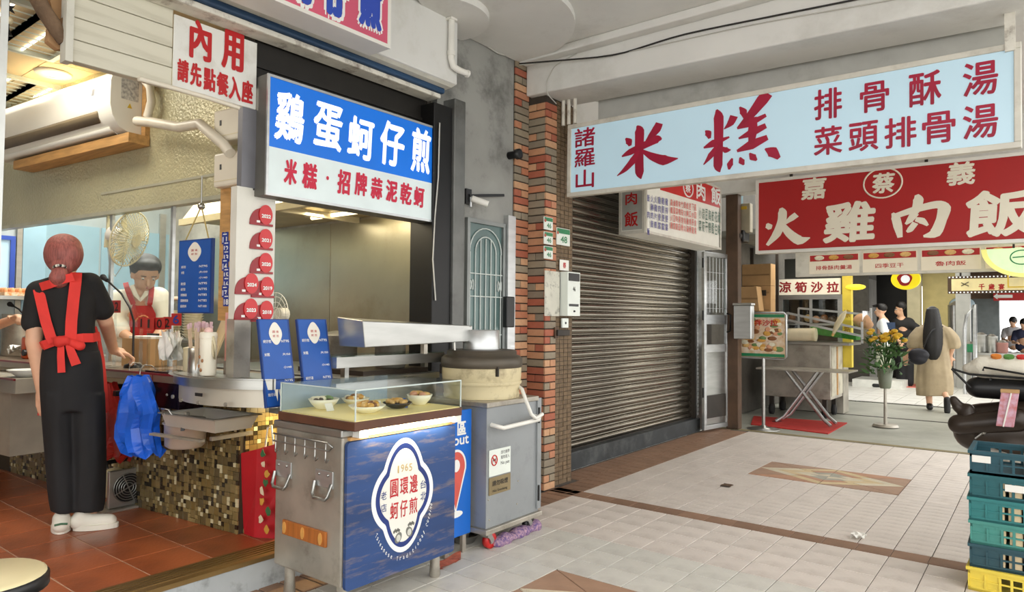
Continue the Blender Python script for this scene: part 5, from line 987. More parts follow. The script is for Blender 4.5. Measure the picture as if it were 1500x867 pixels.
GRI = M('grey_ink', (120, 120, 112), .6, var=.2, scale=30)
for x, y, fl in ((583, 785, 1), (599, 776, -1)):
    a, b = pp.px(x, y); mb = MB(); mb.prism([(a+.022*math.cos(q)+.006*fl*math.sin(q), b-.008+.026*math.sin(q)) for q in [2*math.pi*k/16 for k in range(16)]], pp, .0022, .003)
    for k in range(5): mb.prism([(a-.012*fl+.007*math.cos(q)+.008*(k-2), b+.026+.006*(k % 2)+.008*math.sin(q)) for q in [2*math.pi*i/8 for i in range(8)]], pp, .0022, .003)
    mb.build('oyster_drawing', GRI, bp_); MB().prism([(a+.014*math.cos(q), b-.01+.017*math.sin(q)) for q in [2*math.pi*k/12 for k in range(12)]], pp, .003, .0034).build('oyster_shine', M('pale_ink_%d' % x, (206, 206, 196), .6), bp_)
# lamp tube under the case
MB().cyl((X1+.035, Y0+.09, .845), (X1+.035, Y1-.03, .845), .019, n=16).build('lamp_tube', M('glowing_tube', (255, 244, 214), emit=2.6, ecol=(255, 238, 196)), cart)
for y in (Y0+.05, Y1-.045): MB().box(X1+.006, X1+.058, y, y+.05, .824, .866).build('lamp_holder', WHITEP, cart)
MB().box(X1+.0, X1+.02, Y0+.03, Y1, .81, .824).build('lamp_shelf', WOOD, cart)
area_light('cart_tube_lamp', (X1+.07, (Y0+Y1)/2, .845), .6, .03, 3, (1, .9, .68), (0, math.radians(90), 0)).rotation_euler = (math.radians(90), 0, math.radians(90))
# glass case
cs = thing('glass_display_case', 'low glass display case with sample dishes on the cart', 'display case', ((X0+X1)/2, (Y0+Y1)/2, .86))
gx0, gx1, gy0, gy1, gz0, gz1 = X0+.02, X1+.075, Y0+.01, Y1-.02, .905, 1.042
MB().box(gx0-.01, gx1+.006, gy0-.008, gy1+.006, .861, .902).build('wooden_base', M('dark_wood', (92, 56, 38), .5, var=.2), cs, .003); MB().box(gx0+.004, gx1-.004, gy0+.004, gy1-.004, .902, .907).build('tray_liner', M('cream_liner', (236, 218, 150), .5, var=.05, emit=.1), cs)
for nm, b in (('front', (gx1-.004, gx1, gy0, gy1, gz0, gz1)), ('left', (gx0, gx1-.004, gy0, gy0+.004, gz0, gz1)), ('right', (gx0, gx1-.004, gy1-.004, gy1, gz0, gz1)), ('top', (gx0, gx1, gy0, gy1, gz1, gz1+.005))): MB().box(*b).build('glass_pane', GLASS, cs)
MB().box(gx0, gx0+.004, gy0+.004, gy1-.004, gz0, gz1).build('back_panel', M('case_back', (160, 176, 190), .3, .3, var=.1), cs)
EDG = M('glass_edge', (206, 218, 214), .2, var=.02)
mb = MB()
for (x, y) in ((gx1, gy0), (gx1, gy1), (gx0, gy0)): mb.bar((x, y, gz0), (x, y, gz1+.005), .005)
mb.bar((gx0, gy0, gz1+.003), (gx1, gy0, gz1+.003), .005).bar((gx1, gy0, gz1+.003), (gx1, gy1, gz1+.003), .006); mb.build('edge_strip', EDG, cs)
BW = M('cream_porcelain', (244, 238, 216), .3, var=.02)
def dish(px, py, r, h, foods, lab, mat=BW, sx=1.0, z=.908, sy=1.0):
    p = V((px, py, z)); t = thing('sample_dish', lab, 'dish', (p.x, p.y, z), 'sample dishes in the glass case')
    MB().lathe([(r*.45, 0), (r*.5, .003), (r*.8, h*.5), (r, h), (r*.97, h), (r*.76, h*.55), (r*.4, .01)], (p.x, p.y, z), 28, sx=sx, sy=sy).build('bowl', mat, t)
    rn = random.Random(int(px*1000))
    for k in range(foods[0]):
        a = rn.random()*6.28; q = math.sqrt(rn.random())*r*.66; c = foods[1][k % len(foods[1])]; s = foods[2]*(.75+.5*rn.random())
        MB().ell((p.x+q*math.cos(a)*sx, p.y+q*math.sin(a)*sy, z+h*.72+s*.4+.012*(1-q/r)), (s, s*(.8+.4*rn.random()), s*.75), 8, 6).build('food_piece', FOOD[c], t)
FOOD = {n: M('food_'+n, c, .4, var=.2, scale=40, spec=.6) for n, c in (('gold', (214, 160, 72)), ('brown', (132, 82, 44)), ('green', (110, 140, 84)), ('white', (230, 222, 196)), ('dark', (70, 52, 40)), ('tan', (222, 178, 110)), ('pink', (220, 160, 124)))}
dish(-2.925, 2.22, .078, .05, (16, ['white', 'green', 'white', 'dark', 'green'], .016), 'white bowl of pale oysters and greens at the left of the glass case')
dish(-2.93, 2.43, .075, .035, (14, ['gold', 'brown', 'white', 'tan'], .018), 'cream dish of golden snacks at the back of the glass case')
dish(-2.65, 2.27, .092, .035, (26, ['gold', 'tan', 'gold', 'brown'], .018), 'large cream plate of golden omelette pieces at the case corner')
dish(-2.66, 2.48, .076, .03, (30, ['tan', 'gold', 'tan'], .016), 'dark dish heaped with round tan balls in mid case', M('dark_dish', (58, 44, 34), .4))
dish(-2.68, 2.66, .07, .055, (12, ['pink', 'tan'], .02), 'tall cream bowl of pinkish rice at the right of the glass case')
for x, y, w_, lab in ((440, 592, .05, 'folded white price card near the left pane of the case'), (484, 600, .045, 'folded white price card before the oyster bowl'), (556, 596, .04, 'small white price card by the omelette plate'), (604, 590, .035, 'small white price card before the pinkish rice bowl')):
    p = atz(x, y, .915); o = thing('price_card', lab, 'card', (p.x, p.y, .907)); MB().hexa([p+V((.0, -w_/2, -.006)), p+V((.002, -w_/2, -.006)), p+V((.002, w_/2, -.006)), p+V((0, w_/2, -.006))], [p+V((-.02, -w_/2, .03)), p+V((-.018, -w_/2, .03)), p+V((-.018, w_/2, .03)), p+V((-.02, w_/2, .03))]).build('face', PAPER, o); MB().box(p.x-.014, p.x-.01, p.y-w_*.35, p.y+w_*.35, p.z+.006, p.z+.01).build('print', M('grey_print_%d' % x, (120, 110, 110), .6), o)
p = atz(590, 596, .91); o = thing('crest_card', 'little blue card with a white crest in the glass case', 'card', (p.x, p.y, .907)); q = PL((p.x+.015, p.y, .907), (0, 1, 0), (-.35, 0, .93)); MB().pbox(q, -.022, .022, 0, .05, -.002, 0).build('card', NAVY, o); MB().prism(oval4(0, .027, .012, .017, 20), q, 0, .001).build('crest', WHP, o)
# two slanted menu boards behind the case
for k, (x0, y0, x1, y1, lab) in enumerate(((378, 467, 423, 465, 'left one of two slanted blue menu boards behind the glass case'), (435, 467, 478, 467, 'right one of two slanted blue menu boards behind the glass case'))):
    xt = -3.22; a = atx(x0, y0, xt); b = atx(x1, y1, xt); v = V((-.2, 0, .98)).normalized(); q = PL((xt, 0, a.z), (0, 1, 0), v); w0, w1 = a.y, b.y; hgt = .46
    t = thing('slanted_menu_board', lab, 'menu board', q.at((w0+w1)/2, -hgt)); MB().pbox(q, w0, w1, -hgt, 0, -.02, 0).build('board', NAVYD, t, .002); MB().pbox(q, w0+.006, w1-.012, -hgt+.006, -.006, 0, .001).build('face', NAVY, t); menu_print(q.off(.001), w0, w1, -hgt, 0, t, MENU[:5], .2)
    MB().bar(q.at((w0+w1)/2, -.1, -.02), (xt-.02, (w0+w1)/2, .9), .02).build('strut', STEELD, t)
t = thing('menu_ledge', 'steel ledge carrying the slanted menu boards', 'ledge', (-3.12, 2.4, .8)); MB().box(-3.3, -3.06, 2.15, 2.62, .86, .89).build('ledge', STEEL, t); MB().box(-3.3, -3.27, 2.34, 2.37, ZF, .86).build('leg', STEELD, t); MB().box(-3.3, -3.27, 2.58, 2.61, ZF, .86).build('leg', STEELD, t)
# ------------------------------------------------------------------ grey steamer cabinet on wheels
gx0, gx1, gy0, gy1 = -3.1, -2.63, 3.17, 3.7; GREY = M('grey_enamel_steel', (148, 152, 154), .42, .25, var=.08, scale=3, dirt=(92, 94, 94), dscale=5, damt=.35)
gb = thing('steamer_cabinet', 'grey metal cabinet on castors with warning signs', 'cabinet', ((gx0+gx1)/2, (gy0+gy1)/2, 0))
MB().box(gx0, gx1, gy0, gy1, .13, .845).build('body', GREY, gb, .004); MB().box(gx0-.01, gx1+.015, gy0-.015, gy1-.02, .845, .875).build('top_tray', STEELD, gb, .004); MB().box(gx0-.01, gx1+.02, gy0-.02, gy1+.02, .1, .13).build('base_frame', STEELD, gb, .004)
MB().box(gx1, gx1+.012, gy1-.03, gy1+.012, .15, .86).build('door_edge', GREY, gb)
for z in (.2, .7): MB().box(gx1+.012, gx1+.02, gy1-.024, gy1-.012, z, z+.1).build('hinge', BLACKP, gb)
pg = PL((gx1, 0, 0), (0, 1, 0)); mb = MB().tube([pg.at(gy0+.04, .74, .0), pg.at(gy0+.04, .735, .05), pg.at(gy0+.07, .725, .07), pg.at(gy1-.1, .735, .07), pg.at(gy1-.06, .745, .05), pg.at(gy1-.06, .75, 0)], .013, 10).build('handle_bar', WHITEP, gb)
for a, b, n in ((716, 748, 'no_pets_sign'),):
    A0, B1 = pg.px(716, 660); A1, B0 = pg.px(747, 682); Bt = B1; o = MB().pbox(pg, A0, A1, B0-.035, B1, .001, .005).build('no_pets_sign', PLW, gb, .001); R = pg.px(723, 674)
    MB().tube([pg.at(R[0]+.026*math.cos(x), R[1]+.03*math.sin(x), .007) for x in [2*math.pi*k/20 for k in range(20)]], .0035, 6, closed=True).bar(pg.at(R[0]-.018, R[1]+.021, .007), pg.at(R[0]+.018, R[1]-.021, .007), .005).build('prohibition_ring', REDP, o)
    MB().prism([(R[0]-.014, R[1]-.012), (R[0]-.01, R[1]+.006), (R[0]+.006, R[1]+.006), (R[0]+.016, R[1]+.014), (R[0]+.012, R[1]-.012), (R[0]+.006, R[1]-.002), (R[0]-.006, R[1]-.002)], pg, .005, .006).build('dog_mark', INK_K, o)
    mb = MB(); text(mb, pg, '請勿攜帶', A1-.055, B1-.025, .085, .022, 0, .0055); text(mb, pg, '寵物進入', A1-.055, B1-.055, .085, .022, 0, .0055); text(mb, pg, 'No pet', A1-.055, B1-.092, .085, .026, .008, .0055); mb.build('lettering', INK_K, o)
    o = MB().pbox(pg, A0, A1, B0-.145, B0-.042, .001, .006).build('no_smoking_plate', M('brass_plate', (150, 134, 100), .4, .5), gb, .001); mb = MB(); text(mb, pg, '請勿吸煙', (A0+A1)/2, B0-.078, .15, .032, .012, .007); text(mb, pg, 'No Smoking', (A0+A1)/2, B0-.125, .14, .02, .006, .007); mb.build('lettering', INK_K, o)
for k, (a, b) in enumerate(((gy0+.03, .18), (gy0+.02, .3), (gy0+.3, .22), (gy0+.31, .36))): MB().ell(pg.at(a, b, 0), .006, 8, 6).build('screw', STEELD, gb)
def castor(x, y, mat, r=.048):
    o = MB().box(x-.03, x+.03, y-.02, y+.02, .075, .1).bar((x-.026, y, .09), (x-.026, y+.03, .045), .006, .03).bar((x+.026, y, .09), (x+.026, y+.03, .045), .006, .03).build('castor_fork', STEEL, gb); MB().lathe([(r*.5, -.016), (r, -.016), (r, .016), (r*.5, .016)], (x, y+.03, r), 20, d=(1, 0, 0)).build('wheel', mat, o); MB().cyl((x-.022, y+.03, r), (x+.022, y+.03, r), .02, n=12).build('wheel_hub', STEEL, o)
castor(gx1-.03, gy0+.04, REDP); castor(gx1-.05, gy1-.07, BLACKP); castor(gx0+.05, gy0+.04, BLACKP); castor(gx0+.05, gy1-.07, BLACKP)
cx, cy, R = -2.885, 3.42, .25
pt = thing('steamer_drum', 'stained cream steamer drum with a dark lid on the grey cabinet', 'steamer', (cx, cy, .875)); STN = M('stained_cream', (210, 196, 156), .55, var=.12, scale=3, dirt=(92, 66, 36), dscale=4, damt=.85)
MB().lathe([(R*.97, 0), (R*.98, .02), (R*.96, .03), (R*1.0, .09), (R*1.02, .14), (R*1.02, .195), (R, .2)], (cx, cy, .876), 40).build('drum', STN, pt); MB().lathe([(R*1.03, .19), (R*1.05, .2), (R*1.05, .245), (R*.98, .262), (R*.9, .268), (R*.9, .29), (R*.86, .298)], (cx, cy, .876), 40).build('lid', M('dark_lid', (86, 78, 66), .45, .3, var=.2), pt); MB().lathe([(R*1.025, .085), (R*1.03, .09), (R*1.03, .1), (R*1.025, .105)], (cx, cy, .876), 40, caps=False).build('hoop', STN, pt)
for th in (-.5, -2.4): MB().box(-.012, .012, -.006, .006, 0, .06, lambda p, th=th: V((cx+R*1.03*math.cos(th), cy+R*1.03*math.sin(th), 1.02))+p).build('clasp', DARK, pt)
tag(MB().tube([(cx+.2, cy+.13, .94), (cx+.25, cy+.1, .93), (gx1+.06, cy+.06, .86), (gx1+.085, cy+.08, .78), (gx1+.09, cy+.12, .752), (gx1+.085, cy+.2, .77)], .012, 8).build('rubber_hose', WHITEP), 'white hose looping from the steamer drum over the handle bar', 'hose')
# duct from the griddle to the steamer
dt = thing('exhaust_duct', 'flat stainless exhaust duct lying across to the steamer drum', 'duct', (-2.9, 3.0, 1.2))
y0_, y1_ = atx(531, 490, -2.93).y, atx(692, 490, -2.93).y; zz = [atx(527, 470, -2.93).z, atx(534, 509, -2.93).z, atx(690, 477, -2.93).z, atx(688, 500, -2.93).z]
MB().hexa([(-3.15, y0_+.02, zz[1]), (-2.93, y0_+.02, zz[1]), (-2.93, y1_, zz[3]), (-3.08, y1_, zz[3])], [(-3.15, y0_, zz[0]+.02), (-2.93, y0_, zz[0]), (-2.93, y1_, zz[2]), (-3.08, y1_, zz[2])]).build('channel', STEEL, dt, .004)
MB().lathe([(.12, 0), (.12, .12), (.115, .125)], (-2.93, y1_+.09, 1.175), 24).build('collar', ALU, dt); 
for k in range(4): MB().ell((-2.93+.0, y1_-.02, zz[3]+.02+.025*k), .004, 6, 5).build('rivet', STEELD, dt)
MB().box(-2.99, -2.96, y0_+.5, y0_+.53, 1.158, zz[3]+.005).build('support', STEELD, dt); MB().tube([(-2.94, y1_-.16, zz[3]), (-2.93, y1_-.16, 1.12), (-2.95, y1_-.12, 1.06), (-3.0, y1_-.1, 1.02)], .006, 6).build('drip_hose', WHITEP, dt)
# takeaway sign
q = PL((-2.73, 0, 0), (0, 1, 0)); A1 = q.px(690, 690)[0]; bt = q.px(690, 599)[1]; bb = q.px(688, 780)[1]
t = thing('takeaway_sign_board', 'bright blue takeaway sign board between the cart and the grey cabinet', 'sign', q.at(A1-.12, 0)); LB = M('bright_blue_board', (20, 104, 200), .45, var=.06, emit=.04)
MB().pbox(q, A1-.29, A1, bb, bt, -.02, 0).build('board', LB, t, .002); MB().box(-2.75, -2.73, A1-.22, A1-.19, 0, bb).build('leg', STEELD, t); MB().box(-2.75, -2.73, A1-.07, A1-.04, 0, bb).build('leg', STEELD, t)
mb = MB(); put_px(mb, q, '區', 676, 627, 13, 20, .03, .002); mb.build('character', INK_W, t); mb = MB(); text(mb, q, 'out', *q.px(675, 645), q.px(685, 645)[0]-q.px(662, 645)[0], .05, .02, .002); mb.build('lettering', INK_W, t)
pa0, pz = q.px(668, 690); pin = lambda g: [(pa0+(.075+g)*math.cos(x), pz+.02+(.09+g)*math.sin(x)) for x in [math.pi*(1.05-1.1*k/20) for k in range(21)]]+[(pa0+.03*0, pz-.22-2*g)]
MB().prism(pin(.014), q, 0, .001).build('pin_outline', INK_W, t); MB().prism(pin(0), q, .001, .002).build('map_pin', M('coral_print', (214, 92, 80), .5), t); MB().prism([(pa0+.03*math.cos(x), pz+.03+.036*math.sin(x)) for x in [2*math.pi*k/20 for k in range(20)]], q, .002, .003).build('pin_eye', INK_W, t); MB().prism([(pa0+.06*math.cos(x), pz-.25+.02*math.sin(x)) for x in [2*math.pi*k/20 for k in range(20)]], q, .001, .002).build('pin_shadow', INK_W, t)
# bowl, cloth and cloths on the ground
p = atz(688, 798); t = thing('steel_bowl', 'steel bowl on the ground beside the red castor', 'bowl', p); MB().lathe([(.05, 0), (.06, .005), (.085, .05), (.09, .052), (.082, .05), (.055, .01)], (p.x-.06, p.y+.02, 0), 24).build('shell', STEEL, t); MB().lathe([(.035, .006), (.03, .05), (.04, .07)], (p.x-.06, p.y+.02, .0), 12).build('inner_cup', STEELD, t)
CL = M('patterned_purple_cloth', (92, 72, 128), .9, var=.4, scale=60, col2=(184, 150, 160), bump=.6, bscale=40)
a, b = atz(735, 800), atz(788, 776); parts = [lump(a.lerp(b, k/6)+V((-.03, 0, .02)), (.05, .055, .035+.012*math.sin(2.3*k))) for k in range(7)]
o = fuse(parts, .012, 3).build('floor_cloth', CL); tag(o, 'bundled purple patterned cloth under the grey cabinet', 'cloth')
g = [[atz(640+35*i/8, 838-18*i/8-3*j, 0)+V((0, 0, .008+.004*math.sin(i+j*2))) for i in range(9)] for j in range(5)]; mb = MB().sheet(g); mb.sheet([[p+V((0, 0, -.008)) for p in r][::-1] for r in g]); o = mb.build('orange_rag', M('orange_rag', (200, 108, 84), .9, var=.3, scale=40)); tag(o, 'orange rag peeping out from under the cart', 'rag')
# ------------------------------------------------------------------ crates on the right
def crate_proto(name, col, lattice=True):
    mat = M(name+'_plastic', col, .5, var=.12, scale=4, dirt=tuple(int(c*.6) for c in col), dscale=6, damt=.35); w, d, h = .54, .36, .117
    t = thing('plastic_crate', '', 'crate'); pf_ = PL((0, 0, 0), (1, 0, 0))
    MB().box(0, w, 0, d, .0, .012).build('base', mat, t); 
    MB().frame(PL((0, 0, h-.014), (1, 0, 0), (0, 1, 0)), -.008, w+.008, -.008, d+.008, .02, 0, .016).build('rim', mat, t)
    def side(pl, L):
        mb = MB(); mb.pbox(pl, 0, L, 0, .02, -.01, 0).pbox(pl, 0, L, h-.03, h-.01, -.01, 0).pbox(pl, 0, .135, .02, h-.03, -.008, -.003).pbox(pl, L-.06, L, .02, h-.03, -.008, -.003)
        n = int((L-.2)/.045)
        for k in range(n+1): a = .135+k*(L-.2)/n; mb.pbox(pl, a-.006, a+.006, .02, h-.03, -.01, .0)
        mb.pbox(pl, .135, L-.06, h*.47-.004, h*.47+.004, -.009, -.001)
        for a in (.0, .07, .13): mb.pbox(pl, a, a+.008, .02, h-.03, -.006, .005)
        mb.pbox(pl, 0, .135, h*.45, h*.45+.006, -.006, .003)
        return mb
    side(pf_, w).build('side_wall', mat, t); side(PL((0, d, 0), (0, -1, 0)), d).build('side_wall', mat, t); side(PL((w, 0, 0), (0, 1, 0)), d).build('side_wall', mat, t); side(PL((w, d, 0), (-1, 0, 0)), w).build('side_wall', mat, t)
    return t, w, d, h
TOF = M('cream_blocks', (226, 204, 164), .7, var=.12, scale=8)
c0 = aty(1420.5, 866, 4.3); cx0 = -.325
for k, (nm, col, lab) in enumerate([('yellow', (226, 202, 74), 'yellow crate at the bottom of the crate stack'), ('navy_green', (36, 74, 84), 'dark teal crate directly on top of the yellow crate'), ('light_teal', (70, 142, 132), 'palest teal crate, third from the bottom of the stack'), ('teal', (44, 122, 122), 'bright teal crate just above the palest crate'), ('deep_teal', (34, 96, 102), 'teal crate with a white label, second from the top'), ('dark_teal', (30, 78, 90), 'dark teal crate on top of the stack, standing open')]):
    t, w, d, h = crate_proto(nm, col); t['label'] = lab; t['group'] = 'plastic crates stacked by the scooter'
    if 0 < k: 
        for i in range(7 if k < 5 else 4):
            for j in range(2): MB().box(.025+.07*i+(.2 if k == 5 else 0), .08+.07*i+(.2 if k == 5 else 0), .0115+.17*j, .16+.17*j, .013, .092 if k < 5 else .12).build('cream_block', TOF, t, .006)
    place(t, (cx0-.004*(k % 2)-(.012 if k == 0 else 0)+(.006 if k == 5 else 0), 4.3+.004*(k % 3), .119*k+.001), math.radians([-1.5, 1, -.6, .8, -1, 0][k]))
    if k == 4: MB().box(.15, .24, -.006, -.003, .05, .085).build('paper_label', PAPER, t)
    if k == 5: MB().box(.01, .09, -.006, -.003, .06, .095).build('paper_label', PAPER, t)
# ------------------------------------------------------------------ scooter behind the crates
SB = M('scooter_dark_brown', (52, 42, 34), .35, .2, var=.25, scale=4); Ys = 5.75
def sp(x, y, dy=0): return aty(x, y, Ys+dy)
sc = thing('parked_scooter', 'dark brown loaded scooter parked beside the crate stack', 'scooter', (-.0, Ys, 0))
w0 = V((.0, Ys, .25)); 
def tyre(c): MB().tube([c+V((.2*math.cos(x), 0, .2*math.sin(x))) for x in [2*math.pi*k/28 for k in range(28)]], .05, 10, closed=True).build('tyre', RUBBER, sc); MB().cyl(c+V((0, -.03, 0)), c+V((0, .03, 0)), .15, n=20).build('wheel_rim', STEELD, sc)
tyre(V((.02, Ys, .25))); tyre(V((1.2, Ys, .25)))
fuse([cap((-.12, Ys, .62), (.5, Ys, .66), .13, .15), cap((-.1, Ys, .72), (.45, Ys, .8), .1, .12), cap((.5, Ys, .5), (.95, Ys, .3), .1, .09), cap((.95, Ys, .3), (1.12, Ys, .95), .08, .07), lump((.15, Ys, .55), (.24, .15, .12))], .02, 3).build('body_shell', SB, sc)
fuse([cap((-.1, Ys, .93), (.5, Ys, .93), .075, .085)], .02, 3).build('saddle', BLACKP, sc)
q = [sp(1397, 585, -.1), sp(1404, 596, -.1), sp(1418, 618, -.1), sp(1436, 634, -.1)]
fuse([cap(q[0], q[1], .028, .04), cap(q[1]+V((.05, 0, -.02)), q[2], .05, .075), cap(q[2], q[3], .075, .04)], .012, 3).build('rear_mudguard', SB, sc)
for b in (0, .06): MB().bar(V((-.2, Ys-.16, .70-b)), V((.1, Ys-.16, .76-b)), .012, .014).build('chrome_strip', STEEL, sc)
fuse([cap((-.2, Ys-.12, .68), (.12, Ys-.12, .74), .07, .08)], .018, 3).build('side_case', SB, sc)
rk = MB().tube([sp(1394, 540, -.1), sp(1420, 548, -.1), (.5, Ys-.12, .99)], .008, 6).tube([sp(1394, 540, -.1), sp(1422, 568, -.1)], .008, 6).tube([(-.35, Ys+.14, 1.0), (.5, Ys+.14, .99)], .008, 6).tube([sp(1440, 543, -.16), sp(1441, 538, -.16), sp(1500, 548, -.16), (.4, Ys-.16, .99)], .007, 6)
for x in (-.3, -.1, .1, .3): rk.bar((x, Ys-.13, .995), (x, Ys+.14, .995), .012)
rk.tube([(-.05, Ys-.1, .99), (.0, Ys-.08, .7)], .01, 6); rk.build('cargo_rack', BLACK, sc)
MB().cyl((-.12, Ys-.1, .52), (.3, Ys-.14, .42), .045, n=14).build('exhaust_pipe', STEELD, sc); MB().ell(sp(1441, 632, -.14), .02, 8, 6).tube([sp(1428, 642, -.14), sp(1445, 630, -.14)], .008, 6).build('foot_peg', STEEL, sc)
MB().tube([(1.1, Ys, .95), (1.06, Ys, 1.08), (1.0, Ys-.28, 1.1)], .014, 8).tube([(1.06, Ys, 1.08), (1.0, Ys+.28, 1.1)], .014, 8).build('handlebar', BLACK, sc); MB().box(1.1, 1.2, Ys-.09, Ys+.09, .85, 1.05).build('headlamp_cowl', SB, sc, .03); MB().bar((.25, Ys-.05, .3), (.3, Ys-.2, .0), .025).build('side_stand', STEEL, sc)
A, B = sp(1424, 536, -.05), sp(1500, 545, -.05); sk_ = fuse([cap((-.28, Ys-.02, 1.07), (.3, Ys-.02, 1.07), .075, .085), lump((-.34, Ys-.02, 1.06), (.06, .05, .04)), lump((0, Ys-.02, 1.07), (.32, .13, .07))], .015, 3)
o = sk_.build('rice_sack', M('white_woven_sack', (222, 216, 200), .7, var=.08, bump=.3, bscale=120)); tag(o, 'white woven rice sack lying on the scooter rack', 'sack'); pr = PL((0, Ys-.06, 1.135), (1, 0, 0), (0, .5, .3))
for k in range(7): MB().prism([(-.2+.07*k+.03*math.cos(x), .01+.02*math.sin(x)) for x in [2*math.pi*i/8 for i in range(8)]], pr, -.0, .02).build('printed_motif', [M('sack_print_%d' % k, c, .6) for c in ((206, 120, 40), (80, 130, 60), (190, 40, 36))][k % 3], o)
for c_ in sc.children:
    if c_.name.split('.')[0] in ('tyre', 'wheel_rim', 'body_shell', 'saddle', 'chrome_strip', 'side_case', 'exhaust_pipe', 'handlebar', 'headlamp_cowl', 'side_stand'): c_.location.x -= (.1 if c_.name[:4] in ('tyre', 'whee') else .28)
sc.location.x -= .0; o.location.x -= .07
A, B = sp(1479, 575, -.22), sp(1470, 624, -.22); o = thing('floral_carton', 'slim pink floral carton strapped to the side of the scooter', 'carton', B); MB().hexa([B+V((-.04, -.03, 0)), B+V((.055, -.03, 0)), B+V((.055, .03, 0)), B+V((-.04, .03, 0))], [A+V((-.045, -.03, 0)), A+V((.05, -.03, 0)), A+V((.05, .03, 0)), A+V((-.045, .03, 0))]).build('carton', M('pink_floral', (206, 168, 186), .6, var=.3, scale=30, col2=(190, 110, 110)), o, .004); MB().bar(A+V((.01, -.034, 0)), B+V((.0, -.034, 0)), .008).build('strap', WHITEP, o); MB().hexa([A+V((-.047, -.032, 0)), A+V((.052, -.032, 0)), A+V((.052, .032, 0)), A+V((-.047, .032, 0))], [A+V((-.047, -.032, .02)), A+V((.052, -.032, .02)), A+V((.052, .032, .02)), A+V((-.047, .032, .02))]).build('lid', M('tan_lid', (190, 150, 100), .6), o)
# ------------------------------------------------------------------ people
class Pose:                                   # a standing plane through the person's feet, square to the line of sight; x, y measured on the photograph, df = depth (+ away)
    def __init__(s, loc):
        s.loc = V(loc); d = V((s.loc.x, s.loc.y, 0)).normalized(); s.f = d; s.r = V((d.y, -d.x, 0))
    def __call__(s, x, y, df=0): return onp(x, y, s.loc, s.f)+s.f*df
    def m(s, px=1): return (s(751, 400)-s(750, 400)).length*px
def hand(w, d, palm_n, size=1.0, curl=.7, side=1):
    """palm and five unequal, bent fingers; w wrist, d direction of the fingers, palm_n out of the palm"""
    d = V(d).normalized(); n = V(palm_n); n = (n-d*n.dot(d)).normalized(); s = d.cross(n)*side; L = .085*size; out = []
    out += [cap(w, w+d*L*.5, .024*size, .03*size)]
    for k in range(4):
        b = w+d*L+s*(-.03+.02*k)*size; out.append(cap(w+d*L*.25+s*(-.02+.0135*k)*size, b, .015*size, .0125*size)); l = (.038, .044, .041, .032)[k]*size; a = curl
        p = b; dd = d
        for j in range(3):
            ang = a*(j+.4)*.75; dd = (d*math.cos(ang)+n*math.sin(ang)).normalized(); q = p+dd*l*(1, .75, .6)[j]; out.append(cap(p, q, (.0105-.001*j)*size, (.0095-.001*j)*size)); p = q
    b = w+d*L*.25-s*.028*size; t1 = b+(d*.6-s*.75+n*.25).normalized()*.04*size; out += [cap(w+d*.01, b, .02*size, .014*size), cap(b, t1, .013*size, .0115*size), cap(t1, t1+(d*.85-s*.2+n*.45).normalized()*.032*size, .0115*size, .009*size)]
    return out
def ribbon(mb, pts, n, w, th=.006):          # a cloth strap through pts, lying against a surface with outward normals n
    P = [V(p) for p in pts]; k = len(P); A = []; B = []
    for i in range(k):
        d = (P[min(i+1, k-1)]-P[max(i-1, 0)]).normalized(); nn = V(n[i] if isinstance(n, list) else n); s = d.cross(nn).normalized(); ww = w[i] if isinstance(w, (list, tuple)) else w
        A += [P[i]-s*ww/2, P[i]+s*ww/2]; B += [P[i]-s*ww/2+nn*th, P[i]+s*ww/2+nn*th]
    mb.add(A+B, [(2*i, 2*i+2, 2*i+3, 2*i+1) for i in range(k-1)]+[(2*k+2*i, 2*k+2*i+1, 2*k+2*i+3, 2*k+2*i+2) for i in range(k-1)]+[(2*i, 2*k+2*i, 2*k+2*i+2, 2*i+2) for i in range(k-1)]+[(2*i+1, 2*i+3, 2*k+2*i+3, 2*k+2*i+1) for i in range(k-1)], False); return mb
def loft(S, rows, n=28, folds=0, seed=0, capped=True):   # rows of (y, left, right, depth front/back, depth centre) in photo pixels and metres
    mb = MB(); R = []
    for y, l, r, dp, dc in rows:
        a, b = S(l, y, dc), S(r, y, dc); c = (a+b)/2; h = (b-a)/2
        for k in range(n):
            x = 2*math.pi*k/n; w = 1+folds*math.sin(7*x+seed+y*.02)+folds*.7*math.sin(12*x+1.3*seed-y*.03); R.append(c+h*math.cos(x)*w+S.f*(dp*math.sin(x)*w))
    m_ = len(rows); fs = [(i*n+k, i*n+(k+1) % n, (i+1)*n+(k+1) % n, (i+1)*n+k) for i in range(m_-1) for k in range(n)]
    mb.add(R, fs, True)
    if capped: mb.add(R[:n], [tuple(range(n))]); mb.add(R[-n:], [tuple(range(n-1, -1, -1))])
    return mb
def lofted(S, rows, **kw):                    # the same with rows interpolated smoothly
    out = []
    for i in range(len(rows)-1):
        p0, p1, p2, p3 = rows[max(i-1, 0)], rows[i], rows[i+1], rows[min(i+2, len(rows)-1)]
        for k in range(5):
            t = k/5; out.append(tuple(.5*((2*p1[j])+(-p0[j]+p2[j])*t+(2*p0[j]-5*p1[j]+4*p2[j]-p3[j])*t*t+(-p0[j]+3*p1[j]-3*p2[j]+p3[j])*t**3) for j in range(5)))
    out.append(rows[-1]); return loft(S, out, **kw)
HAIRP = M('pink_brown_hair', (164, 92, 84), .45, var=.35, scale=14, stretch=(9, 9, 1.2), bump=.5, bscale=40); HAIRK = M('black_hair', (22, 19, 18), .45, var=.4, scale=14, stretch=(9, 9, 1.2), bump=.4, bscale=40)
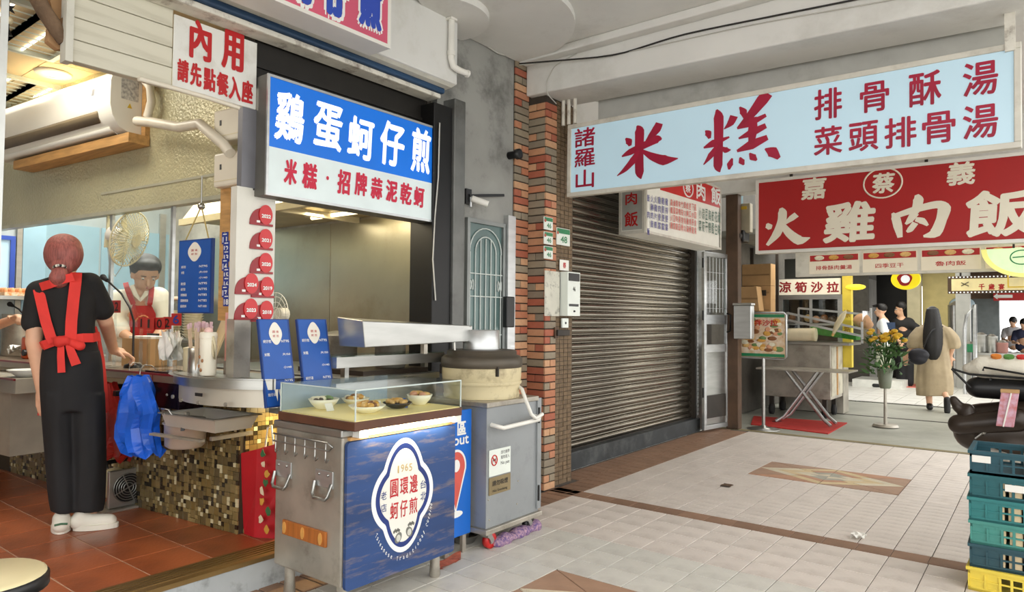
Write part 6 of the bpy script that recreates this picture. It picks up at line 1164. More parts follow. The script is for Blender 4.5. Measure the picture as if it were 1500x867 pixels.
TEE = M('black_cotton', (30, 29, 29), .85, var=.25, scale=5, bump=.25, bscale=14); TRO_ = M('black_trouser', (26, 26, 28), .8, var=.3, scale=4, bump=.25, bscale=9); APR = M('red_apron', (226, 56, 48), .75, var=.12, scale=6, bump=.2, bscale=30); SHOE = M('white_trainer', (232, 228, 214), .6, var=.06)
def head(c, w, h, d, face, up=V((0, 0, 1))):
    """skull, jaw, nose, ears as lumps; face = facing direction"""
    fd = V(face).normalized(); s = fd.cross(up).normalized(); R = Matrix((s, fd, up)).transposed()
    P = lambda a, b, z: c+R @ V((a, b, z))
    return [lump(P(0, -.01, h*.1), (w*.5, d*.5, h*.4), R), lump(P(0, d*.12, -h*.2), (w*.4, d*.36, h*.3), R), lump(P(0, d*.22, -h*.4), (w*.2, d*.2, h*.1), R), cap(P(0, d*.45, .0), P(0, d*.55, -h*.12), .01, .016), lump(P(w*.49, -.0, -h*.06), (.012, .025, .034), R), lump(P(-w*.49, -.0, -h*.06), (.012, .025, .034), R), lump(P(0, d*.43, -h*.27), (w*.17, .014, .01), R)], P
def face_parts(o, P, w, h, d):
    for sx in (-1, 1):
        e = MB().ell(P(sx*w*.2, d*.41, h*.03), (.014, .01, .009), 10, 8).build('eye', M('eye_white_%d' % random.randint(0, 99999), (236, 232, 226), .3), o); MB().ell(P(sx*w*.2, d*.41+.007, h*.03), .0065, 8, 6).build('iris', HAIRK, e); MB().bar(P(sx*w*.1, d*.45, h*.12), P(sx*w*.3, d*.42, h*.125), .008, .006).build('eyebrow', HAIRK, o)
    MB().ell(P(0, d*.455, -h*.27), (.022, .008, .007), 10, 6).build('mouth', M('lips_%d' % random.randint(0, 99999), (190, 110, 100), .5), o)

# --- server seen from behind
S = Pose((-4.36, 1.62, ZF)); sv = thing('person', 'server in black with a red apron and pink ponytail leaning on the counter', 'person', S.loc); f = S.f
hc = S(93, 375, .03); L_, fP = head(hc, .165, .235, .2, f+V((.35, .9, 0))*.25)
rh = pc.off(.1).at(*pc.off(.1).px(166, 513)); re = S(155, 470, .08); rsh = S(131, 416); lsh = S(58, 428); le = S(50, 500, -.02); lw = S(61, 572, .02)
body = L_+[cap(hc+V((0, 0, -.05)), S(97, 418), .055, .06), cap(S(97, 425), S(100, 490), .07, .07), cap(rsh, re, .05, .042), cap(re, rh, .042, .03), cap(lsh, le, .05, .042), cap(le, lw, .042, .029), cap(S(97, 420), rsh, .055, .05), cap(S(97, 420), lsh, .055, .05), cap(S(100, 490), S(104, 540), .07, .08), cap(S(92, 560), S(90, 650), .06, .05), cap(S(90, 650), S(91, 752), .05, .035), cap(S(120, 560), S(126, 650), .06, .05), cap(S(126, 650), S(132, 752), .05, .035)]
body += hand(rh, S(182, 514, .1)-S(166, 512, .1)+V((0, 0, -.01)), V((0, 0, -1)), 1.0, 1.2, 1)+hand(lw, S(66, 605)-S(61, 572), f+S.r*.3, 1.0, .55, -1)
bd_ = fuse(body, .0075, 3).build('body', SKIN, sv); face_parts(bd_, fP, .165, .235, .2)
fuse([lump(hc+V((0, 0, .012))-f*.02, (.118, .096, .118)), lump(hc+V((0, 0, .045))-f*.01, (.108, .09, .085)), lump(S(91, 390, -.05), (.062, .055, .06))], .009, 3).build('hair', HAIRP, sv)
fuse([lump(S(88, 401, -.1), (.042, .04, .04)), lump(S(86, 408, -.1), (.05, .045, .045)), lump(S(88, 414, -.09), (.042, .042, .036))], .009, 3).build('ponytail', HAIRP, sv)
for k in range(10):
    x = math.pi*k/9; MB().ell(S(88+8*math.cos(x)*1.0, 393-2*math.sin(x), -.1-.03*math.sin(x)), .0085, 8, 6).build('hair_bead', [SHOE, BLACKP, STEEL][k % 3], sv)
shirt = [('m', lofted(S, [(404, 82, 116, .06, .0), (411, 66, 130, .085, .0), (424, 57, 142, .105, 0), (442, 58, 143, .115, 0), (465, 62, 140, .115, 0), (490, 63, 140, .11, 0), (512, 60, 145, .115, 0), (522, 59, 147, .12, 0)])), cap(S(100, 412), rsh, .055, .066), cap(S(96, 413), lsh, .055, .066), cap(rsh, S(146, 445, .03), .068, .066), cap(S(146, 445, .03), S(150, 453, .035), .066, .064), cap(lsh, S(51, 472, 0), .068, .066)]
fuse(shirt, .009, 3).build('shirt', TEE, sv)
tr = [('m', lofted(S, [(512, 59, 146, .115, 0), (530, 57, 150, .125, 0), (556, 57, 152, .13, 0), (580, 58, 153, .125, 0), (600, 60, 154, .12, 0)])), ('m', lofted(S, [(575, 58, 112, .115, 0), (620, 61, 111, .105, 0), (680, 66, 112, .1, 0), (725, 70, 114, .098, 0), (748, 74, 113, .095, 0)], folds=.018, seed=1)), ('m', lofted(S, [(575, 98, 154, .115, 0), (620, 101, 155, .11, 0), (680, 102, 156, .105, 0), (725, 101, 155, .1, 0), (746, 102, 152, .098, 0)], folds=.018, seed=2))]
fuse(tr, .009, 3).build('trousers', TRO_, sv)
for nm, a, b, sgn in (('l', S(90, 758, -.0), S(89, 766, .02), 0), ('r', S(126, 756, -.02), S(152, 766, -.04), 1)):
    d = (V((b.x-a.x, b.y-a.y, 0)).normalized() if sgn else f); base = V((a.x, a.y, ZF)); 
    sh = fuse([cap(base+d*-.04+V((0, 0, .05)), base+d*.12+V((0, 0, .042)), .046, .036), lump(base+d*-.02+V((0, 0, .075)), (.045, .045, .05))], .008, 3).build('shoe', SHOE, sv)
    fuse([cap(base+d*-.05+V((0, 0, .018)), base+d*.14+V((0, 0, .018)), .05, .042)], .009, 2)
    mb = MB(); s2 = d.cross(V((0, 0, 1))); P = [base+d*(.05+.115*math.cos(x))+s2*.05*math.sin(x) for x in [2*math.pi*k/20 for k in range(20)]]; mb.add([p+V((0, 0, .002)) for p in P]+[p+V((0, 0, .03)) for p in P], [tuple(range(19, -1, -1)), tuple(range(20, 40))]+[(i, (i+1) % 20, 20+(i+1) % 20, 20+i) for i in range(20)]); mb.build('sole', SHOE, sh)
    MB().tube([base+d*-.08+V((0, 0, .06))+s2*.03, base+d*-.085+V((0, 0, .065)), base+d*-.08+V((0, 0, .06))-s2*.03], .006, 6).build('green_stripe', M('green_trim_'+nm, (70, 110, 80), .6), sh)
back = lambda x, y: S(x, y, -.118*math.sqrt(max(.04, 1-((x-101)/48)**2))-.008)
mb = MB(); ap = thing
A = MB(); ribbon(A, [back(57, 424)+V((0, 0, 0)), back(62, 445), back(68, 470), back(75, 492), back(80, 500)], -f, .05); A.build('apron_strap', APR, sv)
A = MB(); ribbon(A, [S(112, 400, -.06), back(111, 415), back(108, 440), back(105, 470), back(104, 498)], -f, .055); A.build('apron_strap', APR, sv)
A = MB(); ribbon(A, [back(60, 421), back(75, 417), back(92, 411), back(108, 407)], -f, .045); A.build('apron_cross_strap', APR, sv)
A = MB(); ribbon(A, [S(57, 509, .02), back(64, 505), back(80, 499), back(104, 496), back(122, 494), back(136, 494), S(147, 492, .0)], -f, .05); A.build('waist_tie', APR, sv)
fuse([lump(back(88, 499)+f*-.03, (.035, .03, .032)), lump(back(96, 498)+f*-.03, (.025, .025, .025)), cap(back(100, 499)+f*-.02, back(117, 505)+f*-.02, .018, .028)], .007, 2).build('bow', APR, sv)
A = MB(); ribbon(A, [back(90, 500)-f*.02, back(90, 520)-f*.02, back(91, 543)-f*.02], -f, [.03, .034, .036]); A.build('bow_tail', APR, sv); A = MB(); ribbon(A, [back(100, 500)-f*.02, back(106, 517)-f*.02, back(112, 532)-f*.02], -f, [.03, .042, .046]); A.build('bow_tail', APR, sv)
A = MB(); ribbon(A, [S(139, 478, .06), S(144, 496, .05), S(150, 530, .05), S(154, 570, .05), S(157, 605, .06)], (S.r-f*.3).normalized(), [.03, .05, .06, .06, .05]); A.build('apron_skirt', APR, sv)
o = MB().hexa([S(55, 598, .05), S(68, 600, .05), S(68, 600, .06), S(55, 598, .06)], [S(57, 590, .05), S(67, 592, .05), S(67, 592, .06), S(57, 590, .06)]); o = MB().hexa([S(54, 610, .05), S(67, 611, .05), S(67, 611, .058), S(54, 610, .058)], [S(56, 586, .05), S(69, 590, .05), S(69, 590, .058), S(56, 586, .058)]).build('red_card', M('red_card', (200, 36, 32), .5)); tag(o, 'small red card held in the lowered hand of the server', 'card')

# --- cook behind the counter
S = Pose((-5.5, 2.5, ZF)); ck = thing('person', 'cook in a white shirt and red apron bending over his work', 'person', S.loc); f = S.f; SKD = M('tan_skin', (214, 168, 134), .5, var=.08)
fc = (-f+V((.35, .2, -.85))).normalized(); up = (V((0, 0, 1))-fc*fc.z).normalized(); hc = S(213, 402, -.1); L_, fP = head(hc, .18, .25, .21, fc, up)
sl, sr = S(173, 440), S(232, 436); el, wl = S(168, 478, -.1), S(196, 497, -.25); er, wr = S(240, 478, -.1), S(224, 500, -.25)
body = L_+[cap(hc+V((0, 0, -.06))+f*.03, S(205, 432), .06, .07), cap(S(205, 440), S(205, 520), .12, .13), cap(sl, el, .055, .045), cap(el, wl, .045, .032), cap(sr, er, .055, .045), cap(er, wr, .045, .032), cap(S(205, 436), sl, .06, .055), cap(S(205, 436), sr, .06, .055), cap(S(195, 530), S(195, 680), .09, .05), cap(S(215, 530), S(216, 680), .09, .05)]+hand(wl, S(206, 502, -.3)-wl, V((0, 0, -1)), 1, .7, 1)+hand(wr, S(216, 505, -.32)-wr, V((0, 0, -1)), 1, .7, -1)
bd_ = fuse(body, .009, 3).build('body', SKD, ck); face_parts(bd_, fP, .18, .25, .21)
fuse([lump(fP(0, -.03, .05), (.1, .115, .1)), lump(fP(0, -.04, -.0), (.098, .1, .09)), lump(fP(0, .02, .085), (.085, .085, .05))], .01, 3).build('hair', HAIRK, ck)
WSH = M('white_shirt', (236, 230, 212), .8, var=.06, bump=.2, bscale=12)
fuse([cap(S(190, 446), S(220, 444), .115, .115), cap(S(190, 480), S(220, 480), .125, .125), cap(S(190, 520), S(220, 520), .13, .13), cap(S(205, 434), sl, .075, .08), cap(S(205, 434), sr, .075, .08), cap(sl, S(168, 470, -.06), .085, .085), cap(S(168, 470, -.06), S(176, 482, -.14), .08, .07), cap(sr, S(239, 470, -.05), .085, .075)], .012, 3).build('shirt', WSH, ck)
fuse([cap(S(193, 535), S(195, 680), .11, .09), cap(S(217, 535), S(216, 680), .11, .09), cap(S(195, 530), S(215, 530), .13, .13)], .015, 3).build('trousers', TRO_, ck)
fr = lambda x, y: S(x, y, -.125*math.sqrt(max(.1, 1-((x-206)/42)**2))-.02); RAP = M('dark_red_apron', (176, 36, 34), .75, var=.12)
g = [[fr(x, y) for x in (190, 197, 205, 213, 220, 228)] for y in (446, 460, 475, 490, 505, 520)]; g[0] = [fr(x, 444 if i in (0, 5) else 448) for i, x in enumerate((196, 200, 205, 210, 215, 220))]; MB().sheet(g).sheet([[p+f*.006 for p in r][::-1] for r in g]).build('apron_bib', RAP, ck)
A = MB(); ribbon(A, [S(184, 414, -.02), S(186, 421, -.1), fr(190, 432), fr(196, 446)], -f, .036); A.build('apron_strap', RAP, ck); A = MB(); ribbon(A, [S(222, 416, -.03), S(222, 424, -.11), fr(221, 436), fr(219, 447)], -f, .036); A.build('apron_strap', RAP, ck)
c_ = fr(210, 468)-f*.012; MB().tube([c_+S.r*(-.06+.12*k/12)+V((0, 0, .05*math.sin(math.pi*k/12)-.02)) for k in range(13)], .006, 6).build('apron_crest', M('orange_print', (222, 140, 90), .6), ck)
A = MB(); ribbon(A, [S(193, 418, -.06), S(199, 432, -.13), S(206, 440, -.15), S(213, 432, -.13), S(219, 420, -.08)], -f, .03); A.build('collar', WSH, ck)

# --- helper reaching in from the left edge
S = Pose((-5.2, 1.2, ZF)); hp = thing('person', 'person at the left edge whose bare forearm reaches over the counter', 'person', S.loc); f = S.f
ct = pc.off(.18); fist = ct.at(*ct.px(22, 467)); elb = ct.at(*ct.px(-25, 484)); sh = S.loc+V((.12, .12, 1.32)); hd = S.loc+V((0, 0, 1.55)); L_, fP = head(hd, .17, .24, .2, V((-.3, 1, 0)))
o2 = S.loc+V((-.12, -.1, 1.32)); Z = lambda z, dx=0, dy=0: S.loc+V((dx, dy, z))
body = L_+[cap(hd+V((0, 0, -.08)), Z(1.36), .055, .06), cap(Z(1.3), Z(.95), .11, .12), cap(sh, elb, .05, .042), cap(elb, fist, .042, .03), cap(Z(1.34), sh, .06, .055), cap(Z(1.34), o2, .06, .055), cap(o2, o2+V((-.05, .03, -.3)), .05, .042), cap(o2+V((-.05, .03, -.3)), o2+V((.0, .12, -.52)), .042, .03), cap(Z(.85, .06, .05), Z(.45, .06, .05), .085, .06), cap(Z(.45, .06, .05), Z(.06, .06, .05), .06, .04), cap(Z(.85, -.06, -.05), Z(.45, -.06, -.05), .085, .06), cap(Z(.45, -.06, -.05), Z(.06, -.06, -.05), .06, .04)]
body += hand(fist, fist-elb, V((.2, -.3, -1)), 1, 1.5, 1)+hand(o2+V((.0, .12, -.52)), V((.1, .1, -1)), V((.8, .2, 0)), 1, .5, 1)
bd_ = fuse(body, .008, 3).build('body', SKIN, hp); face_parts(bd_, fP, .17, .24, .2); fuse([lump(hd+V((0, -.02, .03)), (.1, .11, .12))], .012, 3).build('hair', HAIRK, hp)
fuse([cap(Z(1.3, .07, .05), Z(1.3, -.07, -.05), .11, .11), cap(Z(.95, .05, .04), Z(.95, -.05, -.04), .12, .12), cap(Z(1.1, .05, .04), Z(1.1, -.05, -.04), .11, .11), cap(Z(1.34), sh, .07, .07), cap(Z(1.34), o2, .07, .07), cap(sh, sh.lerp(elb, .3), .07, .07), cap(o2, o2+V((-.03, .02, -.16)), .07, .07)], .013, 3).build('shirt', TEE, hp)
fuse([cap(Z(.9, .06, .05), Z(.1, .06, .05), .105, .085), cap(Z(.9, -.06, -.05), Z(.1, -.06, -.05), .105, .085), cap(Z(.92, .05, .04), Z(.92, -.05, -.04), .12, .12)], .014, 3).build('trousers', TRO_, hp)
for s_ in (1, -1): fuse([cap(Z(.045, .06*s_, .05*s_), Z(.04, .06*s_-.03, .05*s_+.14), .045, .038)], .01, 2).build('shoe', SHOE, hp)

# --- woman in a beige dress walking away
S = Pose(atz(1362, 600)); wm = thing('person', 'woman with long black hair in a beige dress walking away', 'person', S.loc); f = S.f; hc = S(1366, 462, .02); L_, fP = head(hc, .16, .23, .2, f)
body = L_+[cap(hc+V((0, 0, -.08)), S(1366, 480), .055, .06), cap(S(1366, 485), S(1366, 530), .11, .12), cap(S(1345, 484), S(1338, 508), .05, .042), cap(S(1338, 508), S(1327, 521, .05), .042, .03), cap(S(1388, 484), S(1396, 506), .05, .042), cap(S(1396, 506), S(1392, 522, .08), .042, .03), cap(S(1366, 482), S(1345, 484), .06, .05), cap(S(1366, 482), S(1388, 484), .06, .05), cap(S(1360, 535), S(1360, 570), .085, .06), cap(S(1360, 570), S(1362, 596), .055, .04), cap(S(1376, 535), S(1380, 568), .085, .06), cap(S(1380, 568), S(1386, 580, -.2), .055, .04)]+hand(S(1327, 521, .05), V((-.05, 0, -1)), f, 1, .5, 1)+hand(S(1392, 522, .08), V((0, 0, -1)), f, 1, .5, -1)
bd_ = fuse(body, .014, 3).build('body', SKIN, wm); face_parts(bd_, fP, .16, .23, .2)
fuse([lump(hc+V((0, 0, .02)), (.1, .11, .13)), ('m', lofted(S, [(452, 1357, 1375, .1, -.02), (465, 1355, 1378, .1, -.06), (485, 1352, 1381, .09, -.1), (505, 1352, 1381, .08, -.13), (518, 1356, 1378, .06, -.14), (527, 1361, 1373, .03, -.14)], folds=.03))], .014, 2).build('hair', HAIRK, wm)
DRS = M('beige_linen', (176, 158, 128), .85, var=.15, scale=6, bump=.35, bscale=12)
fuse([('m', lofted(S, [(474, 1354, 1379, .09, 0), (481, 1344, 1389, .13, 0), (495, 1342, 1391, .15, 0), (515, 1344, 1390, .16, 0), (540, 1342, 1394, .17, 0), (562, 1341, 1397, .18, 0), (579, 1342, 1396, .18, 0)], folds=.03, seed=3)), ('m', lofted(S, [(479, 1342, 1360, .1, 0), (492, 1331, 1356, .12, 0), (505, 1328, 1352, .12, .02), (510, 1330, 1349, .1, .02)], folds=.03)), ('m', lofted(S, [(479, 1374, 1392, .1, 0), (492, 1379, 1404, .12, 0), (505, 1382, 1408, .12, .02), (511, 1386, 1405, .1, .02)], folds=.03))], .014, 2).build('dress', DRS, wm)
for p, d in ((S(1362, 599), f), (S(1387, 588, -.22), V((0, 0, -1)))):
    p = V((p.x, p.y, .045)) if d is f else p; fuse([cap(p-d*.05, p+d*.13, .05, .045), lump(p-d*.03+V((0, 0, .02)), (.05, .05, .045))], .012, 2).build('sandal', BLACKP, wm)
o = fuse([lump(S(1346, 519, -.24), (.15, .06, .11)), lump(S(1345, 525, -.24), (.13, .06, .09))], .016, 3).build('shoulder_bag', M('navy_black_leather', (26, 26, 36), .45, var=.2)); tag(o, 'slouchy black shoulder bag carried by the woman in beige', 'bag'); MB().tube([S(1353, 508, -.22), S(1358, 495, -.24), S(1366, 483, -.2), S(1380, 478, -.1), S(1384, 484, .05)], .014, 6).build('strap', BLACKP, o)

# --- man in a white tee, side on
S = Pose(atz(1296, 568)); mn = thing('person', 'man in a white tee and pale shorts standing side on', 'person', S.loc); f = S.f; lf = -S.r; lf = S(1280, 500)-S(1300, 500); lf.z = 0; lf.normalize()
hc = S(1290, 455); L_, fP = head(hc, .17, .25, .21, lf)
body = L_+[cap(hc+V((0, 0, -.08)), S(1294, 468), .06, .065), cap(S(1294, 472), S(1294, 505), .11, .12), cap(S(1293, 472, -.16), S(1297, 490, -.2), .05, .042), cap(S(1297, 490, -.2), S(1290, 503, -.2), .042, .032), cap(S(1293, 472, .16), S(1296, 490, .2), .05, .042), cap(S(1296, 490, .2), S(1289, 503, .2), .042, .032), cap(S(1294, 471, -.16), S(1294, 471, .16), .06, .06), cap(S(1294, 512, -.09), S(1293, 540, -.09), .09, .065), cap(S(1293, 540, -.09), S(1294, 563, -.09), .06, .04), cap(S(1297, 512, .09), S(1298, 540, .09), .09, .065), cap(S(1298, 540, .09), S(1300, 563, .09), .06, .04)]+hand(S(1290, 503, -.2), lf*.5+V((0, 0, -1)), f, 1, .5, 1)+hand(S(1289, 503, .2), lf*.5+V((0, 0, -1)), -f, 1, .5, 1)
bd_ = fuse(body, .016, 3).build('body', SKIN, mn); face_parts(bd_, fP, .17, .25, .21)
fuse([lump(fP(0, -.03, .06), (.1, .115, .095)), lump(fP(0, .0, .11), (.09, .1, .05)), lump(fP(0, .1, .1), (.06, .05, .03))], .015, 3).build('hair', HAIRK, mn)
fuse([cap(S(1294, 476, -.08), S(1294, 476, .08), .13, .13), cap(S(1295, 500, -.07), S(1295, 500, .07), .145, .145), cap(S(1294, 472, -.16), S(1296, 486, -.2), .085, .085), cap(S(1294, 472, .16), S(1296, 486, .2), .085, .085)], .018, 3).build('tee_shirt', M('white_tee', (238, 240, 240), .85, var=.04), mn)
p = S(1304, 477, -.1); MB().prism([(-.09, -.06), (.09, -.09), (.09, .07), (-.09, .07)], PL(p, S.r), .1, .13).build('print', M('blue_black_print', (40, 60, 90), .6), mn)
fuse([cap(S(1294, 506, -.07), S(1294, 506, .07), .13, .13), cap(S(1293, 510, -.09), S(1293, 528, -.09), .115, .125), cap(S(1297, 510, .09), S(1298, 528, .09), .115, .125)], .018, 3).build('shorts', M('pale_green_shorts', (196, 202, 178), .8, var=.1), mn)
for x, y, df in ((1294, 565, -.09), (1300, 565, .09)):
    p = S(x, y, df); p.z = .05; fuse([cap(p-lf*.04, p+lf*.17, .052, .042), lump(p-lf*.02+V((0, 0, .02)), (.05, .05, .05))], .012, 2).build('shoe', BLACKP, mn); MB().lathe([(.046, 0), (.05, .12)], V((p.x, p.y, .07)), 12).build('sock', WSH, mn)

# --- stooping person in black further back
S = Pose(atz(1322, 566)); st_ = thing('person', 'person in black stooping beside the doorway in the market', 'person', S.loc); f = S.f; hc = S(1318, 452, -.1); L_, fP = head(hc, .17, .24, .2, (lf-f*.3+V((0, 0, -.4))).normalized())
body = L_+[cap(hc+V((0, 0, -.06)), S(1320, 466), .06, .065), cap(S(1320, 470), S(1326, 505), .12, .13), cap(S(1330, 470), S(1345, 484, -.1), .05, .042), cap(S(1345, 484, -.1), S(1336, 496, -.25), .042, .03), cap(S(1313, 472), S(1308, 492, -.1), .05, .04), cap(S(1308, 492, -.1), S(1318, 500, -.25), .04, .03), cap(S(1320, 470), S(1331, 472), .07, .06), cap(S(1322, 510), S(1320, 562), .09, .05), cap(S(1330, 510), S(1331, 562), .09, .05)]+hand(S(1336, 496, -.25), V((-.5, 0, -1)), f, 1, .6, 1)+hand(S(1318, 500, -.25), V((.3, 0, -1)), f, 1, .6, -1)
bd_ = fuse(body, .016, 3).build('body', SKD, st_); face_parts(bd_, fP, .17, .24, .2); fuse([lump(fP(0, -.03, .05), (.1, .112, .1))], .016, 3).build('hair', HAIRK, st_)
fuse([cap(S(1316, 474), S(1330, 474), .14, .14), cap(S(1318, 490), S(1332, 492), .15, .15), cap(S(1320, 508), S(1332, 508), .16, .16), cap(S(1330, 472), S(1342, 480, -.07), .09, .085), cap(S(1313, 473), S(1310, 485, -.05), .09, .085)], .018, 3).build('shirt', TEE, st_); fuse([cap(S(1322, 512), S(1320, 560), .12, .1), cap(S(1330, 512), S(1331, 560), .12, .1)], .02, 3).build('trousers', TRO_, st_)
for x in (1320, 1331): p = S(x, 565); p.z = .05; fuse([cap(p, p+lf*.14, .05, .04)], .014, 2).build('shoe', BLACKP, st_)
# ------------------------------------------------------------------ the lane and the market beyond
RS = M('far_sign_red', (168, 26, 26), .5, var=.1, scale=1, emit=.05); OFFW = M('off_white_lettering', (232, 226, 206), .5, var=.03, emit=.05)
Y = 8.5; c = [aty(1104, 265, Y), aty(1107, 372, Y)]; e = aty(1500, 355, Y); uu = (e-c[1]).normalized(); pl = PL(c[1], uu, V((0, 0, 1))-uu*uu.z); hg = (c[0]-c[1]).length; wd = 3.4
t = thing('turkey_rice_sign', 'big red sign with cream turkey rice lettering behind the hanging sign', 'sign', c[1])
MB().pbox(pl, 0, wd, 0, hg, -.12, -.004).build('box', FR, t); MB().pbox(pl, .03, wd-.03, .04, hg-.03, -.004, .002).build('panel', RS, t); MB().frame(pl, 0, wd, 0, hg, .035, -.004, .014).build('frame', WHITEP, t)
for ch, x, y, w, h in [('雞', 1244, 325, 76, 60), ('飯', 1466, 312, 108, 70), ('嘉', 1192, 276, 36, 32), ('蔡', 1294, 268, 33, 30), ('義', 1408, 254, 42, 34)]:
    mb = MB(); put_px(mb, pl, ch, x, y, w, h, .034 if w > 50 else .026, .004, .06); mb.build('character', OFFW, t)
FIRE = [([(8, 40), (12, 48), (14, 56)], [2, 7, 3]), ([(72, 22), (62, 30), (44, 46)], [6, 6, 2]), ([(38, 2), (42, 12), (41, 36), (30, 70), (8, 98)], [3, 8, 8, 8, 3]), ([(40, 44), (56, 70), (78, 92), (100, 84)], [5, 8, 10, 1])]
MEAT = [([(46, 0), (50, 10), (46, 34), (30, 60)], [3, 8, 7, 3]), ([(2, 38), (8, 48), (12, 70), (16, 96)], [2, 7, 7, 4]), ([(6, 46), (40, 34), (84, 24), (96, 34), (90, 60), (80, 92), (58, 96)], [5, 6, 7, 10, 8, 9, 2]), ([(44, 42), (34, 58), (26, 66)], [6, 5, 2]), ([(44, 56), (56, 60), (66, 72)], [4, 6, 2]), ([(44, 64), (34, 80), (28, 84)], [5, 5, 2])]
for ch_, x, y, w, h in ((FIRE, 1152, 331, 68, 56), (MEAT, 1346, 317, 82, 64)):
    A_, B_ = pl.px(x, y); strokes(None, pl, A_, B_, pl.px(x+w/2, y)[0]-pl.px(x-w/2, y)[0], pl.px(x, y-h/2)[1]-pl.px(x, y+h/2)[1], ch_, .004, OFFW, t)
a, b = pl.px(1293, 268); MB().tube([pl.at(a+.19*math.cos(x), b+.165*math.sin(x), .004) for x in [2*math.pi*k/36 for k in range(36)]], .009, 6, closed=True).build('ring', OFFW, t)
for x in (.4, 1.8, 3.0): MB().bar(pl.at(x, hg, -.06), pl.at(x, hg+.4, -.06), .03).build('hanger', DARK, t)
# menu strip under it
Y = 9.3; a = aty(1183, 372, Y); b = aty(1200, 400, Y); pl = PL((a.x, Y, b.z-.01), (1, 0, 0)); t = thing('menu_panel_row', 'row of small cream menu panels under the big red sign', 'menu panels', (a.x, Y, b.z))
MB().pbox(pl, -.15, 2.9, -.03, .3, -.1, -.003).build('housing', FR, t); PNL = M('cream_panel', (226, 216, 194), .5, var=.05, emit=.1)
for k in range(4):
    x0 = .02+.62*k; o = MB().pbox(pl, x0, x0+.58, .0, .24, -.003, .004).build('panel', PNL, t); MB().pbox(pl, x0+.01, x0+.57, .16, .235, .004, .006).build('picture_band', RS, o)
    for i in range(3): MB().ell(pl.at(x0+.12+.17*i, .2, .006), (.06, .004, .03), 10, 6).build('dish_picture', FOOD[('white', 'gold', 'brown', 'tan')[(i+k) % 4]], o)
    mb = MB(); text(mb, pl, ['排骨酥肉羹湯', '四季豆干', '魯肉飯', '雞腿飯'][k], x0+.29, .075, .3 if k else .42, .055, .012, .005); mb.build('lettering', INK_R, o)
for x in (0, 1.4, 2.7): MB().bar(pl.at(x, .3, -.05), pl.at(x, 1.3, -.05), .03).build('hanger', DARK, t)
# hanging round signs
p = aty(1327, 409, 11); t = thing('yellow_oval_sign', 'bright yellow oval sign with a red and white mark', 'sign', p); pl = PL(p, (1, 0, 0)); ov = lambda w, h, n=36: [(w*math.cos(x), h*math.sin(x)) for x in [2*math.pi*k/n for k in range(n)]]
MB().prism(ov(.18, .145), pl, -.04, .04).build('disc', M('lit_yellow', (250, 226, 30), .5, emit=.45), t); MB().prism([(.09*math.cos(x)*(1+.12*math.sin(3*x))-.01, .09*math.sin(x)-.005) for x in [2*math.pi*k/24 for k in range(24)]], pl, .04, .045).build('red_mark', RS, t); MB().prism(ov(.055, .055), pl, .045, .05).build('white_mark', LW, t); MB().bar(p+V((0, 0, .14)), (p.x, p.y, 2.6), .02).build('hanger', DARK, t)
p = aty(1502, 363, 9.1); t = thing('green_round_sign', 'pale green and yellow rounded sign at the right edge', 'sign', p); pl = PL(p, (1, 0, 0)); arc = lambda r, k0: [(r*math.cos(x)*1.25, r*math.sin(x)) for x in [math.pi+math.pi*k/24 for k in range(25)]]
MB().prism(arc(.31, 0), pl, -.05, .03).build('rim', M('lit_pale_yellow', (240, 236, 140), .5, emit=.4), t); MB().prism(arc(.27, 0), pl, .03, .035).build('face', M('lit_pale_green', (214, 240, 190), .5, emit=.45), t); MB().tube([pl.at(-.03+.1*math.cos(x), -.1+.075*math.sin(x), .037) for x in [2*math.pi*k/28 for k in range(28)]], .006, 6, closed=True).build('ring_mark', PLG, t); MB().bar(pl.at(-.03-.08, -.1, .037), pl.at(.05, -.09, .037), .012).build('mark', PLG, t)
MB().bar(p+V((-.1, 0, 0)), (p.x-.1, 9.1, 2.56), .02).build('hanger', DARK, t); MB().frame(pl, -.16, .1, -.42, -.27, .014, -.02, 0).build('lower_bracket', YEL, t)
# back walls of the lane, far arcade roof, market shell
DKW = M('dim_wall', (92, 88, 80), .8, var=.25, scale=2, dirt=(50, 46, 42)); 
struct('wall_lane', MB().box(-3.75, -3.6, 9.0, 13.3, 0, 3.4), DKW); struct('lane_awning', MB().box(-3.7, .9, 9.35, 11.6, 2.55, 2.62), M('awning_grey', (150, 150, 140), .7, var=.1)); struct('lane_fascia_far', MB().box(-4.5, .95, 13.6, 13.8, 2.35, 3.2), DKW)
struct('market_ceiling', MB().box(-4.6, .95, 13.8, 30, 2.75, 2.9), DKW); struct('wall_market', MB().box(-4.5, -3.2, 17.3, 17.5, 0, 2.8), DKW); struct('market_pillar', MB().box(-2.45, -2.2, 17.6, 17.9, 0, 2.75), M('pale_pillar', (196, 186, 150), .6, var=.1)); struct('wall_market_mid', MB().box(-2.2, -1.55, 18.0, 18.2, 0, 2.75), M('yellowish_wall', (206, 190, 130), .7, var=.1))
struct('market_doorway_dark', MB().box(-3.2, -2.45, 18.4, 18.6, 0, 2.75), BLACK); struct('market_side_wall', MB().box(-4.5, -4.4, 13.8, 30, 0, 2.8), DKW); struct('market_pillar_mid', MB().box(-1.5, -1.25, 17.2, 17.45, 0, 2.75), M('grey_pillar', (170, 170, 164), .5, .2, var=.1)); struct('wall_market_right', MB().box(-1.55, -.9, 20.5, 20.7, 0, 2.75), M('grey_blue_wall', (120, 128, 130), .6, var=.2)); struct('market_lintel', MB().box(-1.6, .95, 19.5, 19.7, 1.95, 2.75), BROWNP)
struct('market_platform', MB().box(-3.3, -2.35, 16.2, 17.2, 0, .16), M('white_step', (226, 226, 218), .5))
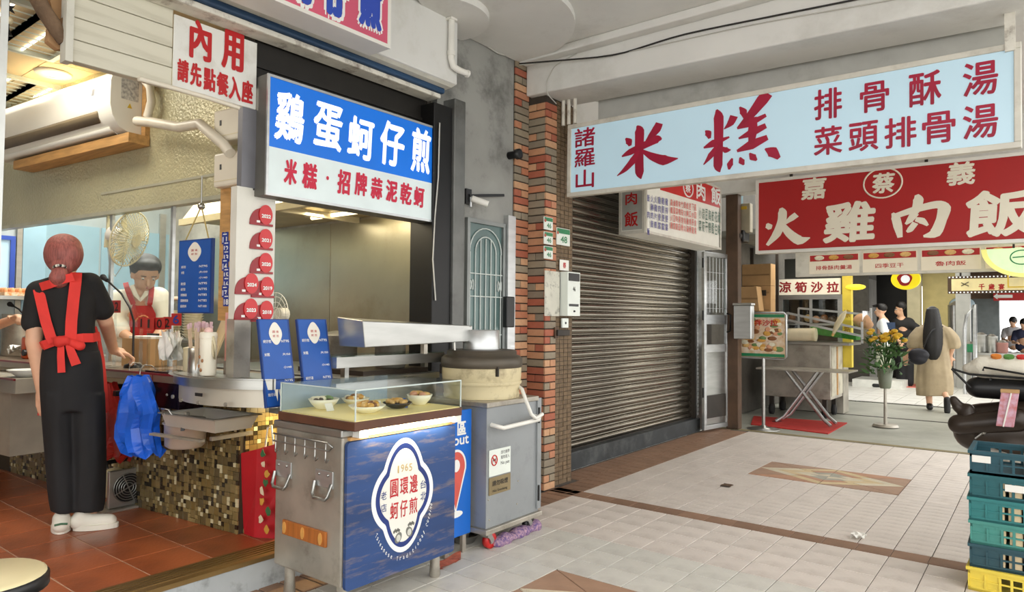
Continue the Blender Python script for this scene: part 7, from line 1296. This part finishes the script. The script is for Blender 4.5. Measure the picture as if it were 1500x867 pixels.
area_light('market_lamp', (-2.0, 15.5, 2.7), 1.5, 2.5, 60, (1, .97, .88)); area_light('lane_lamp', (-2.6, 10.6, 2.5), 1.2, .6, 14, (1, .95, .85))
# clapboard cabinet with the bamboo shoot salad sign
Y = 11.3; pl = PL((0, Y, 0), (1, 0, 0)); a0, b1 = pl.px(1137, 410); a1, b0 = pl.px(1232, 431)
t = thing('salad_sign', 'cream sign with red lettering for cold bamboo shoot salad', 'sign', pl.at(a0, b0)); MB().pbox(pl, a0, a1, b0, b1, 0, .06).build('board', M('cream_sign', (236, 228, 208), .5, emit=.2), t); mb = MB()
for k, ch in enumerate('涼筍沙拉'): mb = MB(); put_px(mb, pl.off(.06), ch, 1150+23.3*k, 420.5, 18, 16, .03, .002); mb.build('character', M('deep_red_ink_%d' % k, (150, 24, 30), .5), t)
t = thing('glazed_cabinet', 'aluminium framed glass cabinet under the salad sign', 'cabinet', pl.at(a0, 0)); MB().frame(pl, a0+.03, a1+.02, .75, b0, .07, -.35, .0).pbox(pl, a0+.5, a0+.54, .82, b0-.07, -.02, 0).pbox(pl, a0+.1, a1-.05, 1.32, 1.35, -.3, 0).build('frame', ALU, t); MB().pbox(pl, a0+.1, a1-.05, .82, b0-.07, -.35, -.33).build('back', BLACK, t); MB().pbox(pl, a0+.1, a1-.05, .82, b0-.07, -.015, -.01).build('glass_pane', GLASSK, t); MB().pbox(pl, a0+.03, a1+.02, 0, .75, -.35, 0).build('base', STEELD, t)
for k in range(7): MB().ell(pl.at(a0+.2+.12*k, 1.35+.06+(0 if k % 2 else .02), -.15), (.06, .08, .06), 10, 7).build('food_bundle', FOOD[('brown', 'dark', 'tan', 'pink')[k % 4]], t)
MB().pbox(pl, a0+.05, a1, b1+.03, b1+.35, -.3, -.28).build('dark_upper_glass', M('dim_upper_glass', (60, 62, 60), .3), t)
st = MB().pbox(pl, pl.px(1236, 430)[0], pl.px(1249, 430)[0], .7, pl.px(1240, 400)[1], -.02, .1).build('yellow_banner', M('yellow_banner', (232, 206, 76), .7, var=.12)); tag(st, 'narrow vertical yellow banner at the end of the cabinet', 'banner'); mb = MB()
for k, ch in enumerate('涼筍'): put(mb, pl.off(.1), ch, sum(pl.px(1242.5, 430)[:1]), 1.5-.25*k, .09, .12, .02, .002)
mb.build('lettering', M('ochre_ink', (170, 130, 40), .6), st)
p = pl.at(*pl.px(1250, 421)); o = thing('yellow_lamp', 'small yellow lamp sticking out beside the banner', 'lamp', p); MB().ell(p+V((.05, -.1, 0)), (.14, .05, .045), 12, 8).build('shade', M('lit_yellow_lamp', (250, 226, 60), emit=.8), o); MB().bar(p+V((-.12, 0, 0)), p+V((.0, -.08, 0)), .03).build('arm', ALU, o)
# cardboard boxes, fan and clutter by the post
Y = 10.3; pl = PL((0, Y, 0), (1, 0, 0))
def carton(x0, x1, y0, y1, lab, tilt=0, dy=0):
    q = pl.off(-dy); a0, b1 = q.px(x0, y0); a1, b0 = q.px(x1, y1); o = thing('cardboard_carton', lab, 'carton', q.at(a0, b0)); P = [(a0, b0), (a1, b0), (a1+tilt, b1), (a0+tilt, b1)]; MB().prism(P, q, -.22, 0).build('carton', CARD, o); MB().pbox(q, a0+.02, a1-.02, (b0+b1)/2-.012, (b0+b1)/2+.012, 0, .003).build('tape', M('tape_%d' % x0, (150, 118, 80), .4), o); return q, a0, a1, b0, b1
carton(1080, 1129, 388, 418, 'wide brown carton high up on the stack behind the post'); carton(1104, 1129, 419, 438, 'small carton with black squares behind the post'); carton(1082, 1112, 420, 455, 'tilted flat carton hanging by the post', -.04, -.25); carton(1106, 1129, 438, 470, 'lower carton beside the salad cabinet')
for x, y in ((1110, 429), (1119, 429)): 
    a, b = pl.px(x, y); o = MB().pbox(pl, a-.035, a+.035, b-.04, b+.04, .003, .02).build('black_cube_label', BLACKP); tag(o, 'black square mark on the small carton, %s one' % ('left' if x == 1110 else 'right'), 'label')
o = thing('carton_rack', 'dark metal rack carrying the cartons behind the post', 'rack', (-3.5, 10.5, 0)); MB().box(-3.6, -2.95, 10.28, 10.7, pl.px(1112, 470)[1]-.04, pl.px(1112, 470)[1]-.005).build('shelf', DARK, o)
for x in (-3.57, -3.2): MB().box(x-.02, x+.02, 10.66, 10.7, pl.px(1112, 470)[1]-.2, 2.5).build('upright', DARK, o)
Y = 8.95; p = aty(1080, 350, Y); o = thing('ceiling_speaker', 'black fan heater like device clamped high on the corner post', 'device', p); MB().box(p.x-.1, p.x+.13, Y-.12, Y+.1, p.z-.05, p.z+.1).build('housing', BLACKP, o, .02); MB().cyl((p.x+.05, Y-.12, p.z+.02), (p.x+.05, Y-.17, p.z+.02), .06, .05, 16).build('lens', DARK, o); MB().cyl((p.x, Y-.1, p.z-.1), (p.x, Y-.14, p.z-.1), .045, n=14).ell((p.x, Y-.13, p.z-.09), .03, 8, 6).build('lower_lamp', BLACKP, o); MB().bar((p.x-.1, Y, p.z), (-3.18, 8.84, p.z), .03).build('arm', DARK, o); MB().ell((p.x+.08, Y-.14, p.z+.03), .02, 8, 6).build('glint_cap', WHITEP, o)  # the small white ball is a painted glint on the housing
p = aty(1078, 290, 8.9); o = thing('teal_box', 'teal electric box high beside the corner post', 'box', p); MB().box(p.x-.07, p.x+.07, 8.86, 8.98, p.z-.12, p.z+.1).build('body', M('teal_paint', (60, 104, 112), .5), o, .01); MB().box(p.x-.05, p.x+.05, 8.85, 8.862, p.z-.09, p.z-.07).build('slot', DARK, o); MB().bar((p.x-.07, 8.92, p.z), (-3.16, 8.84, p.z), .03).build('bracket', DARK, o)
p = aty(1089, 330, 8.92); o = thing('pale_electric_box', 'pale grey electric box below the teal box', 'box', p); MB().box(p.x-.06, p.x+.1, 8.88, 8.99, p.z-.1, p.z+.28).build('body', M('pale_box', (180, 172, 150), .6), o, .01); MB().box(p.x-.04, p.x+.06, 8.87, 8.882, p.z+.2, p.z+.24).build('label', YEL, o); MB().bar((p.x-.06, 8.92, p.z), (-3.14, 8.84, p.z), .03).build('bracket', DARK, o)
# food picture stand
Y = 9.05; pl = PL((0, Y, 0), (1, 0, 0)); a0, b1 = pl.px(1083, 458); a1, b0 = pl.px(1152, 526); am = pl.px(1118, 500)[0]
t = thing('picture_stand', 'food photograph board on a steel pole stand', 'display stand', (am, Y, 0)); MB().pbox(pl, a0+.015, a1-.015, b0+.015, b1-.015, -.012, .006).build('board', M('dish_photo', (206, 170, 128), .5, var=.4, scale=9, col2=(226, 214, 196), dirt=(150, 70, 56), dscale=11, damt=.8), t); MB().pbox(pl, a0+.02, a1-.02, b0+.02, b0+.06, .006, .008).build('green_border', PLG, t); MB().pbox(pl, a0+.02, a1-.02, b1-.06, b1-.02, .006, .008).build('green_border', PLG, t)
rr = random.Random(4)
for k in range(44):
    c_ = ('tan', 'gold', 'white', 'pink', 'green', 'brown')[k % 6]; x, z = a0+.07+(a1-a0-.14)*rr.random(), b0+.09+(b1-b0-.18)*rr.random(); MB().ell(pl.at(x, z, .007), (.03+.03*rr.random(), .003, .02+.015*rr.random()), 8, 6).build('printed_food', FOOD[c_], t)
mb = MB(); text(mb, pl, '涼拌沙拉', (a0+a1)/2, b1-.13, .4, .08, .02, .012); mb.build('lettering', INK_R, t)
MB().tube([pl.at(x, z, 0) for x, z in [(a0, b0+.03), (a0, b1-.03), (a0+.03, b1), (a1-.03, b1), (a1, b1-.03), (a1, b0+.03), (a1-.03, b0), (a0+.03, b0)]], .012, 8, closed=True).build('tube_frame', ALU, t); MB().cyl((am, Y, .03), (am, Y, b0), .022, n=12).build('pole', STEEL, t); MB().lathe([(.2, 0), (.2, .008), (.06, .03), (.03, .05)], (am, Y, -.01), 28).build('base', STEEL, t)
# red mats
for pts, lab in (([(1104, 610), (1100, 622), (1213, 636), (1241, 620)], 'red rubber mat under the picture stand and the folding table'),):
    P = [atz(x, y, -.01) for x, y in pts]; o = MB().prism([(p.x, p.y) for p in P], PL((0, 0, -.011), (1, 0, 0), (0, 1, 0)), 0, .012).build('red_mat', M('red_mat', (186, 44, 36), .8, var=.15)); tag(o, lab, 'mat'); MB().prism([(P[0].lerp(P[2], k/10+.35).x+.06*math.cos(x), P[0].lerp(P[2], k/10+.35).y+.12*math.sin(x)) for k in range(1) for x in [2*math.pi*i/10 for i in range(10)]], PL((0, 0, .001), (1, 0, 0), (0, 1, 0)), 0, .002).build('dark_print', M('mat_print', (120, 24, 22), .8), o)
P = [atz(x, y, .006) for x, y in [(1254, 560), (1258, 566), (1344, 568), (1340, 559)]]; o = MB().prism([(p.x, p.y) for p in P], PL((0, 0, .006), (1, 0, 0), (0, 1, 0)), 0, .012).build('red_mat', M('pale_red_mat', (206, 110, 96), .8)); tag(o, 'faded red mat at the feet of the man in white', 'mat'); MB().prism([(P[0].lerp(P[2], .5).x+.2*math.cos(x), P[0].lerp(P[2], .5).y+.1*math.sin(x)) for x in [2*math.pi*i/10 for i in range(10)]], PL((0, 0, .018), (1, 0, 0), (0, 1, 0)), 0, .001).build('dark_print', M('mat_print_far', (170, 70, 64), .8), o)
# steel salad cart with folding table in front
Y = 10.5; pl = PL((0, Y, 0), (1, 0, 0)); a0 = pl.px(1118, 560)[0]; a1 = pl.px(1217, 560)[0]; z0 = pl.px(1200, 585)[1]; z1 = pl.px(1200, 505)[1]
t = thing('salad_cart', 'steel salad cart with a glazed top by the red mat', 'cart', (sum((a0, a1))/2, Y+.35, 0)); MB().pbox(pl, a0, a1, z0, z1, -.7, 0).build('body', STEELD, t, .01); MB().pbox(pl, a0-.04, a1+.25, z1, z1+.035, -.74, .05).build('worktop', STEEL, t)
pe = PL((a1, Y, 0), (0, 1, 0)); MB().pbox(pe, .02, .68, z0+.05, z1-.03, 0, .01).build('end_panel', M('cream_end', (206, 200, 180), .6, var=.1, dirt=(120, 80, 60), dscale=6), t); MB().pbox(pe, .3, .36, z0+.05, z1-.03, .01, .02).build('wooden_slat', WOOD, t)
for y in (Y+.08, Y+.62):
    for x in (a0+.1, a1-.1): MB().lathe([(.03, -.025), (.08, -.025), (.08, .025), (.03, .025)], (x, y, .075), 16, d=(1, 0, 0)).build('wheel', RUBBER, t); MB().box(x-.03, x+.03, y-.03, y+.03, .1, z0).build('castor_fork', DARK, t)
zt2 = z1+.035; b0x, b1x = pl.px(1153, 480)[0], pl.px(1240, 480)[0]; mb = MB()
for x in (b0x, b1x+.2): MB().bar((x, Y-.02, zt2), (x, Y-.02, zt2+.3 if x > b0x else zt2+.42), .025).build('case_post', ALU, t); MB().bar((x, Y+.6, zt2), (x, Y+.6, zt2+.5), .025).build('case_post', ALU, t)
mb.bar((b0x, Y-.02, zt2+.42), (b1x+.2, Y-.02, zt2+.2), .03).bar((b0x, Y-.02, zt2+.32), (b1x+.2, Y-.02, zt2+.1), .03); mb.build('case_frame', ALU, t); MB().bar((b0x, Y+.6, zt2+.5), (b1x+.2, Y+.6, zt2+.4), .03).build('case_frame', ALU, t)
MB().hexa([(b0x, Y+.0, zt2), (b1x+.2, Y+.0, zt2), (b1x+.2, Y+.005, zt2), (b0x, Y+.005, zt2)], [(b0x, Y+.0, zt2+.42), (b1x+.2, Y+.0, zt2+.3), (b1x+.2, Y+.005, zt2+.3), (b0x, Y+.005, zt2+.42)]).build('glass_pane', GLASS, t); MB().box(b1x+.2, b1x+.205, Y, Y+.6, zt2, zt2+.45).build('glass_pane', GLASS, t)
MB().hexa([(b0x+.3, Y+.1, zt2+.12), (b1x+.1, Y+.1, zt2+.04), (b1x+.1, Y+.4, zt2+.04), (b0x+.3, Y+.4, zt2+.12)], [(b0x+.3, Y+.1, zt2+.22), (b1x+.1, Y+.1, zt2+.12), (b1x+.1, Y+.4, zt2+.12), (b0x+.3, Y+.4, zt2+.22)]).build('green_turf', M('green_turf', (50, 130, 44), .9, var=.3, scale=30), t)
a, b = pl.px(1150, 492); c_ = pl.px(1196, 488); o = thing('bamboo_shoot_roll', 'fat pale roll lying on the salad cart worktop', 'roll', pl.at(a, zt2)); MB().cyl((a, Y-.02, zt2+.1), (c_[0], Y-.02, zt2+.11), .095, n=18).build('roll', M('pale_roll', (226, 212, 180), .7, var=.1), o); MB().cyl((c_[0]-.04, Y-.02, zt2+.11), (c_[0]-.01, Y-.02, zt2+.11), .1, n=18).build('band', CREAMP, o)
a, b = pl.px(1232, 466); o = thing('bamboo_shoot', 'curved pale bamboo shoot propped in the salad case', 'bamboo shoot', pl.at(a, b)); MB().tube([pl.at(*pl.px(1222, 488), .03), pl.at(*pl.px(1227, 476), .03), pl.at(*pl.px(1235, 463), .03), pl.at(*pl.px(1240, 455), .03)], [.02, .04, .04, .01], 10).build('shoot', CREAMP, o); MB().tube([pl.at(*pl.px(1222, 488), .03), pl.at(*pl.px(1220, 492), .03)], .018, 8).build('tip', FOOD['tan'], o)
p = pl.at(*pl.px(1256, 470), -.3); o = fuse([lump(p, (.12, .1, .11)), lump(p+V((.06, 0, -.05)), (.09, .08, .07))], .02, 2).build('food_bag', M('tan_bag', (196, 150, 110), .6, var=.2)); tag(o, 'tan knotted bag of food inside the salad case', 'bag')
# X-leg folding table
q = PL((0, 9.85, 0), (1, 0, 0)); L0 = q.px(1150, 544)[0]; L1 = q.px(1205, 544)[0]; tz = q.px(1180, 543)[1]; t = thing('folding_table', 'folding table with crossed steel legs before the salad cart', 'table', ((L0+L1)/2, 9.85, 0)); MB().box(L0-.35, L1+.35, 9.7, 10.25, tz, tz+.02).build('table_top', STEELD, t)
for dy in (0, .3):
    for x0, x1 in ((L0+.02, L1+.12), (L1-.05, L0-.1)): MB().tube([(x0, 9.8+dy, tz), (x1+(.1 if x1 < x0 else -.1), 9.8+dy, .08), (x1, 9.75+dy, .012)], .022, 8).build('leg', ALU, t)
# bouquet
p = aty(1296, 505, 10.3); t = thing('flower_bouquet', 'bucket of yellow chrysanthemums with greenery at the end of the salad cart', 'flowers', (p.x, 10.3, 0)); rr = random.Random(9); YF = M('yellow_bloom', (214, 168, 40), .7, var=.25, scale=30); GRN = M('leaf_green', (62, 96, 46), .6, var=.3)
base = V((p.x, 10.3, .78)); 
for k in range(26):
    x, y, z = (rr.random()-.5)*.42, (rr.random()-.5)*.3, 1.12+.16*rr.random(); c_ = V((p.x+x, 10.3+y, z)); s = MB().tube([base, base.lerp(c_, .6)+V((0, 0, .03)), c_], .004, 5).build('stem', GRN, t); MB().ell(c_, (.042, .042, .028), 10, 6).build('bloom', YF, t)
lm = MB(); lm.sheet([[V((0, 0, 0)), V((0, 0, 0))], [V((-.02, .05, .01)), V((.02, .05, .01))], [V((-.016, .1, .0)), V((.016, .1, 0))], [V((0, .14, -.02)), V((0, .14, -.02))]], False); lmm = lm.mesh('leaf', GRN)
for k in range(150):
    x, y, z = (rr.random()-.5)*.42, (rr.random()-.5)*.3, .68+.48*rr.random(); o = link('leaf', lmm, (p.x+x, 10.3+y, z), t); o.rotation_euler = (rr.random()*1.5, rr.random(), rr.random()*6.28)
MB().lathe([(.06, 0), (.07, .02), (.1, .26), (.09, .26)], (p.x, 10.3, .5), 20).build('bucket', M('grey_green_bucket', (120, 126, 108), .5), t); MB().cyl((p.x, 10.3, 0), (p.x, 10.3, .5), .022, .018, 12).lathe([(.16, 0), (.14, .03)], (p.x, 10.3, 0), 16).build('stand', STEELD, t)
# market hall: banner sign, pillars, far fittings
Y = 15; pl = PL((0, Y, 0), (1, 0, 0)); a0, b1 = pl.px(1388, 405); b0 = pl.px(1400, 430)[1]; t = thing('marquee_sign', 'cream banquet sign edged with small bulbs on the market lintel', 'sign', pl.at(a0, b0)); MB().pbox(pl, a0, a0+1.5, b0, b1, -.08, 0).build('board', BROWNP, t); MB().pbox(pl, a0+.06, a0+1.45, b0+.05, b1-.05, 0, .006).build('panel', M('cream_lit', (232, 216, 160), .5, emit=.25), t)
for k in range(26):
    for z in (b0+.02, b1-.02): MB().ell(pl.at(a0+.03+.056*k, z, .005), .013, 6, 5).build('bulb', LW, t)
for k, ch in enumerate('千歲宴'): mb = MB(); put_px(mb, pl, ch, 1438+14.5*k, 420, 9, 9, .03, .008); mb.build('character', INK_R, t)
mb = MB(); mb.bar(pl.at(*pl.px(1408, 414), .01), pl.at(*pl.px(1419, 419), .01), .012).bar(pl.at(*pl.px(1408, 419), .01), pl.at(*pl.px(1419, 413), .01), .012); mb.build('crossed_mark', INK_K, t)
for x in (.2, 1.3): MB().bar(pl.at(a0+x, b1, -.04), pl.at(a0+x, 2.75, -.04), .03).build('hanger', DARK, t)
Y = 19.4; pl = PL((0, Y, 0), (1, 0, 0)); a0, b1 = pl.px(1455, 429); a1, b0 = pl.px(1520, 440); t = thing('red_direction_sign', 'red sign with a white arrow in the far hall', 'sign', pl.at(a0, b0)); MB().pbox(pl, a0, a1+1, b0, b1, -.05, 0).build('board', RS, t); a, b = pl.px(1469, 434); MB().prism([(a-.18, b), (a-.1, b+.07), (a-.1, b+.035), (a+.18, b+.035), (a+.18, b-.035), (a-.1, b-.035), (a-.1, b-.07)], pl, 0, .01).build('arrow', INK_W, t); MB().bar(pl.at(a0+.1, b1, -.02), pl.at(a0+.1, b1+.3, -.02), .03).build('hanger', DARK, t)
p = aty(1409, 446, 18); t = thing('round_wall_fan', 'pale round fan on the far grey wall', 'fan', p); MB().lathe([(.0, .03), (.2, .02), (.22, 0), (.2, -.02)], p, 24, d=(0, -1, 0), caps=False, sx=1.1, sy=.75).build('cage', M('pale_blue_fan', (160, 180, 190), .4), t); MB().cyl(p, p+V((0, .15, 0)), .06, n=12).build('motor', DARK, t); MB().bar(p+V((0, .15, 0)), (p.x, p.y+.15, 2.75), .03).build('bracket', DARK, t)
p = aty(1400, 480, 17.3); t = thing('steel_cylinder', 'tall shiny steel cylinder in the far kitchen', 'tank', (p.x, 17.6, 0)); MB().cyl((p.x, 17.6, 0), (p.x, 17.6, 1.75), .17, n=24).build('tank', STEEL, t); MB().lathe([(.18, 0), (.1, .06), (.04, .1)], (p.x, 17.6, 1.75), 24).build('cap', STEELD, t)
g0, g1 = aty(1413, 530, 16), aty(1428, 530, 16); g0.z = g1.z = .01; mb = MB().tube([g0, aty(1413, 480, 16), aty(1416, 462, 16), aty(1428, 446, 16), g1], .035, 8); o = mb.build('tube_gate', ALU); tag(o, 'bent aluminium tube frame in the far hall', 'frame')
for k, (x, y, r, h, mt, lab) in enumerate(((1421, 506, .13, .16, PLG, 'green plastic tub on the far counter'), (1437, 500, .12, .35, STEEL, 'large steel pot on the far counter'), (1453, 500, .1, .32, STEEL, 'second steel pot on the far counter'), (1468, 508, .1, .2, M('far_clay', (170, 120, 110), .6), 'reddish pot on the far counter'))):
    p = aty(x, y, 17.0); z = .78; t = thing('market_pot', lab, 'pot', (p.x, 17, z)); MB().lathe([(r*.8, 0), (r, .03), (r, h), (r*1.06, h+.01), (r*.95, h+.01)], (p.x, 17, z), 20).build('body', mt, t); MB().lathe([(r, 0), (r*.5, .04), (.03, .06)], (p.x, 17, z+h), 16).build('lid', STEELD, t)
t = thing('market_counter', 'low dark stall counter in the far hall', 'counter', (-.3, 17.1, 0)); MB().box(-1.1, .9, 16.8, 17.4, .0, .74).build('front', STEELD, t); MB().box(-1.15, .9, 16.75, 17.45, .74, .78).build('top', STEEL, t)
def seated(px, py, Yd, col, lab):
    h = aty(px, py, Yd); b = V((h.x, Yd, 0)); t = thing('person', lab, 'person', b); z = h.z; B = lambda dx, dy, dz: V((b.x+dx, Yd+dy, dz)); sc_ = z/1.25
    L_, fP = head(V((b.x, Yd, z)), .16, .23, .19, V((-.6, -.8, 0))); o = fuse(L_+[cap(B(0, 0, z-.1), B(0, 0, z-.2), .06, .07), cap(B(0, 0, z-.25), B(0, .05, z-.65), .13, .14), cap(B(-.18, 0, z-.25), B(-.24, -.1, z-.5), .05, .04), cap(B(-.24, -.1, z-.5), B(-.15, -.3, z-.5), .04, .03), cap(B(.18, 0, z-.25), B(.24, -.1, z-.5), .05, .04), cap(B(.24, -.1, z-.5), B(.15, -.3, z-.5), .04, .03), cap(B(-.18, 0, z-.25), B(.18, 0, z-.25), .07, .07), cap(B(-.09, 0, .48), B(-.1, -.4, .48), .08, .065), cap(B(-.1, -.4, .48), B(-.1, -.38, .05), .06, .04), cap(B(.09, 0, .48), B(.1, -.4, .48), .08, .065), cap(B(.1, -.4, .48), B(.1, -.38, .05), .06, .04)]+hand(B(-.15, -.3, z-.5), V((.3, -1, 0)), V((0, 0, -1)), 1, .5)+hand(B(.15, -.3, z-.5), V((-.3, -1, 0)), V((0, 0, -1)), 1, .5), .02, 2).build('body', SKD, t)
    fuse([lump((b.x, Yd+.02, z+.03), (.1, .11, .12))], .02, 2).build('hair', HAIRK, t); fuse([cap(B(-.06, .0, z-.28), B(.06, 0, z-.28), .15, .15), cap(B(-.05, .05, z-.6), B(.05, .05, z-.6), .15, .15), cap(B(-.18, 0, z-.25), B(-.22, -.06, z-.42), .08, .07), cap(B(.18, 0, z-.25), B(.22, -.06, z-.42), .08, .07)], .022, 2).build('shirt', M('far_shirt_%d' % px, col, .8), t)
    fuse([cap(B(-.09, .05, .5), B(-.1, -.4, .48), .11, .09), cap(B(-.1, -.4, .48), B(-.1, -.38, .1), .085, .07), cap(B(.09, .05, .5), B(.1, -.4, .48), .11, .09), cap(B(.1, -.4, .48), B(.1, -.38, .1), .085, .07)], .022, 2).build('trousers', TRO_, t)
    s = thing('market_stool', 'round stool under the %s' % lab, 'stool', (b.x, Yd+.05, 0)); MB().cyl((b.x, Yd+.05, .37), (b.x, Yd+.05, .4), .16, n=18).build('seat', REDP, s)
    for k in range(4): MB().cyl((b.x+.1*math.cos(k*1.57+.78), Yd+.05+.1*math.sin(k*1.57+.78), .37), (b.x+.15*math.cos(k*1.57+.78), Yd+.05+.15*math.sin(k*1.57+.78), 0), .013, n=8).build('leg', STEEL, s)
seated(1484, 471, 23.5, (190, 188, 190), 'seated diner in pale grey by the bright opening'); seated(1500, 474, 22.6, (40, 44, 70), 'seated diner in navy at the far right edge')
p = aty(1461, 458, 21.5); struct('market_mullion', MB().box(p.x-.05, p.x+.05, 21.5, 21.6, 0, 2.75), ALU)
# litter on the tiles
for x, y, w, h, lab in ((1257, 789, 14, 5, 'crumpled paper scrap lying near the brown floor strip'), (1064, 712, 12, 1.6, 'small dark leaf lying before the far inlay')):
    p = atz(x, y); g = [[V((p.x-.04+.08*i/4, p.y-.04+.1*j/4, .004+(.03 if w == 14 else .006)*abs(math.sin(i*1.7+j*2.1)))) for i in range(5)] for j in range(5)]; o = MB().sheet(g, False).sheet([[q-V((0, 0, .003)) for q in r][::-1] for r in g], False).build('paper_scrap' if w == 14 else 'fallen_leaf', PAPER if w == 14 else BROWNP); tag(o, lab, 'scrap' if w == 14 else 'leaf')
bpy.data.scenes.remove(TMP)
